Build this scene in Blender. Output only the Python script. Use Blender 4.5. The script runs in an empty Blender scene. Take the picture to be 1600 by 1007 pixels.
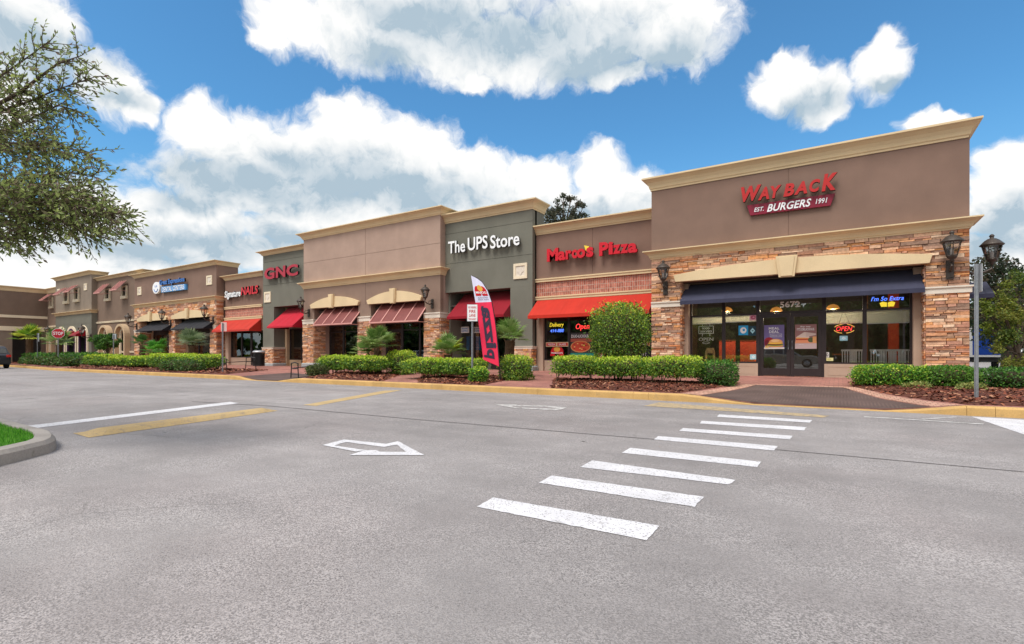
import bpy, math, random
from mathutils import Vector, noise as mnoise
random.seed(7)
R = math.radians
sc = bpy.context.scene
COL = sc.collection

# ------------------------------------------------------------------ camera
F, CX, HY, H = 808.0, 800.0, 555.0, 1.05          # focal length / centre / horizon in photo pixels, eye height
YAW = math.atan(510.0 / F)
CA, SA = math.cos(YAW), math.sin(YAW)
cam_d = bpy.data.cameras.new('camera')
cam = bpy.data.objects.new('camera', cam_d)
COL.objects.link(cam)
cam.location = (0, 0, H)
cam.rotation_euler = (R(90), 0, YAW)
cam_d.sensor_width = 36.0
cam_d.lens = 36.0 * F / 1600.0
cam_d.shift_y = (HY - 503.5) / 1600.0
cam_d.clip_start = 0.05
cam_d.clip_end = 6000
sc.camera = cam

# ------------------------------------------------------------------ exposure, sun, sky
sc.view_settings.view_transform = 'Standard'
sc.view_settings.look = 'None'
sc.view_settings.gamma = 1
sc.view_settings.use_curve_mapping = False
EXPO = 0.85
sc.view_settings.exposure = EXPO
SUN_EL, SUN_AZ = R(60), R(186)                    # azimuth measured clockwise from +Y: behind and left of the camera
sun_d = bpy.data.lights.new('sun', 'SUN')
sun_d.energy = 1.7
sun_d.angle = R(26)
sun_d.color = (1.0, 0.965, 0.92)
sun = bpy.data.objects.new('sun', sun_d)
COL.objects.link(sun)
sdir = Vector((math.sin(SUN_AZ) * math.cos(SUN_EL), math.cos(SUN_AZ) * math.cos(SUN_EL), math.sin(SUN_EL)))
sun.rotation_euler = sdir.to_track_quat('Z', 'Y').to_euler()
sun.location = sdir * 60

def lin(c):
    c = c / 255.0
    return c / 12.92 if c <= 0.04045 else ((c + 0.055) / 1.055) ** 2.4
def S(r, g, b, k=1.0):
    return (lin(r) * k, lin(g) * k, lin(b) * k, 1.0)

world = bpy.data.worlds.new('World')
sc.world = world
world.use_nodes = True
WN, WL = world.node_tree.nodes, world.node_tree.links
WN.clear()
WSTR = 0.1
def azel(px, py):
    u, v = (px - CX) / F, (HY - py) / F
    x, y, z = u * CA - SA, u * SA + CA, v
    return math.atan2(x, y), math.asin(z / math.sqrt(x * x + y * y + z * z))
def blob(px, py, rx, ry):
    a, e = azel(px, py)
    ra = abs(azel(px + rx, py)[0] - azel(px - rx, py)[0]) / 2
    re = abs(azel(px, py - ry)[1] - azel(px, py + ry)[1]) / 2
    return a, e, ra, re
CLOUDS = [blob(*b) for b in [
    (30, 30, 115, 95), (95, 45, 50, 52), (-40, 90, 130, 120), (178, 132, 62, 52), (215, 165, 40, 30), (150, 110, 40, 32),
    (318, 212, 68, 56), (392, 232, 75, 62), (545, 196, 70, 52), (520, 255, 150, 70), (640, 240, 95, 62), (735, 262, 75, 45),
    (820, 285, 85, 45), (935, 275, 48, 46), (985, 305, 60, 50), (900, 330, 140, 45), (420, 300, 190, 48), (670, 310, 150, 55),
    (250, 345, 100, 48), (330, 345, 95, 48), (150, 330, 60, 45), (110, 400, 240, 60), (480, 355, 120, 34), (60, 450, 230, 40), (350, 390, 160, 40), (600, 350, 160, 60), (900, 350, 160, 60),
    (460, 30, 62, 42), (425, 55, 36, 28), (560, 45, 105, 68), (680, 60, 130, 66), (800, 75, 110, 58), (910, 65, 120, 70),
    (1050, 40, 92, 78), (960, 115, 62, 26), (740, 118, 40, 20), (620, -20, 260, 60), (1000, -30, 170, 70),
    (1222, 128, 56, 40), (1282, 148, 52, 42), (1222, 100, 22, 26), (1270, 118, 22, 22), (1372, 112, 46, 40), (1378, 82, 28, 28), (1445, 182, 44, 22), (1490, 178, 34, 18),
    (1575, 245, 60, 42), (1560, 300, 70, 60), (1610, 340, 90, 90), (1530, 340, 60, 40), (1560, 420, 140, 60), (1580, 520, 160, 60),
    ]]
SHADES = [blob(*b) for b in [
    (30, 70, 110, 55), (390, 292, 150, 34), (560, 285, 110, 42), (650, 300, 110, 34), (300, 312, 60, 20), (470, 262, 60, 34),
    (320, 378, 100, 24), (470, 378, 90, 22), (800, 60, 150, 48), (690, 30, 110, 40), (930, 95, 90, 34), (600, 75, 60, 30),
    (1260, 172, 60, 26), (1580, 345, 80, 34), (1545, 385, 90, 30), (200, 400, 120, 22), (880, 335, 120, 22), (1390, 125, 40, 16), (190, 158, 50, 16), (1050, 85, 60, 26)]]
grp_cache = {}
def blob_field(name, blobs, soft):
    g = bpy.data.node_groups.new(name, 'ShaderNodeTree')
    g.interface.new_socket('P', in_out='INPUT', socket_type='NodeSocketVector')
    g.interface.new_socket('D', in_out='OUTPUT', socket_type='NodeSocketFloat')
    n, l = g.nodes, g.links
    gi, go = n.new('NodeGroupInput'), n.new('NodeGroupOutput')
    last = None
    for a, e, ra, re in blobs:
        m = n.new('ShaderNodeVectorMath'); m.operation = 'MULTIPLY_ADD'
        m.inputs[1].default_value = (1 / ra, 1 / re, 0)
        m.inputs[2].default_value = (-a / ra, -e / re, 0)
        l.new(gi.outputs[0], m.inputs[0])
        q = n.new('ShaderNodeVectorMath'); q.operation = 'LENGTH'
        l.new(m.outputs[0], q.inputs[0])
        if last is None:
            last = q.outputs['Value']
        else:
            mm = n.new('ShaderNodeMath'); mm.operation = 'SMOOTH_MIN'
            mm.inputs[2].default_value = soft
            l.new(last, mm.inputs[0]); l.new(q.outputs['Value'], mm.inputs[1])
            last = mm.outputs[0]
    inv = n.new('ShaderNodeMath'); inv.operation = 'SUBTRACT'; inv.inputs[0].default_value = 1.0
    l.new(last, inv.inputs[1]); l.new(inv.outputs[0], go.inputs[0])
    return g
def wn(t, **kw):
    x = WN.new(t)
    for k, v in kw.items():
        setattr(x, k, v)
    return x
def wm(op, a, b=None, c=None, clamp=False):
    x = WN.new('ShaderNodeMath'); x.operation = op; x.use_clamp = clamp
    for i, v in enumerate((a, b, c)):
        if v is None: continue
        if isinstance(v, (int, float)): x.inputs[i].default_value = v
        else: WL.new(v, x.inputs[i])
    return x.outputs[0]
tc = wn('ShaderNodeTexCoord')
sep = wn('ShaderNodeSeparateXYZ'); WL.new(tc.outputs['Generated'], sep.inputs[0])
az = wm('ARCTAN2', sep.outputs[0], sep.outputs[1]); el = wm('ARCSINE', sep.outputs[2])
P = wn('ShaderNodeCombineXYZ'); WL.new(az, P.inputs[0]); WL.new(el, P.inputs[1])
def wnoise(vec, scale, detail, rough=0.55, color=False):
    x = WN.new('ShaderNodeTexNoise'); x.inputs['Scale'].default_value = scale
    x.inputs['Detail'].default_value = detail; x.inputs['Roughness'].default_value = rough
    WL.new(vec, x.inputs['Vector'])
    return x.outputs['Color'] if color else x.outputs['Fac']
def wv(op, a, b):
    x = WN.new('ShaderNodeVectorMath'); x.operation = op
    for i, v in enumerate((a, b)):
        if isinstance(v, tuple): x.inputs[i].default_value = v
        elif op == 'SCALE' and i == 1:
            x.inputs['Scale'].default_value = v
        else: WL.new(v, x.inputs[i])
    return x.outputs[0]
def warp(vec, scale, amp, detail=4):
    c = wnoise(vec, scale, detail, 0.6, True)
    c = wv('SUBTRACT', c, (0.5, 0.5, 0.5))
    return wv('ADD', vec, wv('MULTIPLY', c, (amp, amp, 0)))
Pw = warp(P.outputs[0], 8.0, 0.085, 3)
Pw = warp(Pw, 30.0, 0.024, 4)
GC = blob_field('cloud_blobs', CLOUDS, 0.06)
GS = blob_field('cloud_shade', SHADES, 0.3)
def fieldat(g, vec):
    x = WN.new('ShaderNodeGroup'); x.node_tree = g
    WL.new(vec, x.inputs[0]); return x.outputs[0]
D = fieldat(GC, Pw)
fb = wnoise(Pw, 24.0, 8, 0.66)
Dn = wm('ADD', D, wm('MULTIPLY', wm('SUBTRACT', fb, 0.5), 0.95))
def smooth(v, a, b):
    x = WN.new('ShaderNodeMapRange'); x.interpolation_type = 'SMOOTHSTEP'
    x.inputs['From Min'].default_value = a; x.inputs['From Max'].default_value = b
    WL.new(v, x.inputs['Value']); return x.outputs['Result']
alpha_f = smooth(Dn, -0.22, 0.32)
# unseen broken cloud added behind and above the camera as white fill light
dt = WN.new('ShaderNodeVectorMath'); dt.operation = 'DOT_PRODUCT'
WL.new(tc.outputs['Generated'], dt.inputs[0]); dt.inputs[1].default_value = (-SA, CA, 0)
away = smooth(dt.outputs['Value'], 0.52, 0.30)
bn = wnoise(tc.outputs['Generated'], 2.6, 8, 0.58)
alpha_b = wm('MULTIPLY', smooth(bn, 0.36, 0.52), away)
alpha = wm('MAXIMUM', alpha_f, alpha_b)
Sh = fieldat(GS, warp(P.outputs[0], 11.0, 0.09, 4))
fine = wnoise(P.outputs[0], 46.0, 6, 0.6)
sh = wm('ADD', Sh, wm('MULTIPLY', wm('SUBTRACT', fb, 0.5), 0.70))
shade = smooth(sh, -1.3, 1.05)
up = fieldat(GC, wv('ADD', Pw, (0.0, 0.05, 0.0)))
self_sh = smooth(wm('SUBTRACT', up, D), -0.25, 0.7)
fb2 = wnoise(wv('ADD', Pw, (0.008, 0.022, 0)), 24.0, 8, 0.66)
billow = smooth(wm('SUBTRACT', fb2, fb), -0.12, 0.30)
tot = wm('ADD', wm('MULTIPLY', shade, 0.95), wm('ADD', wm('MULTIPLY', self_sh, 0.22), wm('MULTIPLY', billow, 0.34)), clamp=True)
tot = wm('MULTIPLY', wm('POWER', tot, 1.6), 0.88)
def wmix(f, a, b):
    x = WN.new('ShaderNodeMix'); x.data_type = 'RGBA'
    if isinstance(f, float): x.inputs[0].default_value = f
    else: WL.new(f, x.inputs[0])
    for i, v in ((6, a), (7, b)):
        if isinstance(v, tuple): x.inputs[i].default_value = v
        else: WL.new(v, x.inputs[i])
    return x.outputs[2]
K = 1.0 / (WSTR * 2 ** EXPO)                      # a radiance of K shows as pure white
def SK(r, g, b, k=1.0):
    c = S(r, g, b, k * K); return (c[0], c[1], c[2], 1)
cloud_col = wmix(tot, wmix(away, SK(255, 253, 250, 1.12), SK(255, 252, 248, 1.15)), SK(160, 186, 204))
sky = wn('ShaderNodeTexSky'); sky.sky_type = 'NISHITA'; sky.sun_disc = False
sky.sun_elevation = SUN_EL; sky.sun_rotation = SUN_AZ
sky.air_density = 1.0; sky.dust_density = 0.6; sky.ozone_density = 2.2
tint = wn('ShaderNodeVectorMath', operation='MULTIPLY')
WL.new(sky.outputs[0], tint.inputs[0]); tint.inputs[1].default_value = (0.47, 0.89, 1.04)
hz = smooth(el, 0.42, 0.0)
hz = smooth(el, 0.40, -0.02)
blue = wmix(wm('MULTIPLY', hz, 0.75), tint.outputs[0], SK(142, 190, 220))
final = wmix(alpha, blue, cloud_col)
bg = wn('ShaderNodeBackground'); bg.inputs[1].default_value = WSTR
WL.new(final, bg.inputs[0])
wo = wn('ShaderNodeOutputWorld'); WL.new(bg.outputs[0], wo.inputs[0])
world.cycles.sampling_method = 'MANUAL'
world.cycles.sample_map_resolution = 512
sc.cycles.max_bounces = 8
sc.cycles.transparent_max_bounces = 16

# ------------------------------------------------------------------ photo pixel -> place
def ray(px):
    u = (px - CX) / F
    return u * CA - SA, u * SA + CA
def fx(px, Y):
    r = ray(px); return Y * r[0] / r[1]
def fz(px, py, Y):
    return H + (HY - py) * (Y / ray(px)[1]) / F
def gp(px, py, z=0.0):
    d = (H - z) * F / (py - HY); r = ray(px)
    return (r[0] * d, r[1] * d)
def at(px, py, d):
    r = ray(px); return Vector((r[0] * d, r[1] * d, H + (HY - py) * d / F))

# ------------------------------------------------------------------ mesh helpers
ORG = {}
class MB:
    def __init__(s):
        s.v, s.f, s.c, s.m = [], [], [], []
    def face(s, pts, col=None, mi=0):
        i = len(s.v)
        s.v.extend([tuple(p) for p in pts])
        s.f.append(tuple(range(i, i + len(pts)))); s.c.append(col); s.m.append(mi)
    def box(s, x0, x1, y0, y1, z0, z1, col=None, mi=0):
        if x0 > x1: x0, x1 = x1, x0
        if y0 > y1: y0, y1 = y1, y0
        if z0 > z1: z0, z1 = z1, z0
        s.hexa([(x0, y0, z0), (x1, y0, z0), (x1, y1, z0), (x0, y1, z0), (x0, y0, z1), (x1, y0, z1), (x1, y1, z1), (x0, y1, z1)], col, mi)
    def hexa(s, p, col=None, mi=0):
        i = len(s.v)
        s.v.extend([tuple(q) for q in p])
        for f in ((3, 2, 1, 0), (4, 5, 6, 7), (0, 1, 5, 4), (1, 2, 6, 5), (2, 3, 7, 6), (3, 0, 4, 7)):
            s.f.append(tuple(i + k for k in f)); s.c.append(col); s.m.append(mi)
    def obox(s, c, u, v, w, col=None, mi=0):
        c, u, v, w = Vector(c), Vector(u), Vector(v), Vector(w)
        s.hexa([c - u - v - w, c + u - v - w, c + u + v - w, c - u + v - w, c - u - v + w, c + u - v + w, c + u + v + w, c - u + v + w], col, mi)
    def prism(s, poly, axis, a, b, mi=0):
        def P3(p, t):
            return {'x': (t, p[0], p[1]), 'y': (p[0], t, p[1]), 'z': (p[0], p[1], t)}[axis]
        n = len(poly); i = len(s.v)
        s.v.extend([P3(p, a) for p in poly]); s.v.extend([P3(p, b) for p in poly])
        s.f.append(tuple(range(i, i + n))); s.f.append(tuple(range(i + 2 * n - 1, i + n - 1, -1)))
        s.c += [None, None]; s.m += [mi, mi]
        for k in range(n):
            k2 = (k + 1) % n
            s.f.append((i + k2, i + k, i + n + k, i + n + k2)); s.c.append(None); s.m.append(mi)
    def tube(s, pts, rads, n=8, col=None, mi=0, cap=True):
        pts = [Vector(p) for p in pts]
        if isinstance(rads, (int, float)): rads = [rads] * len(pts)
        rings = []
        for k, p in enumerate(pts):
            d = (pts[min(k + 1, len(pts) - 1)] - pts[max(k - 1, 0)])
            if d.length < 1e-9: d = Vector((0, 0, 1))
            d.normalize()
            a = d.orthogonal().normalized() if abs(d.z) > 0.99 else d.cross(Vector((0, 0, 1))).normalized()
            b = d.cross(a)
            i = len(s.v)
            for j in range(n):
                t = 2 * math.pi * j / n
                s.v.append(tuple(p + (a * math.cos(t) + b * math.sin(t)) * rads[k]))
            rings.append(i)
        for k in range(len(rings) - 1):
            for j in range(n):
                j2 = (j + 1) % n
                s.f.append((rings[k] + j, rings[k] + j2, rings[k + 1] + j2, rings[k + 1] + j)); s.c.append(col); s.m.append(mi)
        if cap:
            s.f.append(tuple(rings[0] + j for j in range(n - 1, -1, -1))); s.c.append(col); s.m.append(mi)
            s.f.append(tuple(rings[-1] + j for j in range(n))); s.c.append(col); s.m.append(mi)
    def lathe(s, prof, cx, cy, n=12, rot=0.0, mi=0, col=None):
        rings = []
        for r, z in prof:
            i = len(s.v)
            for j in range(n):
                t = 2 * math.pi * (j + rot) / n
                s.v.append((cx + r * math.cos(t), cy + r * math.sin(t), z))
            rings.append(i)
        for k in range(len(rings) - 1):
            for j in range(n):
                j2 = (j + 1) % n
                s.f.append((rings[k] + j, rings[k] + j2, rings[k + 1] + j2, rings[k + 1] + j)); s.c.append(col); s.m.append(mi)
        s.f.append(tuple(rings[0] + j for j in range(n - 1, -1, -1))); s.c.append(col); s.m.append(mi)
        s.f.append(tuple(rings[-1] + j for j in range(n))); s.c.append(col); s.m.append(mi)
    def sweep(s, path, prof, mi=0):
        """path: xy points, outside on the right hand; prof: closed list of (out, z)."""
        n = len(path); rings = []
        for k in range(n):
            def nr(a, b):
                dx, dy = b[0] - a[0], b[1] - a[1]; L = math.hypot(dx, dy)
                return (dy / L, -dx / L)
            if k == 0: ox, oy = nr(path[0], path[1])
            elif k == n - 1: ox, oy = nr(path[-2], path[-1])
            else:
                a, b = nr(path[k - 1], path[k]), nr(path[k], path[k + 1])
                den = 1 + a[0] * b[0] + a[1] * b[1]
                ox, oy = (a[0] + b[0]) / den, (a[1] + b[1]) / den
            rings.append(len(s.v))
            for o, z in prof:
                s.v.append((path[k][0] + ox * o, path[k][1] + oy * o, z))
        m = len(prof)
        for k in range(n - 1):
            for j in range(m):
                j2 = (j + 1) % m
                s.f.append((rings[k] + j, rings[k + 1] + j, rings[k + 1] + j2, rings[k] + j2)); s.c.append(None); s.m.append(mi)
        s.f.append(tuple(rings[0] + j for j in range(m))); s.c.append(None); s.m.append(mi)
        s.f.append(tuple(rings[-1] + j for j in range(m - 1, -1, -1))); s.c.append(None); s.m.append(mi)
    def build(s, name, mat, parent=None, smooth=False, origin=None):
        mats = mat if isinstance(mat, (list, tuple)) else [mat]
        if parent is not None: org = ORG[parent.name]
        elif origin is not None: org = Vector(origin)
        else: org = Vector((0, 0, 0))
        me = bpy.data.meshes.new(name)
        me.from_pydata([(x - org[0], y - org[1], z - org[2]) for x, y, z in s.v], [], s.f)
        for m in mats: me.materials.append(m)
        if len(mats) > 1: me.polygons.foreach_set('material_index', s.m)
        if any(c is not None for c in s.c):
            at_ = me.color_attributes.new('Col', 'FLOAT_COLOR', 'CORNER')
            buf = []
            for f, c in zip(s.f, s.c):
                c = c or (1, 1, 1, 1)
                for _ in f: buf.extend((c[0], c[1], c[2], 1.0))
            at_.data.foreach_set('color', buf)
        if smooth: me.polygons.foreach_set('use_smooth', [True] * len(me.polygons))
        me.update()
        o = bpy.data.objects.new(name, me)
        COL.objects.link(o)
        if parent is not None: o.parent = parent
        else: o.location = org
        ORG[o.name] = org
        return o
def tag(o, label=None, cat=None, group=None, kind=None):
    if label: o['label'] = label
    if cat: o['category'] = cat
    if group: o['group'] = group
    if kind: o['kind'] = kind
    return o
def thing(name, loc, label, cat, group=None):
    o = bpy.data.objects.new(name, None)
    o.empty_display_size = 0.2
    COL.objects.link(o); o.location = loc
    ORG[o.name] = Vector(loc)
    return tag(o, label, cat, group)
def struct(mb, name, mat, smooth=False, origin=None):
    return tag(mb.build(name, mat, None, smooth, origin), kind='structure')
def dup(src, loc, rz=0.0, label=None, group=None, scale=None):
    r = src.copy(); COL.objects.link(r); r.location = loc; r.rotation_euler = (0, 0, rz)
    ORG[r.name] = Vector(loc)
    if scale: r.scale = (scale, scale, scale)
    if label: r['label'] = label
    if group: r['group'] = group
    for ch in list(src.children):
        c = ch.copy(); COL.objects.link(c); c.parent = r
        for g in list(ch.children):
            d = g.copy(); COL.objects.link(d); d.parent = c
    return r
def text_geo(body, bold=0.0, shear=0.0, spacing=1.0, depth=0.5):
    cu = bpy.data.curves.new('lettering_tmp', 'FONT')
    cu.body = body; cu.size = 1.0; cu.offset = bold; cu.shear = shear; cu.space_character = spacing
    cu.extrude = depth; cu.resolution_u = 3
    o = bpy.data.objects.new('lettering_tmp', cu); COL.objects.link(o)
    dg = bpy.context.evaluated_depsgraph_get(); dg.update()
    me = o.evaluated_get(dg).to_mesh()
    vs = [v.co.copy() for v in me.vertices]; fs = [tuple(p.vertices) for p in me.polygons]; ns = [p.normal.z for p in me.polygons]
    o.evaluated_get(dg).to_mesh_clear()
    bpy.data.objects.remove(o); bpy.data.curves.remove(cu)
    return vs, fs, ns
def text(mb, body, c, U, V, N, w, h, depth, bold=0.0, shear=0.0, spacing=1.0, face=0, side=0):
    """letters filling a w x h box centred on c, in the plane U, V, raised by depth along N"""
    vs, fs, ns = text_geo(body, bold, shear, spacing)
    x0, x1 = min(v.x for v in vs), max(v.x for v in vs); y0, y1 = min(v.y for v in vs), max(v.y for v in vs)
    c, U, V, N = Vector(c), Vector(U).normalized(), Vector(V).normalized(), Vector(N).normalized()
    i = len(mb.v)
    for v in vs:
        mb.v.append(tuple(c + U * (((v.x - x0) / (x1 - x0) - 0.5) * w) + V * (((v.y - y0) / (y1 - y0) - 0.5) * h) + N * ((v.z + 0.5) * depth)))
    for f, n in zip(fs, ns):
        mb.f.append(tuple(i + k for k in f)); mb.c.append(None); mb.m.append(face if n > 0.5 else side)
EX, EY, EZ = Vector((1, 0, 0)), Vector((0, 1, 0)), Vector((0, 0, 1))

# ------------------------------------------------------------------ materials
class NT:
    def __init__(s, name):
        s.m = bpy.data.materials.new(name); s.m.use_nodes = True
        s.n, s.l = s.m.node_tree.nodes, s.m.node_tree.links
        s.n.clear(); s.out = s.n.new('ShaderNodeOutputMaterial')
        s.pos = s.n.new('ShaderNodeNewGeometry').outputs['Position']
    def put(s, sock, v):
        if v is None: return
        if isinstance(v, (int, float)): sock.default_value = v
        elif isinstance(v, tuple): sock.default_value = v
        else: s.l.new(v, sock)
    def math(s, op, a, b=None, clamp=False):
        x = s.n.new('ShaderNodeMath'); x.operation = op; x.use_clamp = clamp
        s.put(x.inputs[0], a); s.put(x.inputs[1], b); return x.outputs[0]
    def vmul(s, v, t):
        x = s.n.new('ShaderNodeVectorMath'); x.operation = 'MULTIPLY'; s.put(x.inputs[0], v); s.put(x.inputs[1], t); return x.outputs[0]
    def noise(s, scale, detail=4, rough=0.55, vec=None, color=False):
        x = s.n.new('ShaderNodeTexNoise'); s.put(x.inputs['Vector'], s.pos if vec is None else vec)
        x.inputs['Scale'].default_value = scale; x.inputs['Detail'].default_value = detail; x.inputs['Roughness'].default_value = rough
        return x.outputs['Color'] if color else x.outputs['Fac']
    def voro(s, scale, feature='F1', vec=None, out='Distance'):
        x = s.n.new('ShaderNodeTexVoronoi'); x.feature = feature; s.put(x.inputs['Vector'], s.pos if vec is None else vec)
        x.inputs['Scale'].default_value = scale; return x.outputs[out]
    def ramp(s, v, a, b, lo=0.0, hi=1.0):
        x = s.n.new('ShaderNodeMapRange'); x.interpolation_type = 'SMOOTHSTEP'
        x.inputs['From Min'].default_value = a; x.inputs['From Max'].default_value = b
        x.inputs['To Min'].default_value = lo; x.inputs['To Max'].default_value = hi
        s.put(x.inputs['Value'], v); return x.outputs['Result']
    def mix(s, f, a, b, mode='MIX'):
        x = s.n.new('ShaderNodeMix'); x.data_type = 'RGBA'; x.blend_type = mode
        s.put(x.inputs[0], f); s.put(x.inputs[6], a); s.put(x.inputs[7], b); return x.outputs[2]
    def vary(s, col, v, lo, hi):
        """multiply a colour by lo..hi following v"""
        k = s.ramp(v, 0.25, 0.75, lo, hi)
        c = s.n.new('ShaderNodeCombineColor')
        for i in range(3): s.l.new(k, c.inputs[i])
        return s.mix(1.0, col, c.outputs[0], 'MULTIPLY')
    def attr(s, name='Col'):
        x = s.n.new('ShaderNodeAttribute'); x.attribute_name = name; return x.outputs['Color']
    def bump(s, h, strength=0.3, dist=0.01):
        x = s.n.new('ShaderNodeBump'); x.inputs['Strength'].default_value = strength; x.inputs['Distance'].default_value = dist
        s.put(x.inputs['Height'], h); return x.outputs[0]
    def bsdf(s, col, rough=0.7, metal=0.0, normal=None, spec=0.5, coat=0.0, emit=None, estr=0.0):
        b = s.n.new('ShaderNodeBsdfPrincipled')
        s.put(b.inputs['Base Color'], col); s.put(b.inputs['Roughness'], rough); s.put(b.inputs['Metallic'], metal)
        b.inputs['Specular IOR Level'].default_value = spec; b.inputs['Coat Weight'].default_value = coat
        if normal is not None: s.l.new(normal, b.inputs['Normal'])
        if emit: b.inputs['Emission Color'].default_value = emit; b.inputs['Emission Strength'].default_value = estr
        s.l.new(b.outputs[0], s.out.inputs[0]); return b
def stucco(name, col, stain=0.08):
    t = NT(name)
    c = t.vary(col, t.noise(0.9, 5), 1 - stain, 1 + stain)
    c = t.vary(c, t.noise(1.0, 4, 0.6, t.vmul(t.pos, (2.0, 2.0, 0.35))), 1 - stain * 0.3, 1 + stain * 0.3)
    c = t.vary(c, t.noise(55, 3), 0.95, 1.05)
    t.bsdf(c, 0.9, 0, t.bump(t.noise(110, 4, 0.65), 0.35, 0.004), 0.25)
    return t.m
def plain(name, col, rough=0.6, metal=0.0, var=0.06, scale=3.0, bump=0.0, bscale=80, spec=0.4, coat=0.0):
    t = NT(name)
    c = t.vary(col, t.noise(scale, 5), 1 - var, 1 + var)
    n = t.bump(t.noise(bscale, 3), bump, 0.004) if bump else None
    r = t.ramp(t.noise(scale * 3, 4), 0.3, 0.7, max(0.02, rough - 0.08), min(1.0, rough + 0.08))
    t.bsdf(c, r, metal, n, spec, coat)
    return t.m
def emitter(name, col, strength, base=(0.02, 0.02, 0.02, 1)):
    t = NT(name); t.bsdf(base, 0.5, emit=col, estr=strength); return t.m
M = {}
M['taupe'] = stucco('stucco_taupe', S(132, 107, 94))
M['brown'] = stucco('stucco_dark_brown', S(132, 105, 92))
M['beige'] = stucco('stucco_beige', S(170, 144, 129))
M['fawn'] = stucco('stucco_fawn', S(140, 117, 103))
M['sage'] = stucco('stucco_grey_green', S(116, 114, 103))
M['grey_taupe'] = stucco('stucco_grey_taupe', S(136, 122, 108))
M['far_brown'] = stucco('stucco_far_brown', S(124, 104, 90))
M['jamb'] = stucco('stucco_jamb', S(182, 158, 138))
M['cream'] = stucco('stucco_cream', S(222, 198, 158), 0.06)
M['cream_light'] = stucco('stucco_pale_cream', S(230, 214, 186), 0.05)
M['surround'] = stucco('stucco_surround', S(196, 170, 138), 0.05)
M['cap'] = stucco('cast_stone_cap', S(222, 210, 194), 0.07)
M['concrete'] = stucco('painted_concrete_base', S(156, 160, 160), 0.10)
M['roof'] = plain('roof_membrane', S(150, 148, 142), 0.9)
M['bronze'] = plain('dark_bronze_aluminium', S(58, 50, 50), 0.42, 0.3, 0.05)
M['iron'] = plain('lantern_iron', S(80, 72, 66), 0.5, 0.45, 0.15, 25, 0.3, 120)
M['black_metal'] = plain('black_powder_coat', S(38, 37, 38), 0.45, 0.2, 0.1, 10)
M['steel'] = plain('galvanised_steel', S(150, 154, 158), 0.45, 0.6, 0.12, 14)
M['white'] = plain('white_paint', S(236, 234, 230), 0.5)
M['red_face'] = plain('red_sign_face', S(184, 36, 34), 0.35, 0, 0.04)
M['bright_red'] = plain('scarlet_sign_face', S(206, 22, 38), 0.3, 0, 0.04)
M['crimson'] = plain('crimson_sign_face', S(170, 28, 50), 0.3, 0, 0.04)
M['maroon'] = plain('maroon_sign_panel', S(134, 20, 48), 0.35, 0, 0.05)
M['sign_black'] = plain('black_sign_return', S(24, 20, 22), 0.4)
M['red_return'] = plain('red_sign_return', S(130, 10, 22), 0.4)
M['sign_white'] = plain('white_sign_face', S(242, 242, 242), 0.35, 0, 0.02)
M['sign_blue'] = plain('blue_sign_face', S(40, 108, 186), 0.35, 0, 0.04)
M['pale_blue'] = plain('pale_blue_sign', S(86, 160, 222), 0.35, 0, 0.03)
M['yellow'] = plain('yellow_sign_face', S(246, 214, 70), 0.4, 0, 0.04)
M['gold'] = plain('golden_yellow', S(232, 176, 72), 0.5, 0, 0.08, 30)
M['plate'] = plain('sign_aluminium', S(190, 192, 194), 0.4, 0.5, 0.06)
M['sign_pink'] = plain('faded_sign_face', S(214, 178, 172), 0.5)
M['sign_red_ink'] = plain('red_sign_ink', S(190, 34, 42), 0.5)
M['stop_red'] = plain('stop_sign_red', S(192, 28, 44), 0.4, 0, 0.04)
M['paper'] = plain('printed_paper', S(226, 222, 214), 0.7)
M['tan_plastic'] = plain('tan_plastic', S(206, 176, 128), 0.5)
M['booth_red'] = plain('orange_red_laminate', S(206, 84, 58), 0.45)
def blind_mat():
    t = NT('roller_blind_fabric'); c = S(242, 242, 232)
    b = t.bsdf(t.vary(c, t.noise(2.5, 3), 0.96, 1.03), 0.85, 0, None, 0.2)
    tl = t.n.new('ShaderNodeBsdfTranslucent'); tl.inputs[0].default_value = c
    mx = t.n.new('ShaderNodeMixShader'); mx.inputs[0].default_value = 0.6
    t.l.new(b.outputs[0], mx.inputs[1]); t.l.new(tl.outputs[0], mx.inputs[2]); t.l.new(mx.outputs[0], t.out.inputs[0]); return t.m
M['blind'] = blind_mat()
M['wood'] = plain('wood_panel', S(120, 72, 44), 0.5, 0, 0.15, 12)
M['interior'] = plain('interior_paint', S(78, 70, 64), 0.8)
M['interior_floor'] = plain('interior_tile', S(70, 62, 56), 0.4)
M['rubber'] = plain('tyre_rubber', S(30, 30, 31), 0.85)
M['silver_rim'] = plain('alloy_wheel', S(170, 172, 176), 0.3, 0.8)
M['bark'] = plain('tree_bark', S(92, 78, 66), 0.95, 0, 0.25, 12, 0.8, 30)
M['palm_bark'] = plain('palm_trunk_fibre', S(88, 66, 48), 0.95, 0, 0.3, 18, 0.8, 40)
M['twig'] = plain('shrub_twigs_and_core', S(74, 64, 46), 0.95, 0, 0.2, 20)
M['purple'] = plain('purple_drape', S(66, 34, 72), 0.7)
M['blue_box'] = plain('blue_letter_box', S(44, 132, 198), 0.4)

def paint(name, col, rough=0.28):
    t = NT(name); t.bsdf(t.vary(col, t.noise(5, 3), 0.97, 1.03), rough, 0.35, None, 0.5, 0.8); return t.m
M['car_silver'] = paint('car_paint_silver', S(150, 146, 140))
M['car_white'] = paint('car_paint_white', S(222, 222, 220))
M['car_dark'] = paint('car_paint_dark_blue', S(30, 36, 48))
M['truck_blue'] = paint('truck_paint_blue', S(34, 72, 160))

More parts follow.
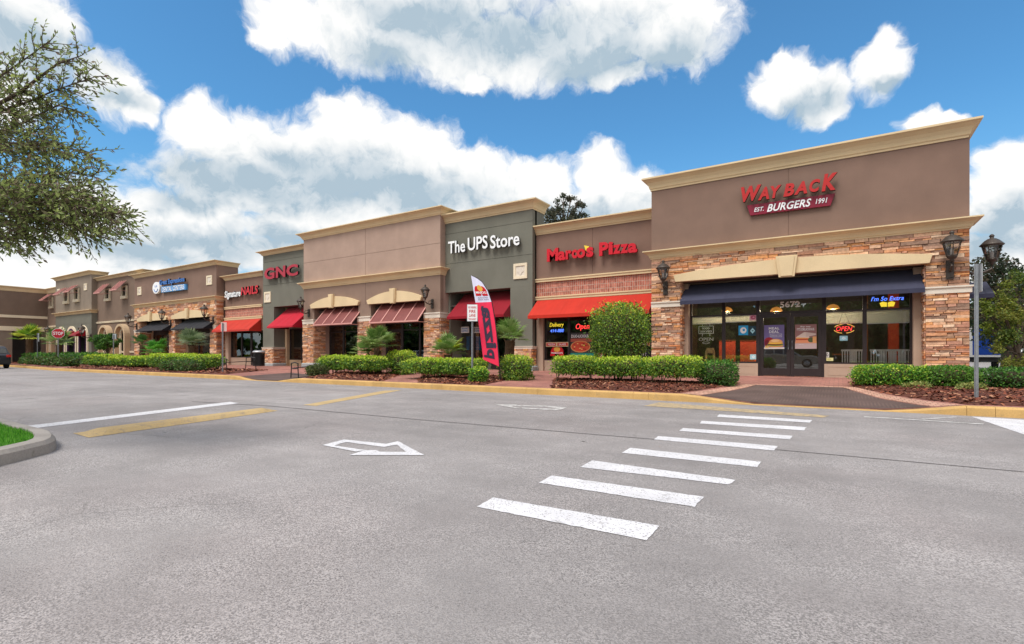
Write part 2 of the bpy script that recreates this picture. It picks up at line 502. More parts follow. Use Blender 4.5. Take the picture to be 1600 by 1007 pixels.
def fabric(name, col):
    t = NT(name)
    c = t.vary(col, t.noise(1.6, 4), 0.93, 1.07)
    c = t.vary(c, t.noise(1.0, 3, 0.6, t.vmul(t.pos, (9, 2, 1.2))), 0.95, 1.05)
    b = t.bsdf(c, 0.85, 0, t.bump(t.noise(3.0, 3), 0.25, 0.03), 0.2)
    b.inputs['Sheen Weight'].default_value = 0.15
    return t.m
M['navy'] = fabric('awning_navy', S(60, 61, 80))
M['black_fabric'] = fabric('awning_black', S(24, 24, 32))
M['orange_fabric'] = fabric('awning_orange_red', S(188, 46, 30))
M['red_fabric'] = fabric('awning_red', S(182, 18, 42))
M['dark_red_fabric'] = fabric('awning_dark_red', S(136, 8, 28))
M['copper'] = plain('awning_brown_red_metal', S(128, 72, 68), 0.5, 0.2, 0.08, 4)
M['copper_rib'] = plain('awning_rib_pink', S(218, 160, 150), 0.5, 0.1, 0.06)

def glass(name, tint, refl):
    t = NT(name)
    tr = t.n.new('ShaderNodeBsdfTransparent'); tr.inputs[0].default_value = tint
    gl = t.n.new('ShaderNodeBsdfGlossy'); gl.inputs['Roughness'].default_value = 0.0
    gl.inputs['Color'].default_value = (0.92, 0.95, 0.95, 1)
    wob = t.bump(t.noise(0.7, 2), 0.06, 0.05); t.l.new(wob, gl.inputs['Normal'])
    fr = t.n.new('ShaderNodeFresnel'); fr.inputs['IOR'].default_value = 1.5
    f = t.math('ADD', t.math('MULTIPLY', fr.outputs[0], 1.0), refl, True)
    mx = t.n.new('ShaderNodeMixShader'); t.l.new(f, mx.inputs[0]); t.l.new(tr.outputs[0], mx.inputs[1]); t.l.new(gl.outputs[0], mx.inputs[2])
    t.l.new(mx.outputs[0], t.out.inputs[0]); return t.m
M['glass'] = glass('shop_window_glass', (0.93, 0.95, 0.95, 1), 0.10)
M['dark_glass'] = glass('tinted_glass', (0.12, 0.13, 0.14, 1), 0.06)
M['lamp_glass'] = glass('lantern_glass', (0.80, 0.76, 0.72, 1), 0.06)

def stone_mat():
    t = NT('ledge_stone')
    c = t.attr()
    c = t.vary(c, t.noise(14, 5), 0.78, 1.2)
    c = t.vary(c, t.noise(60, 4, 0.7), 0.86, 1.12)
    t.bsdf(c, 0.92, 0, t.bump(t.noise(45, 6, 0.65), 0.7, 0.012), 0.2); return t.m
M['stone'] = stone_mat()
M['mortar'] = plain('stone_joint', S(96, 74, 58), 0.95, 0, 0.2, 20)

def brick_mat():
    t = NT('red_brick')
    x = t.n.new('ShaderNodeSeparateXYZ'); t.l.new(t.pos, x.inputs[0])
    cb = t.n.new('ShaderNodeCombineXYZ'); t.l.new(x.outputs[0], cb.inputs[0]); t.l.new(x.outputs[2], cb.inputs[1])
    b = t.n.new('ShaderNodeTexBrick'); t.l.new(cb.outputs[0], b.inputs[0])
    b.inputs['Scale'].default_value = 1.0; b.inputs['Brick Width'].default_value = 0.10; b.inputs['Row Height'].default_value = 0.205
    b.inputs['Mortar Size'].default_value = 0.008; b.offset = 0.0
    b.inputs['Color1'].default_value = S(196, 124, 104); b.inputs['Color2'].default_value = S(160, 92, 76); b.inputs['Mortar'].default_value = S(196, 176, 160)
    c = t.vary(b.outputs['Color'], t.noise(9, 5), 0.75, 1.2)
    t.bsdf(c, 0.9, 0, t.bump(t.math('ADD', t.math('MULTIPLY', b.outputs['Fac'], -1.0), t.math('MULTIPLY', t.noise(60, 4), 0.4)), 0.6, 0.01), 0.2)
    return t.m
M['brick'] = brick_mat()

def paver_mat(name, c1, c2, mort, bw, rh, rot):
    t = NT(name)
    mp = t.n.new('ShaderNodeMapping'); t.l.new(t.pos, mp.inputs[0]); mp.inputs['Rotation'].default_value = (0, 0, rot)
    b = t.n.new('ShaderNodeTexBrick'); t.l.new(mp.outputs[0], b.inputs[0])
    b.inputs['Scale'].default_value = 1.0; b.inputs['Brick Width'].default_value = bw; b.inputs['Row Height'].default_value = rh
    b.inputs['Mortar Size'].default_value = 0.006; b.inputs['Color1'].default_value = c1; b.inputs['Color2'].default_value = c2; b.inputs['Mortar'].default_value = mort
    c = t.vary(b.outputs['Color'], t.noise(0.7, 6), 0.75, 1.22)
    c = t.vary(c, t.noise(18, 4), 0.88, 1.12)
    t.bsdf(c, t.ramp(t.noise(0.9, 4), 0.3, 0.7, 0.6, 0.88), 0, t.bump(t.math('ADD', t.math('MULTIPLY', b.outputs['Fac'], -1.0), t.math('MULTIPLY', t.noise(70, 4), 0.5)), 0.5, 0.006), 0.3)
    return t.m
M['pavers'] = paver_mat('red_pavers', S(176, 122, 108), S(150, 100, 90), S(120, 88, 78), 0.21, 0.105, 0.0)
M['paver_band'] = paver_mat('pale_paver_band', S(200, 158, 136), S(184, 138, 118), S(140, 108, 92), 0.105, 0.21, 0.0)

def dome_mat():
    t = NT('detectable_warning_pad')
    w = t.n.new('ShaderNodeTexVoronoi'); w.inputs['Randomness'].default_value = 0.0; w.inputs['Scale'].default_value = 16.0
    t.l.new(t.pos, w.inputs['Vector'])
    k = t.ramp(w.outputs['Distance'], 0.15, 0.45, 1.0, 0.0)
    c = t.mix(k, S(92, 75, 70), S(114, 94, 86))
    c = t.vary(c, t.noise(1.2, 6), 0.8, 1.2)
    t.bsdf(c, 0.8, 0, t.bump(k, 0.8, 0.008), 0.3); return t.m
M['domes'] = dome_mat()

def asphalt_mat():
    t = NT('weathered_asphalt')
    fine = t.voro(150, 'F1', None, 'Color')
    sx = t.n.new('ShaderNodeSeparateColor'); t.l.new(fine, sx.inputs[0])
    f2 = t.voro(230, 'F1', None, 'Color'); s2 = t.n.new('ShaderNodeSeparateColor'); t.l.new(f2, s2.inputs[0])
    patch = t.ramp(t.noise(1.1, 6, 0.65), 0.38, 0.68)
    agg = t.ramp(sx.outputs[0], 0.05, 0.95, 0.0, 1.0)
    agg = t.math('ADD', 0.5, t.math('MULTIPLY', t.math('SUBTRACT', agg, 0.5), t.ramp(t.noise(0.8, 5, 0.6), 0.36, 0.64, 0.35, 1.15)))
    c = t.mix(agg, S(126, 121, 119), S(175, 168, 165))
    dark = t.math('MULTIPLY', t.ramp(s2.outputs[1], 0.84, 0.95), t.ramp(patch, 0.0, 1.0, 0.25, 0.7))
    c = t.mix(dark, c, S(58, 54, 53))
    c = t.vary(c, t.noise(0.22, 5), 0.82, 1.14)
    c = t.vary(c, t.noise(1.6, 5, 0.6), 0.90, 1.09)
    c = t.vary(c, t.noise(1.0, 4, 0.55, t.vmul(t.pos, (0.12, 1.1, 1))), 0.93, 1.06)
    track = t.ramp(t.noise(1.0, 5, 0.6, t.vmul(t.pos, (0.05, 0.9, 1))), 0.5, 0.72)
    c = t.mix(t.math('MULTIPLY', track, 0.18), c, S(104, 99, 98))
    oil = t.ramp(t.voro(0.55, 'F1', None), 0.16, 0.03)
    c = t.mix(t.math('MULTIPLY', oil, t.ramp(t.noise(3.0, 4), 0.48, 0.68, 0.0, 0.55)), c, S(84, 80, 79))
    wv_ = t.n.new('ShaderNodeVectorMath'); wv_.operation = 'ADD'; t.l.new(t.pos, wv_.inputs[0]); t.l.new(t.vmul(t.noise(1.5, 5, 0.6, None, True), (0.5, 0.5, 0)), wv_.inputs[1])
    ck = t.ramp(t.voro(0.33, 'DISTANCE_TO_EDGE', wv_.outputs[0]), 0.0045, 0.0015)
    c = t.mix(t.math('MULTIPLY', ck, t.ramp(t.noise(0.4, 3), 0.50, 0.60, 0.0, 0.32)), c, S(84, 79, 77))
    pink = t.ramp(t.noise(0.35, 3), 0.45, 0.7)
    c = t.mix(t.math('MULTIPLY', pink, 0.35), c, t.mix(1.0, c, (1.0, 0.93, 0.92, 1), 'MULTIPLY'))
    spot = t.ramp(t.voro(1.3, 'F1'), 0.05, 0.02)
    c = t.mix(t.math('MULTIPLY', spot, t.ramp(t.noise(5, 2), 0.5, 0.6)), c, S(66, 62, 60))
    h = t.math('ADD', t.voro(120, 'F1'), t.math('MULTIPLY', t.noise(300, 2), 0.5))
    b = t.bsdf(c, 0.93, 0, t.bump(h, 0.5, 0.006), 0.2); return t.m
M['asphalt'] = asphalt_mat()

def road_paint(name, col, wear_lo=0.62, wear_hi=0.78):
    t = NT(name)
    sx = t.n.new('ShaderNodeSeparateColor'); t.l.new(t.voro(120, 'F1', None, 'Color'), sx.inputs[0])
    pits = t.ramp(sx.outputs[0], 0.05, 0.12, 0.85, 0.0)
    n = t.noise(7, 6, 0.72)
    wear = t.ramp(n, wear_lo, wear_hi)
    f = t.math('MAXIMUM', pits, t.math('MULTIPLY', wear, 0.8))
    c = t.vary(col, t.noise(2.2, 5), 0.9, 1.06)
    c = t.mix(f, c, S(128, 122, 118))
    t.bsdf(c, 0.85, 0, t.bump(t.voro(120, 'F1'), 0.4, 0.004), 0.25); return t.m
M['road_white'] = road_paint('road_paint_white', S(214, 211, 212), 0.56, 0.74)
M['road_faded'] = road_paint('road_paint_faded_white', S(206, 202, 198), 0.42, 0.62)
M['road_yellow'] = road_paint('road_paint_yellow', S(192, 164, 116), 0.52, 0.74)
M['road_yellow_faded'] = road_paint('road_paint_faded_yellow', S(190, 166, 126), 0.44, 0.62)

def kerb_mat(name, col, dirt):
    t = NT(name)
    c = t.vary(col, t.noise(2.0, 6), 0.86, 1.1)
    c = t.mix(t.ramp(t.noise(5, 7, 0.7), 0.56, 0.74, 0.0, 0.7), c, dirt)
    c = t.vary(c, t.noise(50, 4), 0.9, 1.08)
    t.bsdf(c, 0.9, 0, t.bump(t.noise(60, 5), 0.4, 0.006), 0.25); return t.m
M['kerb'] = kerb_mat('kerb_faded_yellow_paint', S(198, 160, 102), S(150, 130, 104))
M['kerb_grey'] = kerb_mat('island_kerb_concrete', S(156, 148, 140), S(104, 92, 76))
M['seam'] = plain('tar_seam', S(104, 98, 97), 0.9, 0, 0.2, 4)

def attr_mat(name, rough=0.6, trans=0.0, spec=0.4):
    t = NT(name)
    c = t.attr()
    b = t.bsdf(c, rough, 0, None, spec)
    if trans:
        tl = t.n.new('ShaderNodeBsdfTranslucent'); t.l.new(c, tl.inputs[0])
        mx = t.n.new('ShaderNodeMixShader'); mx.inputs[0].default_value = trans
        t.l.new(b.outputs[0], mx.inputs[1]); t.l.new(tl.outputs[0], mx.inputs[2]); t.l.new(mx.outputs[0], t.out.inputs[0])
    return t.m
M['leaf'] = attr_mat('leaves', 0.5, 0.35)
M['oak_leaf'] = attr_mat('oak_leaves', 0.45, 0.5)
M['mulch'] = attr_mat('bark_chips', 0.95)
M['print'] = attr_mat('printed_art', 0.45)
M['mulch_soil'] = plain('mulch_ground', S(94, 52, 38), 0.98, 0, 0.4, 30, 1.0, 50)
def grass_base():
    t = NT('turf'); c = t.mix(t.noise(25, 4), S(46, 96, 18), S(92, 140, 38)); t.bsdf(c, 0.95, 0, t.bump(t.noise(90, 3), 0.6, 0.02), 0.2); return t.m
M['turf'] = grass_base()
M['neon_red'] = emitter('neon_red', S(255, 60, 60), 1.6, S(200, 40, 40))
M['neon_amber'] = emitter('neon_amber', S(255, 190, 90), 0.9, S(160, 120, 60))
M['neon_blue'] = emitter('neon_blue', S(90, 130, 255), 1.5, S(60, 80, 180))
M['neon_yellow'] = emitter('neon_yellow', S(250, 214, 60), 0.8, S(180, 150, 40))
M['lamp_glow'] = emitter('pendant_glow', S(255, 196, 110), 1.6, S(200, 150, 90))
M['tail_red'] = plain('tail_lamp_red', S(190, 30, 40), 0.2, 0, 0.05, 5, 0, 1, 0.6, 0.5)
# ------------------------------------------------------------------ the setting: lot, kerb, walk, beds
def lerp(a, b, t): return a + (b - a) * t
def pl(x, pts):
    if x <= pts[0][0]: return pts[0][1]
    for (a, b), (c, d) in zip(pts, pts[1:]):
        if x <= c: return lerp(b, d, (x - a) / (c - a))
    return pts[-1][1]
def KY(x): return pl(x, [(-110, 19.0), (-70, 15.6), (-56, 14.3), (-45, 12.95), (-21, 12.3), (-5.6, 11.95), (2.6, 11.75), (40, 11.0)])
RAMPS = [(-2.9, -1.45, 0.75, 1.9), (-21.8, -20.4, -18.9, -17.4)]
def dip(x):
    k = 0.0
    for a, b, c, d in RAMPS:
        if a < x < d:
            k = max(k, (x - a) / (b - a) if x < b else 1.0 if x < c else (d - x) / (d - c))
    return k
def zs(x, y):
    base = 0.16 + max(0.0, min(y, 19.5) - 12.0) * 0.0225
    k = dip(x) * max(0.0, min(1.0, 1 - (y - KY(x)) / 3.4))
    return lerp(base, 0.014, k)
def gs(px, py, it=6):
    """a photo pixel on the walk's surface"""
    z = 0.18
    for _ in range(it):
        p = gp(px, py, z); z = zs(*p)
    return p

g = MB()
g.face([(-1500, -1500, 0), (1500, -1500, 0), (1500, 1500, 0), (-1500, 1500, 0)])
struct(g, 'parking_lot', M['asphalt'])

w = MB()
xs = [-110 + 2 * i for i in range(40)] + [-30 + 0.3 * i for i in range(140)]
xs = [x for x in xs if x < 9.2]
ts = [0, .04, .08, .12, .17, .22, .28, .34, .42, .5, .65, .8, 1.0]
for a, b in zip(xs, xs[1:]):
    for t0, t1 in zip(ts, ts[1:]):
        q = []
        for x, t in ((a, t0), (b, t0), (b, t1), (a, t1)):
            y = lerp(KY(x) + 0.15, 25.0, t); q.append((x, y, zs(x, y)))
        w.face(q)
struct(w, 'sidewalk', M['pavers'])

k = MB()
x = -105.0
kx = []
while x < 30:
    kx.append(x); x += 1.0 if x < -30 else 0.375
for i, (a, b) in enumerate(zip(kx, kx[1:])):
    joint = 0.006 if i % 8 == 0 else 0.0
    rows = []
    for x in (a + joint, b - joint):
        y = KY(x); h = max(0.012, 0.165 * (1 - dip(x)))
        r = min(0.03, h * 0.4)
        rows.append([(x, y - 0.012, -0.05), (x, y, h - r), (x, y + r * 0.9, h), (x, y + 0.17, h + 0.002), (x, y + 0.17, -0.05)])
    for j in range(4):
        k.face([rows[0][j], rows[1][j], rows[1][j + 1], rows[0][j + 1]])
    k.face(rows[0][::-1]); k.face(rows[1])
struct(k, 'kerb', M['kerb'])

def patch(name, corners, mat, lift, edge=0.25):
    """a four-cornered sheet laid over the walk, following its slope"""
    p = MB(); a, b, c, d = [Vector((q[0], q[1], 0)) for q in corners]
    nu = max(2, int(max((b - a).length, (c - d).length) / edge)); nv = max(2, int(max((d - a).length, (c - b).length) / edge))
    def at2(u, v):
        q = (a * (1 - u) + b * u) * (1 - v) + (d * (1 - u) + c * u) * v
        return (q.x, q.y, zs(q.x, q.y) + lift)
    for i in range(nu):
        for j in range(nv):
            p.face([at2(i / nu, j / nv), at2((i + 1) / nu, j / nv), at2((i + 1) / nu, (j + 1) / nv), at2(i / nu, (j + 1) / nv)])
    return struct(p, name, mat)
patch('ramp_pad', [(-2.62, 12.1), (1.42, 12.0), (0.05, 15.3), (-1.86, 15.3)], M['domes'], 0.008)
patch('ramp_pad', [(-21.5, 12.5), (-17.7, 12.35), (-19.0, 14.9), (-21.6, 14.9)], M['domes'], 0.008)
patch('paver_band', [(-3.02, 12.1), (-2.66, 12.1), (-1.9, 15.3), (-2.16, 15.55)], M['paver_band'], 0.006)
patch('paver_band', [(-2.16, 15.56), (-1.88, 15.34), (0.07, 15.34), (0.3, 15.6)], M['paver_band'], 0.006)
patch('paver_band', [(1.46, 12.05), (1.86, 12.05), (0.3, 15.58), (0.09, 15.32)], M['paver_band'], 0.006)

def inside(p, poly):
    c = False
    for (x1, y1), (x2, y2) in zip(poly, poly[1:] + poly[:1]):
        if (y1 > p[1]) != (y2 > p[1]) and p[0] < (x2 - x1) * (p[1] - y1) / (y2 - y1) + x1: c = not c
    return c
def edge_dist(p, poly):
    m = 9
    for (x1, y1), (x2, y2) in zip(poly, poly[1:] + poly[:1]):
        L = (x2 - x1) ** 2 + (y2 - y1) ** 2
        t = max(0, min(1, ((p[0] - x1) * (x2 - x1) + (p[1] - y1) * (y2 - y1)) / L))
        m = min(m, math.hypot(p[0] - x1 - t * (x2 - x1), p[1] - y1 - t * (y2 - y1)))
    return m
CHIP = [S(132, 72, 50), S(110, 58, 40), S(88, 46, 34), S(150, 92, 66), S(70, 42, 32), S(172, 124, 96), S(122, 64, 46)]
def mulch(poly, chips, cell=0.22, big=1.0):
    def zz(x, y):
        return zs(x, y) + 0.012 + 0.07 * min(1, edge_dist((x, y), poly) / 0.7) * (0.7 + 0.6 * mnoise.noise((x * 2, y * 2, 3)))
    x0, x1 = min(p[0] for p in poly), max(p[0] for p in poly); y0, y1 = min(p[1] for p in poly), max(p[1] for p in poly)
    b = MB(); n = len(poly)
    # concentric rings towards the middle keep the outline exact
    cx, cy = sum(p[0] for p in poly) / n, sum(p[1] for p in poly) / n
    rim = []
    for (ax, ay), (bx, by) in zip(poly, poly[1:] + poly[:1]):
        m = max(1, int(math.hypot(bx - ax, by - ay) / cell))
        for i in range(m): rim.append((lerp(ax, bx, i / m), lerp(ay, by, i / m)))
    ring = [1.0, 0.97, 0.92, 0.85, 0.75, 0.6, 0.4, 0.2, 0.02]
    for r0, r1 in zip(ring, ring[1:]):
        for i in range(len(rim)):
            p, q = rim[i], rim[(i + 1) % len(rim)]
            qd = [(lerp(cx, s[0], r), lerp(cy, s[1], r)) for s, r in ((p, r0), (q, r0), (q, r1), (p, r1))]
            b.face([(X, Y, zz(X, Y) if r0 < 1 or j > 1 else zs(X, Y) - 0.01) for j, (X, Y) in enumerate(qd)])
    struct(b, 'mulch_bed', M['mulch_soil'])
    ch = MB(); c = 0
    while c < chips:
        X, Y = random.uniform(x0, x1), random.uniform(y0, y1)
        if not inside((X, Y), poly): continue
        c += 1
        a = random.uniform(0, math.pi); L = random.uniform(0.02, 0.06) * big; W = L * random.uniform(0.25, 0.5)
        u = Vector((math.cos(a), math.sin(a), random.uniform(-.5, .5))) * L; v = Vector((-math.sin(a), math.cos(a), random.uniform(-.5, .5))) * W
        o = Vector((X, Y, zz(X, Y) + 0.012))
        ch.face([o - u - v, o + u - v * .6, o + u * .9 + v, o - u + v * .7], random.choice(CHIP))
    tag(ch.build('mulch', M['mulch']), kind='stuff')
BED_R = [(0.25, 15.75), (1.95, 12.15), (8.6, 12.0), (8.6, 17.3), (0.25, 17.3)]
BED_A = [(-6.5, 12.2), (-3.1, 12.2), (-2.3, 15.8), (-8.3, 15.9)]
BED_B = [(-11.4, 12.35), (-8.75, 12.3), (-9.8, 16.3), (-14.8, 16.4)]
BED_C = [(-17.2, 12.45), (-12.9, 12.35), (-15.7, 16.3), (-19.8, 16.4), (-18.6, 14.2)]
BED_D = [(-43.5, 13.1), (-23.0, 12.6), (-25.4, 16.3), (-46.5, 16.6)]
BED_E = [(-70, 16.2), (-57, 14.9), (-46.8, 13.5), (-49.5, 18.4), (-72, 18.8)]
mulch(BED_R, 7000); mulch(BED_A, 3500); mulch(BED_B, 3000, big=1.15); mulch(BED_C, 2500, big=1.3); mulch(BED_D, 2500, 0.5, 1.8); mulch(BED_E, 900, 0.8, 2.2)

# grass island with its kerb, left of the stop line
rimP = [gp(-420, 590), gp(-60, 646), gp(0, 665.5), gp(49.6, 681), gp(72, 686.5), gp(84, 691), gp(89.5, 697), gp(88, 703), gp(78, 708.5), gp(59.6, 713.5), gp(20, 724), gp(0, 728.4), gp(-150, 775), gp(-420, 880)]
def inset(poly, d):
    out = []; n = len(poly)
    for i in range(n):
        p0, p1, p2 = Vector(poly[i - 1]), Vector(poly[i]), Vector(poly[(i + 1) % n])
        a, b = (p1 - p0).normalized(), (p2 - p1).normalized()
        na, nb = Vector((a.y, -a.x)), Vector((b.y, -b.x))
        m = (na + nb) / max(0.3, 1 + na.dot(nb))
        out.append(tuple(p1 + m * d))
    return out
area = sum(a[0] * b[1] - b[0] * a[1] for a, b in zip(rimP, rimP[1:] + rimP[:1]))
sg = -1 if area > 0 else 1
ik = MB(); loops = []
for d, z in ((0, -0.03), (0.015, 0.10), (0.05, 0.14), (0.19, 0.145), (0.20, 0.10)):
    loops.append([(x, y, z) for x, y in inset(rimP, sg * d)])
n = len(rimP)
for A, B in zip(loops, loops[1:]):
    for i in range(n):
        j = (i + 1) % n
        ik.face([A[i], A[j], B[j], B[i]] if sg < 0 else [A[j], A[i], B[i], B[j]])
struct(ik, 'island_kerb', M['kerb_grey'])
lawn = inset(rimP, sg * 0.195)
lw = MB(); lw.face([(x, y, 0.125) for x, y in lawn]); struct(lw, 'island_lawn', M['turf'])
gr = MB(); c = 0
x0, x1 = -9.5, max(p[0] for p in lawn); y0, y1 = min(p[1] for p in lawn), max(p[1] for p in lawn)
GC_ = [S(70, 140, 30), S(96, 166, 44), S(56, 118, 26), S(120, 178, 60)]
while c < 16000:
    X, Y = random.uniform(x0, x1), random.uniform(y0, y1)
    if not inside((X, Y), lawn): continue
    c += 1
    a = random.uniform(0, 6.28); hh = random.uniform(0.025, 0.055); u = Vector((math.cos(a), math.sin(a), 0)) * 0.004
    t = Vector((random.uniform(-.02, .02), random.uniform(-.02, .02), hh)); o = Vector((X, Y, 0.12))
    gr.face([o - u, o + u, o + t], random.choice(GC_))
tag(gr.build('grass', M['leaf']), kind='stuff')

# painted markings
def mark(name, polys, mat, z=0.004):
    m = MB()
    for p in polys: m.face([(*gp(*q), z) for q in p])
    return m, name, mat
def flat(name, pts, mat, label, cat, group=None, z=0.004):
    m = MB()
    for k_, p in enumerate(pts):
        z += .0003 * (k_ > 0)
        w_ = [Vector((*gp(*q), z)) for q in p]; o_ = []
        for A_, B_ in zip(w_, w_[1:] + w_[:1]):
            n_ = max(1, int((B_ - A_).length / .05))
            for i in range(n_):
                v = A_.lerp(B_, i / n_)
                o_.append((v.x + .011 * mnoise.noise((v.x * 17, v.y * 17, 1)), v.y + .011 * mnoise.noise((v.x * 17, v.y * 17, 7)), z))
        m.face(o_)
    c = gp(*pts[0][0])
    return tag(m.build(name, mat, None, False, (c[0], c[1], 0)), label, cat, group)
def c4(pts): return [(740 + x / 2.857, 590 + y / 2.857) for x, y in pts]
bars = [[(85, 538), (830, 665), (775, 730), (15, 580)], [(350, 440), (1030, 535), (985, 580), (290, 472)], [(530, 372), (1170, 460), (1140, 480), (475, 402)],
        [(700, 316), (1283, 378), (1265, 402), (660, 338)], [(825, 263), (1360, 308), (1340, 328), (805, 278)], [(935, 227), (1425, 262), (1412, 278), (918, 240)],
        [(1018, 195), (1485, 223), (1475, 238), (1010, 207)], [(1095, 166), (1512, 192), (1500, 203), (1088, 177)]]
ordn = ['widest white crosswalk bar, the one nearest the camera', 'second white crosswalk bar counting from the camera', 'third white crosswalk bar from the camera, worn at its right end',
        'fourth white crosswalk bar counting from the camera', 'white crosswalk bar with the dark seam at its right end', 'third white crosswalk bar counting from the kerb ramp',
        'second white crosswalk bar counting from the kerb ramp', 'narrowest white crosswalk bar, the one beside the yellow kerb ramp']
for b, l in zip(bars, ordn):
    flat('crosswalk_bar', [c4(b)], M['road_white'], l, 'road marking', 'white bars of the crosswalk')
flat('stop_line', [[(34, 667), (359, 628.4), (373.4, 630.6), (47, 670.6)]], M['road_white'], 'long white stop line painted beside the yellow hump', 'road marking')
def c3(pts): return [(400 + x / 3.2, 560 + y / 3.2) for x, y in pts]
flat('lane_arrow', [c3([(330, 437), (440, 408), (450, 421), (390, 439)]), c3([(440, 408), (650, 430), (640, 446), (450, 421)]), c3([(650, 430), (710, 417), (705, 434), (640, 446)]),
     c3([(710, 417), (842, 487), (750, 471), (705, 434)]), c3([(842, 487), (640, 487), (590, 470), (750, 471)]), c3([(640, 487), (468, 487), (545, 462), (605, 462)]),
     c3([(330, 437), (390, 439), (545, 462), (500, 470)])],
     M['road_white'], 'large hollow white arrow pointing right on the near lane', 'road marking', z=0.0045)
flat('lane_arrow', [c3([(1190, 232), (1305, 233), (1300, 238), (1270, 240)]), c3([(1300, 237), (1450, 238), (1445, 244), (1290, 241)]), c3([(1450, 238), (1555, 248), (1520, 252), (1445, 244)]), c3([(1555, 248), (1510, 262), (1480, 255), (1520, 250)]),
     c3([(1510, 262), (1330, 253), (1330, 248), (1490, 255)]), c3([(1330, 253), (1300, 252), (1190, 232), (1270, 240)])], M['road_faded'], 'small faded white arrow pointing left on the far lane', 'road marking', z=0.0045)
def c5(pts): return [(1100 + x / 3.2, 560 + y / 3.2) for x, y in pts]
flat('hatched_area', [c5([(1335, 293), (1600, 309), (2300, 352), (2300, 620)])], M['road_white'], 'white painted corner of the lot below the kerb at right', 'road marking')
flat('lane_line', [c5([(800, 292), (1080, 309), (1400, 329), (1395, 333), (1078, 313), (800, 296)]), c5([(1085, 304), (1260, 293), (1262, 297), (1100, 308)])], M['road_faded'], 'thin faded white line between ramp and white corner', 'road marking', z=0.0045)
flat('yellow_band', [c3([(235, 235), (640, 163), (730, 160), (300, 239)])], M['road_yellow'], 'flat yellow band painted across the far lane', 'road marking')
flat('yellow_band', [c4([(760, 128), (830, 112), (1180, 140), (1590, 172), (1560, 180), (1150, 152)])], M['road_yellow_faded'], 'faded yellow band along the kerb ramp', 'road marking')
hb = MB()
A, B, C_, D_ = [Vector((*gp(*q), 0)) for q in ((114, 677.5), (418.8, 639.4), (434, 642.5), (139, 684.5))]
prof = [(0, 0), (.2, .035), (.5, .05), (.8, .038), (1, 0)]
N_ = 24
for i in range(N_):
    for (t0, h0), (t1, h1) in zip(prof, prof[1:]):
        q = []
        for u, t, h in ((i / N_, t0, h0), (i / N_, t1, h1), ((i + 1) / N_, t1, h1), ((i + 1) / N_, t0, h0)):
            e = min(1, u * 12, (1 - u) * 12)
            p = (A * (1 - u) + B * u) * (1 - t) + (D_ * (1 - u) + C_ * u) * t
            q.append((p.x, p.y, 0.004 + h * e * 1.3))
        hb.face(q[::-1])
tag(hb.build('speed_hump', M['road_yellow'], None, False, (A.x, A.y, 0)), 'yellow painted speed hump across the near lane', 'speed hump')
sm = MB()
pts = [(300, 628), (423, 635), (640, 655), (900, 677), (1010, 686), (1222, 704), (1300, 711), (1600, 738), (1800, 757)]
for p, q in zip(pts, pts[1:]):
    sm.face([(*gp(p[0], p[1] - .36), .0035), (*gp(q[0], q[1] - .36), .0035), (*gp(q[0], q[1] + .36), .0035), (*gp(p[0], p[1] + .36), .0035)][::-1])
struct(sm, 'pavement_seam', M['seam'])

# ------------------------------------------------------------------ building kit
ZB = 0.33
STONE = [S(206, 152, 114), S(190, 124, 84), S(222, 180, 146), S(172, 128, 104), S(178, 142, 116), S(206, 146, 96), S(226, 194, 164), S(182, 144, 122), S(156, 126, 108), S(214, 160, 118), S(196, 146, 122), S(208, 168, 138)]
def stones(mb, o, U, V, N, w, h, seed, rmin=0.045, rmax=0.11, lmin=0.12, lmax=0.52, k=1.1):
    rn = random.Random(seed); o, U, V, N = Vector(o), Vector(U), Vector(V), Vector(N)
    v = 0.0
    while v < h - 0.02:
        r = min(rn.uniform(rmin, rmax), h - v)
        if h - v - r < 0.04: r = h - v
        u = 0.0
        while u < w - 0.01:
            L = min(rn.uniform(lmin, lmax), w - u)
            if w - u - L < 0.08: L = w - u
            rows = [(v, r)] if rn.random() > 0.18 or r < 0.09 else [(v, r * 0.5), (v + r * 0.5, r * 0.5)]
            for vv, rr in rows:
                d = rn.uniform(0.012, 0.055); g2 = 0.004
                c = rn.choice(STONE); s = k * rn.uniform(0.8, 1.12); c = (c[0] * s, c[1] * s, c[2] * s, 1)
                f = []
                for a, b in ((u + g2, vv + g2), (u + L - g2, vv + g2), (u + L - g2, vv + rr - g2), (u + g2, vv + rr - g2)):
                    f.append((a, b))
                back = [o + U * a + V * b for a, b in f]
                front = [o + U * (a + rn.uniform(-.003, .003) + (0.005 if i in (0, 3) else -0.005)) + V * (b + rn.uniform(-.005, .005)) + N * (d + rn.uniform(-.007, .007)) for i, (a, b) in enumerate(f)]
                i = len(mb.v); mb.v.extend([tuple(p) for p in back + front])
                for q in ((4, 5, 6, 7), (0, 1, 5, 4), (1, 2, 6, 5), (2, 3, 7, 6), (3, 0, 4, 7)):
                    mb.f.append(tuple(i + t for t in q)); mb.c.append(c); mb.m.append(0)
            u += L
        v += r
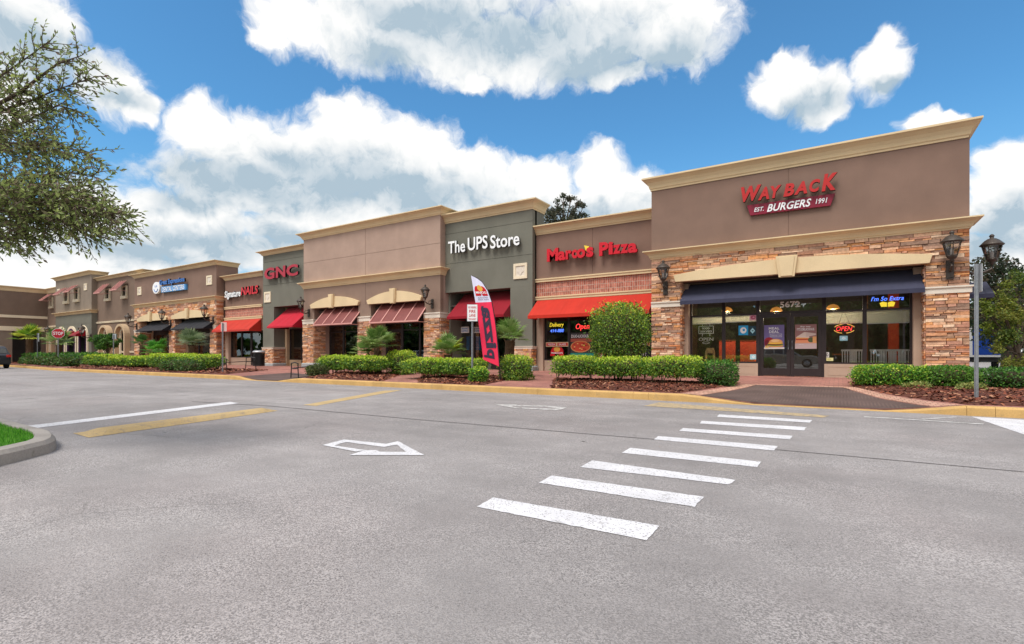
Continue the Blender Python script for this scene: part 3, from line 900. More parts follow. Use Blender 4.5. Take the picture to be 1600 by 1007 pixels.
def stone_pier(b, x0, x1, Y, z0, z1, seed, left=None, right=None, **kw):
    """a stone-clad pier front with returns of the given depth"""
    core = MB(); core.box(x0 + 0.002, x1 - 0.002, Y + 0.002, Y + 0.3, z0, z1)
    if left: core.box(x0 + 0.002, x0 + 0.25, Y + 0.3, Y + left, z0, z1)
    if right: core.box(x1 - 0.25, x1 - 0.002, Y + 0.3, Y + right, z0, z1)
    c = core.build('stone_backing', M['mortar'], b)
    s = MB(); stones(s, (x0, Y, z0), EX, EZ, -EY, x1 - x0, z1 - z0, seed, **kw)
    if right: stones(s, (x1, Y, z0), EY, EZ, EX, right, z1 - z0, seed + 1, **kw)
    if left: stones(s, (x0, Y + left, z0), -EY, EZ, -EX, left, z1 - z0, seed + 2, **kw)
    s.build('stone_cladding', M['stone'], b)
CORN = lambda zb, zt, o: [(0, zb), (o * .10, zb), (o * .12, zb + (zt - zb) * .12), (o * .22, zb + (zt - zb) * .18), (o * .30, zb + (zt - zb) * .40), (o * .48, zb + (zt - zb) * .62),
                          (o * .80, zb + (zt - zb) * .80), (o * .98, zb + (zt - zb) * .86), (o, zb + (zt - zb) * .88), (o, zt), (0, zt)]
def cornice(b, x0, x1, Y, zb, zt, o, backL=2.0, backR=2.0, mat='cream', name='cornice'):
    m = MB(); m.sweep([(x0, Y + backL), (x0, Y), (x1, Y), (x1, Y + backR)], CORN(zb, zt, o)); return m.build(name, M[mat], b)
def band(b, x0, x1, Y, z0, z1, o, mat='cream', name='trim_band'):
    m = MB(); m.box(x0, x1, Y - o, Y - 0.001, z0, z1); m.box(x0 + .002, x1 - .002, Y - o - 0.03, Y - o, z1 - (z1 - z0) * .35, z1 - .001); return m.build(name, M[mat], b)
def cap(b, x0, x1, Y, z0, z1, left=None, right=None):
    zm = z0 + (z1 - z0) * 0.72
    m = MB()
    path = []
    if left: path.append((x0, Y + left))
    path += [(x0, Y), (x1, Y)]
    if right: path.append((x1, Y + right))
    m.sweep(path, [(-0.02, z0), (0.05, z0), (0.05, zm), (0.085, zm + 0.01), (0.085, z1), (-0.02, z1)])
    m.box(x0 + .02, x1 - .02, Y + .02, Y + 0.3, z0, z1)
    return m.build('stone_cap', M['cap'], b)
def panels(b, x0, x1, Y, z0, z1, mat, zsp=(), xsp=(), th=0.25, gap=0.018, name='wall'):
    m = MB(); zz = [z0] + sorted(zsp) + [z1]; xx = [x0] + sorted(xsp) + [x1]
    m.box(x0 + .004, x1 - .004, Y + 0.016, Y + th, z0 + .002, z1 - .002)
    for i, (a, c) in enumerate(zip(xx, xx[1:])):
        for j, (d, e) in enumerate(zip(zz, zz[1:])):
            m.box(a + (gap / 2 if i else 0), c - (gap / 2 if i < len(xx) - 2 else 0), Y, Y + 0.0155, d + (gap / 2 if j else 0), e - (gap / 2 if j < len(zz) - 2 else 0))
    return m.build(name, M[mat], b)
def shell(b, x0, x1, Y, zt, mat, depth=15.0, room=6.0, zc=3.9, start=0.25, room_floor=ZB, ret=None, zr=None):
    """sides, rear and roof; with ret the high parapet only turns back that far and the building behind is lower"""
    m = MB(); e = 0.004; zr = zr if ret else zt; ret = ret or depth
    for a, c in ((x0 + e, x0 + 0.2), (x1 - 0.2, x1 - e)):
        m.box(a, c, Y + start, Y + ret, 0, zt)
        if ret < depth: m.box(a, c, Y + ret, Y + depth, 0, zr)
    if ret < depth: m.box(x0 + .2, x1 - .2, Y + ret - .2, Y + ret - e, zr - .8, zt)
    m.box(x0 + 0.2, x1 - 0.2, Y + depth - 0.2, Y + depth - e, 0, zr)
    m.build('side_wall', M[mat], b)
    r = MB(); r.box(x0 + 0.2, x1 - 0.2, Y + 0.3, Y + depth - 0.2, zr - 0.75, zr - 0.6); r.build('roof', M['roof'], b)
    i = MB(); i.box(x0 + .2, x1 - .2, Y + 0.32, Y + room, zc, zc + .1); i.box(x0 + .2, x1 - .2, Y + room, Y + room + .1, 0, zc)
    i.box(x0 + .2, x1 - .2, Y + 1.4, Y + room, room_floor - .1, room_floor + .004, None, 1)
    i.build('interior', [M['interior'], M['interior_floor']], b)
def window(b, x0, x1, z0, z1, Y, trans=(), t=0.055, mat='bronze', gl='glass', dep=0.11, name='window'):
    m = MB(); h = dep / 2
    m.box(x0, x0 + t, Y - h, Y + h, z0, z1); m.box(x1 - t, x1, Y - h, Y + h, z0, z1)
    m.box(x0 + t, x1 - t, Y - h, Y + h, z0, z0 + t); m.box(x0 + t, x1 - t, Y - h, Y + h, z1 - t, z1)
    for z in trans: m.box(x0 + t, x1 - t, Y - h + .004, Y + h - .004, z - t / 2, z + t / 2)
    f = m.build(name, M[mat], b)
    p = MB(); zz = [z0 + t] + list(trans) + [z1 - t]
    for i, (a, c) in enumerate(zip(zz, zz[1:])):
        p.box(x0 + t, x1 - t, Y - .005, Y + .005, a + (t / 2 if i else 0), c - (t / 2 if i < len(zz) - 2 else 0))
    p.build('pane', M[gl], f); return f
def door(b, x0, x1, z0, z1, Y, side=1, mat='bronze', st=0.11):
    m = MB(); h = 0.045
    m.box(x0 + .004, x0 + st, Y - h, Y + h, z0, z1); m.box(x1 - st, x1 - .004, Y - h, Y + h, z0, z1)
    m.box(x0 + st, x1 - st, Y - h, Y + h, z0 + .01, z0 + .27); m.box(x0 + st, x1 - st, Y - h, Y + h, z1 - .13, z1)
    f = m.build('door', M[mat], b)
    p = MB(); p.box(x0 + st, x1 - st, Y - .005, Y + .005, z0 + .27, z1 - .13); p.build('pane', M['glass'], f)
    hd = MB(); xh = x1 - st * .5 if side > 0 else x0 + st * .5
    hd.tube([(xh, Y - .045, z0 + .9), (xh, Y - .1, z0 + .92), (xh, Y - .1, z0 + 1.18), (xh, Y - .045, z0 + 1.2)], .012, 6); hd.build('handle', M['steel'], f)
    return f
def arch_lintel(b, x0, x1, Y, z0, zend, zmid, o=0.14, kx=None, kw=0.5, kz0=None, kz1=None, mat='cream', inset_=0.1):
    m = MB(); n = 20; x_ = [lerp(x0, x1, i / n) for i in range(n + 1)]
    top = [zend + (zmid - zend) * (1 - (2 * i / n - 1) ** 2) for i in range(n + 1)]
    poly = [(x0 + inset_, z0), (x1 - inset_, z0)] + [(x, z) for x, z in zip(x_[::-1], top[::-1])]
    m.prism(poly, 'y', Y - o, Y + 0.2)
    L = m.build('arch_lintel', M[mat], b)
    if kx is not None:
        k2 = MB(); kz0 = kz0 or z0 - .06; kz1 = kz1 or zmid + .1
        k2.prism([(kx - kw * .36, kz0), (kx + kw * .36, kz0), (kx + kw * .5, kz1), (kx - kw * .5, kz1)], 'y', Y - o - .12, Y - o - .002)
        k2.prism([(kx - kw * .26, kz0 + .03), (kx + kw * .26, kz0 + .03), (kx + kw * .37, kz1 - .03), (kx - kw * .37, kz1 - .03)], 'y', Y - o - .15, Y - o - .122)
        k2.build('keystone', M[mat], L)
    return L
def jamb(b, x0, x1, Y0, Y1, z0, z1, mat):
    m = MB(); m.box(x0, x1, Y0, Y1, z0, z1); return m.build('jamb', M[mat], b)
def base_block(b, x0, x1, Y, z1, left=0, right=0, o=0.12):
    m = MB(); path = ([(x0, Y + left)] if left else []) + [(x0, Y), (x1, Y)] + ([(x1, Y + right)] if right else [])
    m.sweep(path, [(-0.02, 0.1), (o, 0.1), (o, z1 - .05), (o - .05, z1), (-0.02, z1)]); return m.build('plinth', M['concrete'], b)
def bulkhead(b, x0, x1, Y, z1, mat='jamb'):
    m = MB(); z0 = 0.2
    m.box(x0, x1, Y - .06, Y + .06, z0, z1)
    fw = 0.1
    for a, c, d, e in ((x0 + fw, x1 - fw, ZB + .06, ZB + .075), (x0 + fw, x1 - fw, z1 - .1, z1 - .085)): m.box(a, c, Y - .068, Y - .06, d, e)
    for a in (x0 + fw, x1 - fw - .015): m.box(a, a + .015, Y - .068, Y - .06, ZB + .075, z1 - .1)
    return m.build('bulkhead', M[mat], b)
def medallion(label, x0, x1, Y, z0, z1, n=1):
    t = thing('wall_medallion', ((x0 + x1) / 2, Y, z0), label, 'wall plaque', 'cream medallions on the facades')
    m = MB(); e = (x1 - x0) * .16
    m.box(x0, x1, Y - .05, Y - .001, z0, z0 + e); m.box(x0, x1, Y - .05, Y - .001, z1 - e, z1)
    m.box(x0, x0 + e, Y - .05, Y - .001, z0 + e, z1 - e); m.box(x1 - e, x1, Y - .05, Y - .001, z0 + e, z1 - e)
    m.build('frame', M['cream_light'], t)
    p = MB(); p.box(x0 + e, x1 - e, Y - .018, Y - .001, z0 + e, z1 - e)
    cx, cz, r = (x0 + x1) / 2, (z0 + z1) / 2, (x1 - x0) * .2
    ring = [(cx + r * (1 + .25 * math.cos(4 * a)) * math.cos(a), cz + r * (1 + .25 * math.cos(4 * a)) * math.sin(a)) for a in [i * math.pi / 12 for i in range(24)]]
    p.prism(ring, 'y', Y - .035, Y - .019)
    p.build('panel', M['cap'], t)
def awning(name, label, x0, x1, Yb, zb, Yf, zf, val, mat, group, ribs=0, rib_mat='copper_rib', closed=True):
    t = thing(name, ((x0 + x1) / 2, Yb, zf - val), label, 'awning', group)
    m = MB(); th = 0.02; n = max(4, int((x1 - x0) / 0.7))
    ns, nr = n * 5, 5 if not ribs else 1
    rn = random.Random(int(abs(x0) * 100)); ph = rn.uniform(0, 6)
    def cl(i, j):                                        # cloth sagging a little between its hoops, with faint waves
        u, v = i / ns, j / nr
        sag = 0 if ribs else (.016 * math.sin(math.pi * ((u * n) % 1.0)) + .008 * mnoise.noise((u * n * 1.7 + ph, v * 2.0, ph))) * math.sin(math.pi * v) 
        return Vector((lerp(x0, x1, u), lerp(Yf, Yb, v), lerp(zf, zb, v) - sag))
    for i in range(ns):
        for j in range(nr):
            q = [cl(i, j), cl(i + 1, j), cl(i + 1, j + 1), cl(i, j + 1)]
            m.face(q); m.face([p - EZ * th for p in q][::-1])
    if not ribs:
        for i in range(1, n):                            # sewn seams
            for j in range(nr):
                p, q = cl(i * 5, j), cl(i * 5, j + 1); w_ = Vector((.006, 0, 0)); o_ = EZ * .004
                m.face([p - w_ + o_, p + w_ + o_, q + w_ + o_, q - w_ + o_])
    m.box(x0, x1, Yf - .012, Yf, zf - val, zf)
    if closed:
        for xa in (x0, x1 - .012):
            m.prism([(Yf, zf - val), (Yb, zf - val), (Yb, zb - .021), (Yf, zf - .021)], 'x', xa, xa + .012)
    m.build('canopy', M[mat], t)
    fr = MB(); r = .018
    fr.tube([(x0 + .05, Yf + .04, zf - .06), (x1 - .05, Yf + .04, zf - .06)], r, 6)
    for xa in (x0 + .06, x1 - .06): fr.tube([(xa, Yf + .04, zf - .06), (xa, Yb - .02, zf - .05)], r, 6)
    fr.build('frame', M['black_metal' if not ribs else rib_mat], t)
    if ribs:
        d = Vector((0, Yb - Yf, zb - zf)); nn = Vector((0, -(zb - zf), (Yb - Yf))).normalized()
        for i in range(ribs):
            xr = lerp(x0 + .03, x1 - .03, i / (ribs - 1)); q = MB(); c = Vector((xr, Yf, zf)) + d * .5 + nn * .022
            q.obox(c, (.028, 0, 0), d * .5, nn * .02); q.build('rib', M[rib_mat], t)
        q = MB(); q.box(x0 - .01, x1 + .01, Yf - .03, Yf - .013, zf - val - .02, zf + .02); q.build('front_bar', M[rib_mat], t)
    return t
# ------------------------------------------------------------------ corner burger restaurant (right end)
GA = 'awnings over the shop windows'
def bld(label, x0, x1, Y): return thing('shop_building', ((x0 + x1) / 2, Y, 0), label, 'building', 'shops of the plaza')
Y = 19.0; YG = 19.8
xl, xr = fx(1018, Y), fx(1515, Y)
W = bld('tall brown corner restaurant with ledgestone front and a burger sign, at the right end', xl, xr, Y)
zc0, zc1 = 4.58, 4.87                             # middle cornice
zt0, zt1 = 7.12, 7.56
shell(W, xl, xr, Y, zt1 - .05, 'taupe', 16, 6.5, 3.7, 0.3)
pL, pR = fx(1063, Y), fx(1446, Y)
zcap0, zcap1 = 2.80, 3.0
zo = 3.66                                          # underside of the stone panel
stone_pier(W, xl, pL, Y, 0.1, zcap0, 11, right=.45)
stone_pier(W, pR, xr, Y, 0.1, zcap0, 15, left=.45)
cap(W, xl, pL, Y, zcap0, zcap1, right=.45); cap(W, pR, xr, Y, zcap0, zcap1, left=.45, right=1.2)
stone_pier(W, xl, pL, Y, zcap1, zo, 21, right=.45)
stone_pier(W, pR, xr, Y, zcap1, zo, 25, left=.45)
stone_pier(W, xl, xr, Y, zo, zc0 + .02, 31, lmax=.72)
cornice(W, xl, xr, Y - .02, zc0, zc1, .26, 1.0, 1.0)
panels(W, xl, xr, Y, zc1 - .02, zt0 + .05, 'taupe', (), (fx(1232, Y),), .3, .02)
cornice(W, xl, xr - .05, Y, zt0, zt1, .29, 15.0, 15.0)
arch_lintel(W, fx(1054, Y), fx(1456, Y), Y - .05, zo + .02, 3.92, 4.17, .12, fx(1230, Y), .62, zo - .1, 4.24, inset_=.07)
gl0, gl1 = fx(1079, YG), fx(1425, YG)
jamb(W, pL + .001, gl0, Y + .46, YG + .1, .1, zo, 'jamb'); jamb(W, gl1, pR - .001, Y + .46, YG + .1, .1, zo, 'jamb')
dx0, dxm, dx1 = fx(1184.5, YG), fx(1235, YG), fx(1288, YG)
ztr, zsil, zhd = 2.47, .76, 3.05
jamb(W, gl0, gl1, YG - .06, YG + .1, zhd, zo, 'bronze')
bulkhead(W, gl0, dx0, YG, zsil); bulkhead(W, dx1, gl1, YG, zsil)
m1, m2 = fx(1131, YG), fx(1351, YG)
for a, c in ((gl0, m1), (m1, dx0), (dx1, m2), (m2, gl1)): window(W, a, c, zsil, zhd, YG, (ztr,))
window(W, dx0, dx1, ztr, zhd, YG, (), .06, name='transom')
for a_ in (dx0, dx1 - .06):
    fr = MB(); fr.box(a_, a_ + .06, YG - .06, YG + .06, ZB - .02, ztr); fr.build('door_jamb', M['bronze'], W)

door(W, dx0 + .062, dxm, ZB, ztr - .004, YG, 1); door(W, dxm + .002, dx1 - .062, ZB, ztr - .004, YG, -1)
nm = MB(); text(nm, '5672', (fx(1234.5, YG), YG - .062, fz(1234, 476, YG)), EX, EZ, -EY, .60, .20, .012, .02); nm.build('house_number', M['sign_white'], W)
awning('awning', 'long navy awning under the arch of the corner restaurant', pL + .02, pR - .02, YG - .15, 3.62, Y - .12, 2.98, .13, 'navy', GA)
awning('awning', 'dark end awning on the right side wall of the corner restaurant', xr + 0.1, xr + .75, Y + 2.2, 3.3, Y + 1.25, 2.85, .12, 'navy', GA)

def sign_letters(t, items, depth, mats, name='lettering'):
    """items: (text, px0, pxL_top, pxL_bot, px1, pxR_top, pxR_bot, Y, bold, shear)"""
    m = MB()
    for s, x0, x1, z0, z1, Yp, bold, shear in items:
        text(m, s, ((x0 + x1) / 2, Yp, (z0 + z1) / 2), EX, EZ, -EY, x1 - x0, z1 - z0, depth, bold, shear)
    # sides take the second material
    i = 0
    for k in range(len(m.f)):
        pass
    return m.build(name, mats, t)
def text2(mb, s, x0, x1, z0, z1, Yp, depth, bold=0.0, shear=0.0, spacing=1.0):
    text(mb, s, ((x0 + x1) / 2, Yp, (z0 + z1) / 2), EX, EZ, -EY, x1 - x0, z1 - z0, depth, bold, shear, spacing, 0, 1)
# burger sign
t = thing('shop_sign', (fx(1235, Y), Y, 5.6), 'slanted red letters over a maroon panel reading EST. BURGERS 1991', 'sign', 'shop signs of the plaza')
def zq(px, py, YY=None): return fz(px, py, YY if YY is not None else Y)
mb = MB()
specs = [('W', 1159.5, 1191, 294, 317.5, 291.7, 316), ('A', 1185.5, 1203.5, 296, 315.5, 0, 0), ('Y', 1205, 1222, 293.5, 312.5, 0, 0), ('B', 1225, 1242, 290.5, 310, 0, 0),
         ('A', 1241.5, 1262, 287.5, 307, 0, 0), ('C', 1265, 1282, 284, 303.5, 0, 0), ('K', 1284, 1308.5, 275, 301.5, 0, 0)]
for ch, a, c, tp, bt, *_ in specs:
    mid = (a + c) / 2
    text2(mb, ch, fx(a, Y), fx(c, Y), zq(mid, bt), zq(mid, tp), Y - .14, .12, .045, .22)
mb.build('lettering', [M['red_face'], M['sign_black']], t)
pm = MB(); zz = lambda p: (fx(p[0], Y), zq(*p))
pm.prism([zz((1167.5, 322.5)), zz((1173, 338)), zz((1297.5, 322.5)), zz((1305, 303.5))], 'y', Y - .10, Y - .02)
panel = pm.build('sign_panel', M['maroon'], t)
mb = MB()
text2(mb, 'EST.', fx(1179, Y), fx(1194, Y), zq(1186, 332), zq(1186, 325.5), Y - .11, .012, .012, .25)
text2(mb, 'BURGERS', fx(1199, Y), fx(1268, Y), zq(1233, 328.5), zq(1233, 316.5), Y - .11, .012, .022, .3, 1.05)
text2(mb, '1991', fx(1274.5, Y), fx(1293, Y), zq(1284, 319.5), zq(1284, 311.5), Y - .11, .012, .01, .25)
# the words climb with the panel: shear them along its slope
sl = (zz((1305, 303.5))[1] - zz((1167.5, 322.5))[1]) / (zz((1305, 303.5))[0] - zz((1167.5, 322.5))[0])
mb.build('panel_lettering', [M['sign_white'], M['sign_white']], panel)

# ------------------------------------------------------------------ pizza shop
Y = 20.75; YG = 20.95
xl, xr = fx(838, Y), fx(1018, Y) + .5
P_ = bld('low dark brown pizza shop with brick band and orange-red awning, left of the corner restaurant', xl, xr, Y)
zt0, zt1 = fz(838, 368.5, Y), fz(834, 353.4, Y - .3)
zb0, zb1 = fz(838, 442.3, Y), fz(838, 437, Y); zd0, zd1 = fz(838, 470, Y), fz(838, 464.6, Y)
shell(P_, xl, xr, Y, zt1 - .05, 'brown', 15, 6, 3.6)
panels(P_, xl, xr, Y, zb1 - .01, zt0 + .05, 'brown', (), (fx(926, Y),), .25, .018)
bk = MB(); bk.box(xl + .003, xr - .003, Y + .004, Y + .25, zd1 - .01, zb0 + .01); bk.build('brick_band', M['brick'], P_)
band(P_, xl, xr, Y, zb0, zb1, .08); band(P_, xl, xr, Y, zd0, zd1, .08)
cornice(P_, xl, xr, Y, zt0, zt1, .32, .5, .5)
hd = MB(); hd.box(xl + .003, xr - .003, Y + .01, Y + .25, 3.05, zd0 + .003); hd.build('header', M['jamb'], P_)
ps = [851.5, 889.5, 931, 975, 1019]
zs0 = fz(851, 563.5, YG)
jamb(P_, xl + .002, fx(851.5, YG), Y + .01, Y + .3, .1, 3.05, 'jamb')
gxs = [fx(p, YG) for p in ps]
bulkhead(P_, gxs[0], gxs[-1], YG, zs0, 'jamb')
for a, c in zip(gxs, gxs[1:]): window(P_, a, c, zs0, 3.05, YG)
awning('awning', 'orange-red awning of the pizza shop, half behind the round clipped shrub', fx(841, Y), xr - .3, Y - .09, zd0 - .02, Y - .95, fz(836, 493, Y - .95), .14, 'orange_fabric', GA)
t = thing('shop_sign', (fx(930, Y), Y, 5.0), 'fat red letters ending in pizza, with a yellow slice', 'sign', 'shop signs of the plaza')
mb = MB()
for ch, a, c, tp, bt in (('M', 859, 876.5, 390, 410), ('a', 876.5, 887.5, 394.5, 408.5), ('r', 888, 897, 393, 407), ('c', 897.5, 905.5, 392, 405.5), ('o', 905, 918.5, 390.5, 405), ('s', 920, 931, 388, 403.5),
                         ('P', 940, 954.5, 380.5, 401.5), ('i', 954.5, 961.5, 380, 399.5), ('z', 961.5, 973, 384.5, 398.5), ('z', 973, 985, 383.5, 397.5), ('a', 984.5, 999, 382, 397)):
    mid = (a + c) / 2
    text2(mb, ch, fx(a, Y), fx(c, Y), fz(mid, bt, Y), fz(mid, tp, Y), Y - .15, .13, .042)
mb.build('lettering', [M['bright_red'], M['red_return']], t)
mb = MB(); mb.prism([(fx(915.5, Y), fz(915, 385, Y)), (fx(923.5, Y), fz(923, 386.5, Y)), (fx(918, Y), fz(918, 393.5, Y))][::-1], 'y', Y - .19, Y - .05); mb.build('slice', M['yellow'], t)

# ------------------------------------------------------------------ grey-green parcel shop
Y = 20.4
xl, xr = fx(694, Y), fx(832, Y)
U_ = bld('grey-green parcel shop front with dark red awning, right of the tall beige building', xl, xr, Y)
zt0, zt1 = fz(832, 327, Y), fz(834, 309, Y - .3)
shell(U_, xl, xr, Y, zt1 - .05, 'sage', 15, 6.5, 3.5, .25, ret=1.1, zr=zt1 - 1.6)
zsof = fz(697, 458, Y)
gz = [fz(694, 367, Y), fz(697, 414, Y)]
gz = [(fz(694, 367, Y) + fz(832, 345.7, Y)) / 2, (fz(697, 414, Y) + fz(832, 396.6, Y)) / 2]
panels(U_, xl, xr, Y, zsof, zt0 + .05, 'sage', gz, (), .25, .02)
cornice(U_, xl, xr, Y, zt0, zt1, .34, 1.1, 1.1)
xo = fx(797.5, Y)
zc_ = fz(832, 541.8, Y)
panels(U_, xo, xr, Y, zc_, zsof - .002, 'sage', (), (), .25, .02)
m = MB(); m.box(xr - .2, xr - .004, Y + .25, Y + .4, 0, zt0); m.build('pier_return', M['sage'], U_)
cap(U_, xo, xr, Y - .05, zc_ - .1, zc_ + .02, right=.36)
stone_pier(U_, xo, xr, Y - .06, .55, zc_ - .1, 41, right=.36)
base_block(U_, xo, xr, Y - .05, .56, right=.36)
YG = Y + 1.2
gx0, gx1 = fx(715, YG), xo + .3
jamb(U_, xl + .01, gx0, YG - .3, YG + .05, .1, 3.4, 'sage')
m = MB(); m.box(xl + .01, xr - .21, Y + .26, YG - .05, zsof + .01, zsof + .1); m.build('soffit', M['sage'], U_)
m = MB(); m.box(xl + .01, gx1, YG - .04, YG + .06, 3.0, zsof); m.build('header', M['sage'], U_)
n = 4; gx = [lerp(gx0, gx1, i / n) for i in range(n + 1)]
for i, (a, c) in enumerate(zip(gx, gx[1:])):
    if i == 2: door(U_, a, c, ZB, 2.5, YG); window(U_, a, c, 2.5, 3.0, YG, name='transom')
    else:
        window(U_, a, c, .62, 3.0, YG, (2.5,)); bulkhead(U_, a, c, YG, .62, 'sage')
jamb(U_, gx1, xr - .21, YG - .05, YG + .05, .1, 3.0, 'sage')
awning('awning', 'dark red awning of the parcel shop, behind the tall feather banner', fx(691, Y - .9), xo - .02, Y + .9, zsof - .02, Y - .55, fz(690, 496, Y - .55), .12, 'dark_red_fabric', GA)
t = thing('shop_sign', (fx(760, Y), Y, 5.4), 'white raised letters on the grey-green parcel shop front', 'sign', 'shop signs of the plaza')
mb = MB()
def run(mb, items, Yp, depth, bold, shear=0.0, YY=None):
    for s, a, c, tp0, bt0 in items:
        mid = (a + c) / 2
        text2(mb, s, fx(a, YY), fx(c, YY), fz(mid, bt0, YY), fz(mid, tp0, YY), Yp, depth, bold, shear)
run(mb, [('The', 704.5, 731, 377.5, 396.5), ('UPS', 735, 766, 371, 391.5), ('Store', 770, 815.5, 366.5, 387.5)], Y - .12, .10, .018, 0, Y)
mb.build('lettering', [M['sign_white'], M['sign_black']], t)
medallion('cream square medallion beside the dark red parcel shop awning', fx(803, Y), fx(824, Y), Y, fz(813, 436, Y), fz(813, 412, Y))

# ------------------------------------------------------------------ tall beige building with two ribbed awnings
Y = 20.0; YG = 21.15
xl, xr = fx(474.5, Y), fx(688, Y)
B_ = bld('tall beige building with two brown-red ribbed awnings under cream arches', xl, xr, Y)
def avg(pxa, pya, pxb, pyb, YY): return (fz(pxa, pya, YY) + fz(pxb, pyb, YY)) / 2
zt1 = avg(468, 366, 689.5, 319.9, Y - .3); zt0 = avg(477, 375.6, 689, 335.3, Y)
zg = avg(478, 411, 689, 380, Y); zc1 = avg(465, 442.4, 695, 416, Y - .25); zc0 = avg(475, 452.3, 689, 429.5, Y)
zk1 = avg(474, 500, 689, 488.6, Y); zk0 = avg(474, 507, 689, 497, Y)
shell(B_, xl, xr, Y, zt1 - .05, 'beige', 15, 7, 3.6, .25, ret=1.3, zr=zt1 - 1.6)
panels(B_, xl, xr, Y, zc1 - .03, zt0 + .05, 'beige', (zg,), (fx(571, Y),), .25, .02)
cornice(B_, xl, xr, Y, zt0, zt1, .34, 1.3, 1.3)
cornice(B_, xl, xr, Y, zc0, zc1, .28, .4, .8)
zl = fz(575, 476.5, Y)                              # underside of the arches
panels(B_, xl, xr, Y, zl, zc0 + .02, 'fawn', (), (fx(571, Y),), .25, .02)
prs = [(474.5, 491), (560, 579.5), (663.6, 688)]
for i, (a, c) in enumerate(prs):
    a, c = fx(a, Y), fx(c, Y)
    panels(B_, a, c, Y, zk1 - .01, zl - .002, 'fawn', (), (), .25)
    dpt = .85
    stone_pier(B_, a, c, Y - .05, .3, zk0, 50 + 7 * i, right=dpt)
    cap(B_, a, c, Y - .04, zk0, zk1, right=dpt if i == 2 else .3)
    base_block(B_, a, c, Y - .04, .56, right=.7)
    jamb(B_, c - .25, c + .001, Y + .8, YG + .1, .2, zl, 'beige')
    if i < 2: jamb(B_, c - .25, c - .01, Y + .26, Y + .79, zk0, zl, 'fawn')
for i in range(2):
    a, c = fx(prs[i][1], Y), fx(prs[i + 1][0], Y)
    m = MB(); m.box(a + .01, c - .26, YG - .05, YG + .1, 2.85, zl); m.box(a + .01, c - .01, Y + .26, YG - .06, zl + .005, zl + .1); m.build('header', M['bronze'], B_)
    k3 = [lerp(a, c, q) for q in (0.0, .33, .66, 1.0)]
    for j, (p, q) in enumerate(zip(k3, k3[1:])):
        if (i == 0 and j == 2) or (i == 1 and j == 0): door(B_, p, q, ZB, 2.45, YG); window(B_, p, q, 2.45, 2.85, YG, name='transom')
        else: window(B_, p, q, .62, 2.85, YG, (2.45,)); bulkhead(B_, p, q, YG, .62, 'beige')
arch_lintel(B_, fx(487, Y), fx(563, Y), Y, zl + .01, zl + .22, zl + .62, .14, fx(522, Y), .42, zl - .06, zl + .74)
arch_lintel(B_, fx(575.5, Y), fx(661.5, Y), Y, zl + .01, zl + .22, zl + .62, .14, fx(618, Y), .42, zl - .06, zl + .74)
for i, (a, c, py, lab) in enumerate(((489.7, 550, 507.3, 'brown-red ribbed metal awning on the left of the beige building'), (577, 653.7, 503.4, 'brown-red ribbed metal awning beside the wall lantern of the beige building'))):
    awning('awning', lab, fx(a, Y - .55), fx(c, Y - .55), Y + .35, zl - .02, Y - .55, avg(a, py, c, py - 1.5, Y - .55), .03, 'copper', GA, 5 if i == 0 else 5, closed=False)

# ------------------------------------------------------------------ grey-green vitamin shop
Y = 20.4; YG = Y + 1.1
xl, xr = fx(411, Y), fx(477, Y)
G_ = bld('narrow grey-green shop front with three crimson letters and a bright red awning', xl, xr, Y)
zt1 = avg(401.6, 394.3, 470, 381.3, Y - .3); zt0 = avg(411, 401, 474, 389.5, Y)
zsof = avg(412, 481.3, 474, 476, Y)
shell(G_, xl, xr, Y, zt1 - .05, 'sage', 15, 6, 3.5, .25, ret=1.3, zr=zt1 - 1.6)
panels(G_, xl, xr, Y, zsof, zt0 + .05, 'sage', (avg(412, 413.4, 476.6, 398, Y), avg(412, 449, 476.6, 437, Y)), (), .25, .022)
cornice(G_, xl, xr, Y, zt0, zt1, .34, 1.3, .2)
xo = fx(428, Y); zc_ = fz(420, 544, Y)
panels(G_, xl, xo, Y, zc_, zsof - .002, 'sage', (), (), .25)
m = MB(); m.box(xo - .25, xo - .002, Y + .25, Y + .8, zc_, zsof); m.build('pier_return', M['sage'], G_)
stone_pier(G_, xl, xo, Y - .05, .5, zc_ - .06, 71, right=.85); cap(G_, xl, xo, Y - .04, zc_ - .06, zc_ + .05, right=.85); base_block(G_, xl, xo, Y - .04, .5, right=.85)
jamb(G_, xo - .25, xo + .15, Y + .82, YG + .1, .2, zsof, 'surround')
m = MB(); m.box(xo + .16, xr - .1, YG - .05, YG + .1, 2.8, zsof); m.box(xo, xr - .1, Y + .26, YG - .06, zsof + .005, zsof + .1); m.build('header', M['sage'], G_)
a, c = xo + .15, xr - .1; q = lerp(a, c, .42)
window(G_, a, q, .72, 2.8, YG); bulkhead(G_, a, q, YG, .72, 'surround'); door(G_, q, c, ZB, 2.8, YG)
awning('awning', 'bright red awning of the narrow grey-green shop', fx(417, Y - .75), xr - .2, Y + .8, zsof - .02, Y - .75, avg(417, 511, 473, 508, Y - .75), .1, 'red_fabric', GA)
t = thing('shop_sign', (fx(445, Y), Y, 5.5), 'three wide crimson letters on the narrow grey-green shop', 'sign', 'shop signs of the plaza')
mb = MB(); run(mb, [('G', 418.5, 434.5, 419.5, 437.5), ('N', 436.5, 451.5, 417, 434.5), ('C', 453, 471, 414.5, 432.5)], Y - .14, .12, .04, 0, Y)
mb.build('lettering', [M['crimson'], M['sign_black']], t)
medallion('cream square medallion between the nail salon letters and the bright red awning', fx(413.5, Y), fx(423.5, Y), Y, fz(418, 473, Y), fz(418, 456.5, Y))

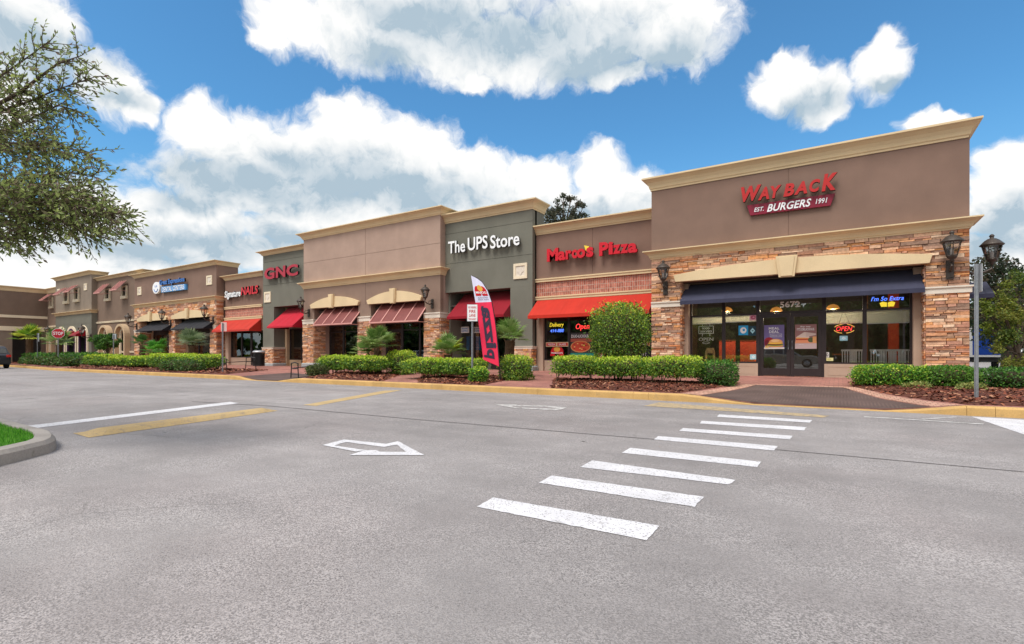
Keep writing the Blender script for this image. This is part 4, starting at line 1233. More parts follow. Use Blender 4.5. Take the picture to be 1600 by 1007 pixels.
# ------------------------------------------------------------------ nail salon
Y = 20.75; YG = 21.0
xl, xr = fx(352, Y), fx(411, Y)
N2 = bld('low brown nail salon with brick band and orange awning', xl, xr, Y)
zt1 = avg(346.8, 431.2, 410, 422.9, Y - .3); zt0 = avg(351, 439, 410, 432, Y)
zb1, zb0 = avg(353, 481, 410, 475, Y), avg(353, 484.5, 410, 479, Y); zd1, zd0 = avg(353, 496.7, 410, 494, Y), avg(353, 501, 410, 498, Y)
shell(N2, xl, xr, Y, zt1 - .05, 'brown', 15, 6, 3.5)
panels(N2, xl, xr, Y, zb1 - .01, zt0 + .05, 'brown')
bk = MB(); bk.box(xl + .003, xr - .003, Y + .004, Y + .25, zd1 - .01, zb0 + .01); bk.build('brick_band', M['brick'], N2)
band(N2, xl, xr, Y, zb0, zb1, .08); band(N2, xl, xr, Y, zd0, zd1, .08)
cornice(N2, xl, xr, Y, zt0, zt1, .3, .5, .5)
m = MB(); m.box(xl + .003, xr - .003, Y + .01, Y + .25, 2.75, zd0 + .003); m.build('header', M['jamb'], N2)
g0 = fx(362, YG); zs0 = fz(370, 559, YG)
jamb(N2, xl + .002, g0, Y + .01, Y + .3, .1, 2.75, 'jamb')
gx = [g0, fx(378.5, YG), fx(393, YG), xr - .1]
window(N2, gx[0], gx[1], zs0, 2.75, YG); window(N2, gx[1], gx[2], zs0, 2.75, YG); bulkhead(N2, gx[0], gx[2], YG, zs0); door(N2, gx[2], gx[3], ZB, 2.75, YG, -1)
awning('awning', 'orange awning of the nail salon', fx(352, Y), xr - .05, Y - .09, zd0 - .02, Y - .95, avg(351, 516, 410, 513.5, Y - .95), .12, 'orange_fabric', GA)
t = thing('shop_sign', (fx(382, Y), Y, 4.6), 'white script and red capitals of the nail salon sign', 'sign', 'shop signs of the plaza')
mb = MB(); run(mb, [('Signature', 355.5, 380.5, 454.5, 468)], Y - .12, .10, .03, .15, Y); mb.build('white_lettering', [M['sign_white'], M['sign_black']], t)
mb = MB(); run(mb, [('NAILS', 382, 408.5, 448, 461)], Y - .14, .12, .03, .12, Y); mb.build('red_lettering', [M['bright_red'], M['sign_black']], t)

# ------------------------------------------------------------------ dental centre
Y = 20.25; YG = 21.3
xl, xr = fx(210.5, Y), fx(338.2, Y)
D_B = bld('brown dental centre with ledgestone front and two black awnings', xl, xr, Y)
zt1 = avg(203.8, 430.7, 334.9, 405, Y - .3); zt0 = avg(211, 436.5, 337, 413.4, Y); zc1 = avg(206, 477.7, 338, 460.5, Y - .25); zc0 = avg(209, 482.5, 338, 469, Y)
zl = avg(218, 503.5, 328, 495.5, Y)
shell(D_B, xl, xr, Y, zt1 - .05, 'taupe', 15, 6.5, 3.4, .25, ret=1.6, zr=zt1 - 1.3)
panels(D_B, xl, xr, Y, zc1 - .03, zt0 + .05, 'taupe', (), (fx(272, Y),), .25, .02)
cornice(D_B, xl, xr, Y, zt0, zt1, .34, .6, 1.6)
cornice(D_B, xl, xr, Y, zc0, zc1, .26, .4, .7)
stone_pier(D_B, xl, xr, Y, zl, zc0 + .01, 81, right=.5, rmin=.08, rmax=.16, lmin=.2, lmax=.75)
zk1 = fz(338, 509, Y); zk0 = fz(338, 514, Y)
prs = [(210.5, 219), (264.6, 273.3), (328.6, 338.2)]
for i, (a, c) in enumerate(prs):
    a, c = fx(a, Y), fx(c, Y)
    kw = dict(rmin=.08, rmax=.16, lmin=.2, lmax=.7)
    stone_pier(D_B, a, c, Y, zk1, zl, 90 + 5 * i, right=.5, **kw)
    stone_pier(D_B, a, c, Y, .2, zk0, 93 + 5 * i, right=.8, **kw); cap(D_B, a, c, Y, zk0, zk1, right=.5)
    if i == 2: base_block(D_B, a, c, Y, .5, right=.5)
    jamb(D_B, c - .25, c + .001, Y + .82, YG + .1, .2, zl, 'surround')
for i in range(2):
    a, c = fx(prs[i][1], Y), fx(prs[i + 1][0], Y)
    m = MB(); m.box(a + .01, c - .26, YG - .05, YG + .1, 2.8, zl); m.box(a + .01, c - .01, Y + .32, YG - .06, zl + .005, zl + .1); m.build('header', M['bronze'], D_B)
    k3 = [lerp(a, c, q) for q in (0.0, .3, .64, 1.0)]
    for j, (p, q) in enumerate(zip(k3, k3[1:])):
        if j == 2: door(D_B, p, q, ZB, 2.8, YG, -1)
        else: window(D_B, p, q, .4, 2.8, YG)
arch_lintel(D_B, fx(216.7, Y), fx(263.4, Y), Y - .05, zl + .01, zl + .22, zl + .62, .12, fx(239, Y), .5, zl - .06, zl + .75)
arch_lintel(D_B, fx(270.3, Y), fx(328, Y), Y - .05, zl + .01, zl + .22, zl + .62, .12, fx(297, Y), .5, zl - .06, zl + .75)
awning('awning', 'smaller black awning of the dental centre, beside the arched windows', fx(211.5, Y - .7), fx(253.3, Y - .7), Y + .5, zl - .03, Y - .7, fz(232, 516.5, Y - .7), .06, 'black_fabric', GA)
awning('awning', 'larger black awning of the dental centre, beside the nail salon', fx(265.5, Y - .7), fx(318, Y - .7), Y + .5, zl - .03, Y - .7, fz(292, 513.5, Y - .7), .06, 'black_fabric', GA)
t = thing('shop_sign', (fx(268, Y), Y, 5.2), 'blue and white dental sign with a round smiling face', 'sign', 'shop signs of the plaza')
cx_, cz_ = fx(248, Y), fz(248, 450.5, Y); r = (fx(254.5, Y) - fx(241.7, Y)) / 2 * .86
mb = MB(); mb.prism([(cx_ + r * math.cos(a), cz_ + r * .80 * math.sin(a)) for a in [i * math.pi / 14 for i in range(28)]], 'y', Y - .2, Y - .02); disc = mb.build('sign_disc', M['sign_white'], t)
mb = MB()
for ex in (-.22, .22): mb.prism([(cx_ + r * (ex + .07 * math.cos(a)), cz_ + r * (.2 + .16 * math.sin(a))) for a in [i * math.pi / 6 for i in range(12)]], 'y', Y - .215, Y - .201)
arc = [(cx_ + r * .55 * math.cos(a), Y - .208, cz_ - r * .05 + r * .5 * math.sin(a)) for a in [math.pi * (1.08 + .84 * i / 10) for i in range(11)]]
mb.tube(arc, r * .05, 5); mb.build('smile', M['sign_blue'], disc)
mb = MB(); run(mb, [('Great Expressions', 255, 294.5, 436, 446)], Y - .16, .13, .035, 0, Y); mb.build('lettering', [M['sign_blue'], M['sign_black']], t)
mb = MB(); mb.prism([(fx(256, Y), fz(256, 458, Y)), (fx(293.5, Y), fz(293.5, 453, Y)), (fx(293.5, Y), fz(293.5, 444.3, Y)), (fx(256, Y), fz(256, 448.8, Y))], 'y', Y - .18, Y - .02); pn = mb.build('sign_panel', M['pale_blue'], t)
mb = MB(); run(mb, [('DENTAL CENTERS', 257.5, 292, 447.6, 455)], Y - .192, .01, .01, 0, Y); mb.build('panel_lettering', [M['sign_white'], M['sign_white']], pn)
medallion('small cream plaque beside the smiling face of the dental sign', fx(215.5, Y), fx(221.5, Y), Y, fz(218, 461.5, Y), fz(218, 449, Y))
medallion('cream plaque on the dental centre beside the nail salon', fx(323.2, Y), fx(331.8, Y), Y, fz(327, 445.5, Y), fz(327, 431, Y))

# ------------------------------------------------------------------ brown two-storey wing with arched windows
Y = 20.75
xl, xr = fx(150, Y), fx(226, Y)
A_ = bld('brown two-storey building with two deep arched windows, left of the dental centre', xl, xr, Y)
zt1 = avg(146, 436.7, 209, 421, Y - .3); zt0 = avg(152, 441.5, 211, 427, Y)
shell(A_, xl, xr, Y, zt1 - .05, 'far_brown', 15, 5, 3.5, ret=1.9, zr=zt1 - 1.3)
ztr1, ztr0 = avg(150, 504, 210, 499, Y), avg(150, 506.5, 210, 501.5, Y)
upw = [(164.6, 176.2, 446.5, 472.5), (190.4, 203, 441.5, 469.5)]
arw = [(160, 178.5, 508), (185.5, 205, 506)]
def wall_with_holes(b, x0, x1, Y, z0, z1, holes, mat, th=.25):
    m = MB(); xs_ = x0
    for (a, c, d, e) in sorted(holes):
        m.box(xs_, a, Y, Y + th, z0, z1); m.box(a, c, Y, Y + th, z0, d); m.box(a, c, Y, Y + th, e, z1); xs_ = c
    m.box(xs_, x1, Y, Y + th, z0, z1); return m.build('wall', M[mat], b)
def small_window(b, a, c, d, e, Y, mat='cream_light'):
    f = MB(); t = (c - a) * .14; o = .13
    f.box(a - t, a, Y - o, Y + .1, d, e); f.box(c, c + t, Y - o, Y + .1, d, e); f.box(a - t, c + t, Y - o, Y + .1, e, e + t)
    f.box(a - t * 1.4, c + t * 1.4, Y - o - .05, Y + .1, d - t * 2.2, d - .001)
    w_ = f.build('window', M[mat], b)
    p = MB(); p.box(a, c, Y + .03, Y + .05, d, e); p.build('pane', M['dark_glass'], w_)
    q = MB(); q.box(a + (c - a) * .46, a + (c - a) * .54, Y + .0, Y + .029, d, e); q.box(a, c, Y + .002, Y + .028, d + (e - d) * .48, d + (e - d) * .53); q.build('sash', M['bronze'], w_)
def arched(b, a, c, z0, zs_, Y, mat, o=.4, fmat='cream_light', tick=.2):
    r = (c - a) / 2; cx_ = (a + c) / 2; n = 14
    arc = [(cx_ - r * math.cos(math.pi * i / n), zs_ + r * math.sin(math.pi * i / n)) for i in range(n + 1)]
    R2 = r + tick
    arc2 = [(cx_ - R2 * math.cos(math.pi * i / n), zs_ + R2 * math.sin(math.pi * i / n)) for i in range(n + 1)]
    m = MB(); inn = [(a, z0)] + arc + [(c, z0)]; out = [(cx_ - R2, z0)] + arc2 + [(cx_ + R2, z0)]
    for i in range(len(inn) - 1):
        p, q, s_, u = inn[i], inn[i + 1], out[i + 1], out[i]
        m.hexa([(p[0], Y - o, p[1]), (q[0], Y - o, q[1]), (q[0], Y + .05, q[1]), (p[0], Y + .05, p[1]), (u[0], Y - o, u[1]), (s_[0], Y - o, s_[1]), (s_[0], Y + .05, s_[1]), (u[0], Y + .05, u[1])])
    w_ = m.build('arched_window', M[mat], b)
    f = MB(); ri = r * .7
    i3 = [(cx_ - ri, z0)] + [(cx_ - ri * math.cos(math.pi * i / n), zs_ + ri * math.sin(math.pi * i / n)) for i in range(n + 1)] + [(cx_ + ri, z0)]
    for i in range(len(inn) - 1):
        p, q, s_, u = i3[i], i3[i + 1], inn[i + 1], inn[i]
        f.hexa([(p[0], Y - .12, p[1]), (q[0], Y - .12, q[1]), (q[0], Y + .05, q[1]), (p[0], Y + .05, p[1]), (u[0], Y - .12, u[1]), (s_[0], Y - .12, s_[1]), (s_[0], Y + .05, s_[1]), (u[0], Y + .05, u[1])])
    f.build('frame', M[fmat], w_)
    p = MB(); p.prism(i3, 'y', Y + .0, Y + .03); p.build('pane', M['dark_glass'], w_); return w_
holes = [(fx(a, Y), fx(c, Y), fz((a + c) / 2, bt, Y), fz((a + c) / 2, tp, Y)) for a, c, tp, bt in [(166.5, 172, 453.5, 467), (192.5, 198.5, 449, 463)]]
wall_with_holes(A_, xl, xr, Y, 0, zt0 + .05, holes, 'far_brown')
cornice(A_, xl, xr, Y, zt0, zt1, .34, .6, 1.9)
band(A_, xl, fx(211, Y), Y, ztr0, ztr1, .08, 'cream_light')
for h_ in holes: small_window(A_, *h_, Y)
band(A_, xl, fx(211, Y), Y, 1.25, 1.4, .06, 'cream_light')
GR = 'small red awnings over the upper windows'
for i, (a, c, tp, bt) in enumerate([(153.5, 172.5, 445.5, 456.5), (179, 199.5, 440.5, 451.5)]):
    awning('window_awning', ('small red metal awning over the upper window nearest the green tower' if i == 0 else 'small red metal awning over the upper window nearest the dental centre'),
           holes[i][0] - .3, holes[i][1] + .3, Y - .14, fz((a + c) / 2 + 2, tp, Y), Y - .9, fz((a + c) / 2 - 2, bt, Y - .9), .03, 'copper', GR, 4, closed=False)
for a, c, tp in arw:
    x0, x1 = fx(a + 3, Y - .0), fx(c - 3, Y - .0)
    r = (x1 - x0) / 2
    arched(A_, x0, x1, ZB, fz((a + c) / 2, tp, Y) - r - .25, Y, 'surround', .45)

# ------------------------------------------------------------------ grey-green tower with arched doors
Y = 20.3
xl, xr = fx(87, Y), fx(143, Y)
T_ = bld('two-storey tower, grey-green below with three arched openings under dark red awnings', xl, xr, Y)
zt1 = avg(80.5, 435.7, 138.7, 421.4, Y - .3); zt0 = avg(87, 440.5, 142, 428.5, Y); zc1 = avg(81.4, 490.4, 142, 483.4, Y - .25); zc0 = avg(87, 495, 142, 489, Y)
shell(T_, xl, xr, Y, zt1 - .05, 'grey_taupe', 15, 5, 3.5, .25, ret=1.3, zr=zt1 - 1.6)
holes = [(fx(a, Y), fx(c, Y), fz((a + c) / 2, bt, Y), fz((a + c) / 2, tp, Y)) for a, c, tp, bt in [(102, 107.3, 457, 471), (118, 123.5, 453, 468)]]
wall_with_holes(T_, xl, xr, Y, zc1 - .02, zt0 + .05, holes, 'grey_taupe')
cornice(T_, xl, xr, Y, zt0, zt1, .36, 1.3, 1.3); cornice(T_, xl, xr, Y, zc0, zc1, .28, .4, .8)
panels(T_, xl, xr, Y, 0, zc0 + .02, 'sage', (avg(90, 509, 142, 505, Y),))
m = MB(); m.box(xr - .2, xr - .002, Y + .26, Y + .5, 0, zc0); m.build('pier_return', M['sage'], T_)
for h_ in holes: small_window(T_, *h_, Y)
for i, (a, c, tp, bt) in enumerate([(96.5, 106, 452, 460), (105, 122, 449, 457.5)]):
    awning('window_awning', ('small red metal awning over the tower window nearer the stop sign wing' if i == 0 else 'small red metal awning over the tower window nearer its right plaque'),
           holes[i][0] - .3, holes[i][1] + .3, Y - .14, holes[i][3] + .4, Y - .9, holes[i][3] - .3, .03, 'copper', GR, 4, closed=False)
medallion('small cream plaque by the left window of the tower', fx(90, Y), fx(94, Y), Y, fz(92, 460, Y), fz(92, 452, Y))
medallion('small cream plaque right of the tower windows', fx(131.8, Y), fx(136.3, Y), Y, fz(134, 454, Y), fz(134, 443.5, Y))
for i, (a, c, tp) in enumerate(((90.5, 103.5, 511), (105, 121, 510), (123, 138.8, 508.7))):
    x0, x1 = fx(a, Y) + .25, fx(c, Y) - .25; r = (x1 - x0) / 2; zt = fz((a + c) / 2, tp, Y)
    arched(T_, x0, x1, ZB, zt - r - .25, Y, 'cream_light', .12, 'purple', .25)
    awning('arch_awning', ['dark red awning in the tower arch behind the stop sign', 'dark red awning in the middle arch of the tower', 'dark red awning in the right arch of the tower'][i],
           x0 + .1, x1 - .1, Y - .13, zt - .5, Y - .9, fz((a + c) / 2, 522, Y - .9), .15, 'dark_red_fabric', 'dark red awnings in the arches of the tower')

# ------------------------------------------------------------------ far wing that turns towards the lot
Y = 20.75; XW = fx(74, Y)
xr = fx(87, 20.3)
F_ = bld('far brown wing at the left edge with cream bands and a dark open bay', XW - 6, xr, Y)
zt1, zt0 = 8.25, 7.75
m = MB()
dW = XW / ray(30)[0]
def zW(px, py): return H + (HY - py) * (XW / ray(px)[0]) / F
def yW(px): r = ray(px); return XW * r[1] / r[0]
ob0, ob1, zob = yW(18), yW(65), zW(40, 517)
m.box(XW, xr, Y, Y + .3, 0, zt0); m.box(XW - .3, XW, ob1, Y + 10, 0, zt0); m.box(XW - .3, XW, ob0, ob1, zob, zt0); m.box(XW - .3, XW, 2, ob0, 0, zt0)
m.box(XW - 12, XW - 11.7, 2, Y + 10, 0, zt0); m.box(XW - 11.7, XW - .3, 2, 2.3, 0, zt0)
m.build('wall', M['far_brown'], F_)
r_ = MB(); r_.box(XW - 11.7, XW - .31, 2.3, Y + 10, zt0 - .7, zt0 - .5); r_.build('roof', M['roof'], F_)
m = MB(); m.sweep([(XW, 2), (XW, Y), (xr, Y)][::1], [(-o, z) for o, z in CORN(zt0, zt1, .34)][::-1]); 
# the wing faces +X and the short wall faces -Y, so the outside is on the left hand of that path
m2 = MB(); m2.sweep([(xr, Y), (XW, Y), (XW, 2)], [(-o, z) for o, z in CORN(zt0, zt1, .34)][::-1])
m2.build('cornice', M['cream'], F_)
for (za, zb_, o) in ((zW(60, 498.5), zW(60, 494.5), .1), (zW(60, 518.5), zW(60, 511.8), .22)):
    q = MB(); q.box(XW + .001, XW + o, 2, Y - .01, za, zb_); q.build('trim_band', M['cream_light'], F_)
q = MB(); q.box(XW + .002, XW + .25, 2, ob0 - .0, 0, zob - .02); q.build('corner_pier', M['grey_taupe'], F_)
q = MB(); q.box(XW + .002, XW + .32, 2, ob0 + .05, zob - .02, zW(60, 518.5) - .002); q.build('pier_cap', M['cream_light'], F_)
hq = (fx(79.5, Y), fx(83, Y), fz(81, 479.5, Y), fz(81, 466, Y))
small_window(F_, *hq, Y - .01)
awning('window_awning', 'small red metal awning over the last upper window before the far wing', hq[0] - .3, hq[1] + .3, Y - .15, hq[3] + .4, Y - .9, hq[3] - .3, .03, 'copper', GR, 4, closed=False)
band(F_, XW + .3, xr, Y, fz(80, 512, Y), fz(80, 509.7, Y), .08, 'cream_light')
arched(F_, fx(78.5, Y), fx(85.5, Y) - .2, ZB, fz(82, 524, Y), Y, 'surround', .3)
# ------------------------------------------------------------------ wall lanterns
def make_lantern(name, label, arm):
    t = thing(name, (0, 0, 0), label, 'wall lamp', 'wall lanterns along the shop fronts')
    m = MB(); m.box(-.09, .09, -.03, -.002, -.42, .12); m.box(-.07, .07, -.05, -.0305, -.38, .08); m.build('backplate', M['iron'], t)
    a = MB()
    pts = [(0, -.03, -.12), (0, -arm * .35, -.2), (0, -arm * .75, -.17), (0, -arm, -.08), (0, -arm, .06)]
    a.tube(pts, [.035, .035, .032, .032, .04], 8)
    a.tube([(0, -.04, .02), (0, -arm * .4, .0), (0, -arm * .6, -.12)], .016, 6)
    a.build('arm', M['iron'], t)
    y = -arm
    b = MB(); b.lathe([(.03, .03), (.06, .05), (.05, .09), (.10, .13), (.125, .17), (.13, .2)], 0, y, 8); b.build('base_cup', M['iron'], t, True)
    c = MB(); n = 6
    for i in range(n):
        q = 2 * math.pi * (i + .5) / n
        c.tube([(.125 * math.cos(q), y + .125 * math.sin(q), .19), (.225 * math.cos(q), y + .225 * math.sin(q), .58)], .013, 5)
    for z, r in ((.58, .225), (.2, .128)):
        for i in range(n):
            q, q2 = 2 * math.pi * (i + .5) / n, 2 * math.pi * (i + 1.5) / n
            c.tube([(r * math.cos(q), y + r * math.sin(q), z), (r * math.cos(q2), y + r * math.sin(q2), z)], .015, 5)
    cg = c.build('cage', M['iron'], t)
    g_ = MB(); g_.lathe([(.118, .2), (.215, .575)], 0, y, 6, .5); g_.build('glass', M['lamp_glass'], cg)
    k = MB(); k.lathe([(.02, .2), (.04, .24), (.045, .36), (.02, .42)], 0, y, 8); k.build('bulb', M['white'], cg, True)
    r = MB(); r.lathe([(.27, .575), (.28, .60), (.25, .63), (.17, .72), (.10, .77), (.05, .78), (.045, .82), (.065, .85), (.04, .89), (.01, .91)], 0, y, 12, .5); r.build('lamp_roof', M['iron'], t, True)
    return t
LG = 'wall lanterns along the shop fronts'
long_ = make_lantern('wall_lantern', 'wall lantern between the beige building and the feather banner', .62)
short = make_lantern('wall_lantern', 'wall lantern on the left stone pier of the corner restaurant', .34)
def lamp_at(first, proto, px, py_top, py_bot, Yw, label, scale, rz=0.0):
    zt_, zb_ = fz(px, py_top, Yw - .4), fz(px, py_bot, Yw - .4)
    loc = (fx(px, Yw), Yw, (zt_ + zb_) / 2 - .47 * scale)
    if first:
        proto.location = loc; proto.scale = (scale,) * 3; return proto
    return dup(proto, loc, rz, label, LG, scale)
lamp_at(True, short, 1040, 405, 442, 18.95, '', .92)
lamp_at(False, short, 1484, 360, 409, 18.95, 'wall lantern high on the right stone pier of the corner restaurant', .98)
XR_ = fx(1515, 19.0)
dup(long_, (XR_ + .02, 19.95, fz(1549, 390, 19.95) - .47), R(90), 'wall lantern beside the bare sign post, on the side wall', LG, 1.0)
lamp_at(True, long_, 675.5, 441, 472, 19.98, '', .86)
lamp_at(False, long_, 482.5, 460, 487, 19.98, 'wall lantern between the bright red awning and the ribbed awnings', .9)
lamp_at(False, long_, 333.5, 473, 498, 20.22, 'wall lantern at the right end of the dental centre', 1.05)
lamp_at(False, long_, 267, 481, 502, 20.22, 'wall lantern between the two black awnings', 1.05)
lamp_at(False, long_, 214, 487, 508, 20.22, 'wall lantern at the left end of the dental centre', 1.05)
lamp_at(False, long_, 142, 507, 523, 20.28, 'wall lantern on the green tower, by its right arch', 1.15)
lamp_at(False, long_, 88, 509, 524, 20.5, 'wall lantern left of the green tower, above the stop sign', 1.15)

# ------------------------------------------------------------------ planting
def mixc(a, b, t): return (a[0] + (b[0] - a[0]) * t, a[1] + (b[1] - a[1]) * t, a[2] + (b[2] - a[2]) * t, 1)
def leaf(mb, p, d, nrm, L, W, col):
    d = d.normalized(); s = d.cross(nrm)
    if s.length < 1e-4: s = d.orthogonal()
    s.normalize(); u = s.cross(d)
    a, b, c = p + d * (L * .45) + s * W + u * (L * .08), p + d * L, p + d * (L * .45) - s * W + u * (L * .08)
    mb.face([p, a, b, c], col)
def rv(): 
    while True:
        v = Vector((random.uniform(-1, 1), random.uniform(-1, 1), random.uniform(-1, 1)))
        if .05 < v.length < 1: return v.normalized()
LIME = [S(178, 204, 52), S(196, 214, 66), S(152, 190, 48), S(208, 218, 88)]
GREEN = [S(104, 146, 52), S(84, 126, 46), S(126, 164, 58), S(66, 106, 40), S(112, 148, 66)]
DEEP = [S(62, 100, 44), S(48, 84, 38), S(76, 116, 52), S(92, 134, 56)]
OLIVE = [S(96, 108, 56), S(82, 96, 50), S(120, 126, 74), S(70, 86, 44)]
FRESH = [S(92, 150, 48), S(74, 130, 42), S(112, 170, 58), S(58, 108, 38), S(130, 176, 72)]
def shrub(name, label, cat, group, blobs, n, L, cols, top=None, topk=.5, stems=4, zb=None, seed=1, soft=.22, expo=3.6, core=True):
    """blobs: (cx, cy, cz, rx, ry, rz, rot) superellipsoids filled near the surface with leaves"""
    rn = random.Random(seed); random.seed(seed)
    bx, by = blobs[0][0], blobs[0][1]; zb = zb if zb is not None else zs(bx, by)
    t = thing(name, (bx, by, zb), label, cat, group)
    vol = [b[3] * b[4] + b[3] * b[5] + b[4] * b[5] for b in blobs]; tot = sum(vol)
    m = MB()
    for b, v in zip(blobs, vol):
        cx, cy, cz, rx, ry, rz, rot = b; co, si = math.cos(rot), math.sin(rot)
        k, c = int(n * v / tot), 0
        while c < k:
            x, y, z = rn.uniform(-1.08, 1.08), rn.uniform(-1.08, 1.08), rn.uniform(-1.08, 1.08)
            f = (abs(x) ** expo + abs(y) ** expo + abs(z) ** expo) ** (1 / expo)
            wx, wy, wz = cx + (x * rx) * co - (y * ry) * si, cy + (x * rx) * si + (y * ry) * co, cz + z * rz
            lump = mnoise.noise((wx * 2.3, wy * 2.3, wz * 2.3)) * soft + mnoise.noise((wx * 6, wy * 6, wz * 6)) * soft * .5
            f -= lump
            if f > (1.0 if rn.random() > .06 else 1.16) or f < .72 - .25 * rn.random(): continue
            c += 1
            g = Vector((abs(x) ** (expo - 1) * math.copysign(1, x) / rx, abs(y) ** (expo - 1) * math.copysign(1, y) / ry, abs(z) ** (expo - 1) * math.copysign(1, z) / rz))
            g = Vector((g.x * co - g.y * si, g.x * si + g.y * co, g.z))
            if g.length < 1e-6: g = EZ.copy()
            g.normalize()
            d = (g * .7 + rv() * .9 + EZ * .25).normalized(); nr = (g * .8 + rv() * .7 + EZ * .35)
            col = rn.choice(cols)
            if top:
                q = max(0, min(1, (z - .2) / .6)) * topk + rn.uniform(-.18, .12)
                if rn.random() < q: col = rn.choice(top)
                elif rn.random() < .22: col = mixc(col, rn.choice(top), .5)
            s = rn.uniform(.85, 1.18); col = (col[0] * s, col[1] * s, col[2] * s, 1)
            l = L * rn.uniform(.7, 1.3)
            leaf(m, Vector((wx, wy, wz)), d, nr, l, l * .3, col)
    m.build('foliage', M['leaf'], t)
    st = MB()
    for b in blobs:
        cx, cy, cz, rx, ry, rz, rot = b; co, si = math.cos(rot), math.sin(rot)
        for i in range(max(1, int(stems * max(1, rx / .6)))):
            x, y = rn.uniform(-.8, .8) * rx, rn.uniform(-.6, .6) * ry
            px_, py_ = cx + x * co - y * si, cy + x * si + y * co
            for j in range(3):
                st.tube([(px_, py_, zb - .02), (px_ + rn.uniform(-.08, .08), py_ + rn.uniform(-.08, .08), (zb + cz) / 2), (px_ + rn.uniform(-.2, .2) * rx, py_ + rn.uniform(-.3, .3) * ry, cz + rz * rn.uniform(.1, .55))], [.014, .01, .006], 5)
        if core:  # solid dark core added inside the leaves to block light, not real twigs
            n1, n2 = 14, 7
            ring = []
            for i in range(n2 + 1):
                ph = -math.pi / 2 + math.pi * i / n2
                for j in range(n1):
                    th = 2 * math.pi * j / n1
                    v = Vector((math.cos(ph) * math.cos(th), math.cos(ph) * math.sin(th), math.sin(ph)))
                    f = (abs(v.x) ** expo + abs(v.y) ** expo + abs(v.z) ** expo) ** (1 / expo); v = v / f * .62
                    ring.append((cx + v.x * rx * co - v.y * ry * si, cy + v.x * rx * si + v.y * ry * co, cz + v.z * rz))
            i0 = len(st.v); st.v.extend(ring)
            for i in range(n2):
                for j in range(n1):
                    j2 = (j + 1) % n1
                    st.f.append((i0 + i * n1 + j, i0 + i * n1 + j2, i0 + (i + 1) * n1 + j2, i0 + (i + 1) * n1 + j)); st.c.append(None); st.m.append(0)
    st.build('branches_and_core', M['twig'], t)
    return t
GH = 'clipped hedges in the front beds'
def hz(x, y): return zs(x, y) + .05
def hedge(label, x0, x1, y, w, ztop, n, L, cols, top, topk, seed, rot=0.0, zlow=.17, name='hedge', group=GH, **kw):
    cx = (x0 + x1) / 2; z0 = hz(cx, y) + zlow; k = max(1, round((x1 - x0) / 1.7)); bl = []
    for i in range(k):
        a, c = lerp(x0, x1, i / k), lerp(x0, x1, (i + 1) / k)
        rn = random.Random(seed * 31 + i)
        u = (a + c) / 2 - cx
        bl.append((cx + u * math.cos(rot), y + u * math.sin(rot), (z0 + ztop) / 2 + rn.uniform(-.015, .015), (c - a) / 2 * 1.14, w / 2 * rn.uniform(.93, 1.05), (ztop - z0) / 2 * rn.uniform(.97, 1.05), rot))
    return shrub(name, label, 'hedge', group, bl, n, L, cols, top, topk, 3, None, seed, **kw)
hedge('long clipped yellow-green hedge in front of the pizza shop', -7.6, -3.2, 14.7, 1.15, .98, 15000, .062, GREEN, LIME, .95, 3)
shrub('bush', 'low round dark green bush at the end of the pizza shop hedge', 'bush', None, [(-2.78, 14.9, .55, .48, .48, .36, 0)], 3800, .055, DEEP, FRESH, .5, 4, None, 5, expo=2.6)
shrub('clipped_shrub', 'tall round clipped shrub standing before the pizza shop window', 'shrub', None, [(-5.78, 15.5, 1.78, .92, .9, .88, 0)], 14000, .062, GREEN + OLIVE, LIME, .35, 6, None, 8, soft=.15, expo=2.5)
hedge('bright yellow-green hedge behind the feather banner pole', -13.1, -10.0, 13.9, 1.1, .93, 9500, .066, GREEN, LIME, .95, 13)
shrub('bush', 'squarish leafy bush right of the feather banner', 'bush', None, [(-9.0, 14.6, .60, .5, .48, .42, 0)], 3600, .065, GREEN, LIME, .8, 5, None, 14)
shrub('bush', 'small round bush at the foot of the feather banner', 'bush', None, [(-9.5, 13.05, .42, .32, .3, .27, 0)], 2000, .06, FRESH, LIME, .6, 4, None, 15, expo=2.5)
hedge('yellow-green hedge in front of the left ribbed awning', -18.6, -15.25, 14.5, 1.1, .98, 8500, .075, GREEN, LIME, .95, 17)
shrub('bush', 'leafy bush between the palm and the banner hedge', 'bush', None, [(-15.3, 15.6, .72, .58, .5, .48, 0)], 3200, .075, GREEN, LIME, .8, 5, None, 18)
shrub('bush', 'low grey-green juniper at the end of the bench', 'bush', 'low junipers in the beds', [(-18.15, 13.75, .40, .5, .4, .22, 0)], 2600, .07, OLIVE, None, 0, 4, None, 19, expo=2.4)
hedge('right-hand clipped hedge, pale green, below the restaurant window', .35, 1.75, 16.0, .95, .78, 6500, .055, FRESH, LIME, .35, 23, zlow=.02)
hedge('clipped green hedge before the right stone pier, left of the bare sign post', 1.75, 2.75, 16.05, .95, .77, 4200, .055, GREEN, FRESH, .5, 24, zlow=.02)
hedge('dark green hedge behind the bare sign post, at the right edge', 2.75, 5.6, 16.1, .9, .76, 8500, .055, DEEP, FRESH, .35, 25, zlow=.0)
for i, (x, y, l) in enumerate(((1.55, 15.2, 'small yellowish plant under the hedge of the right bed'), (2.45, 14.95, 'small yellowish plant beside the bare sign post'))):
    shrub('small_plant', l, 'plant', None, [(x, y, .30, .26, .2, .12, 0)], 350, .06, [S(150, 158, 84), S(170, 172, 100), S(120, 136, 70)], None, 0, 3, None, 27 + i, core=False, expo=2.2)
hedge('long bright hedge before the dental centre, nearest the bench', -33.2, -27.0, 14.3, 1.3, 1.08, 9000, .10, GREEN, LIME, 1.0, 33)
hedge('bright hedge before the black awning nearest the arched windows', -40.6, -34.6, 15.0, 1.3, .94, 6500, .12, GREEN, LIME, 1.0, 34)
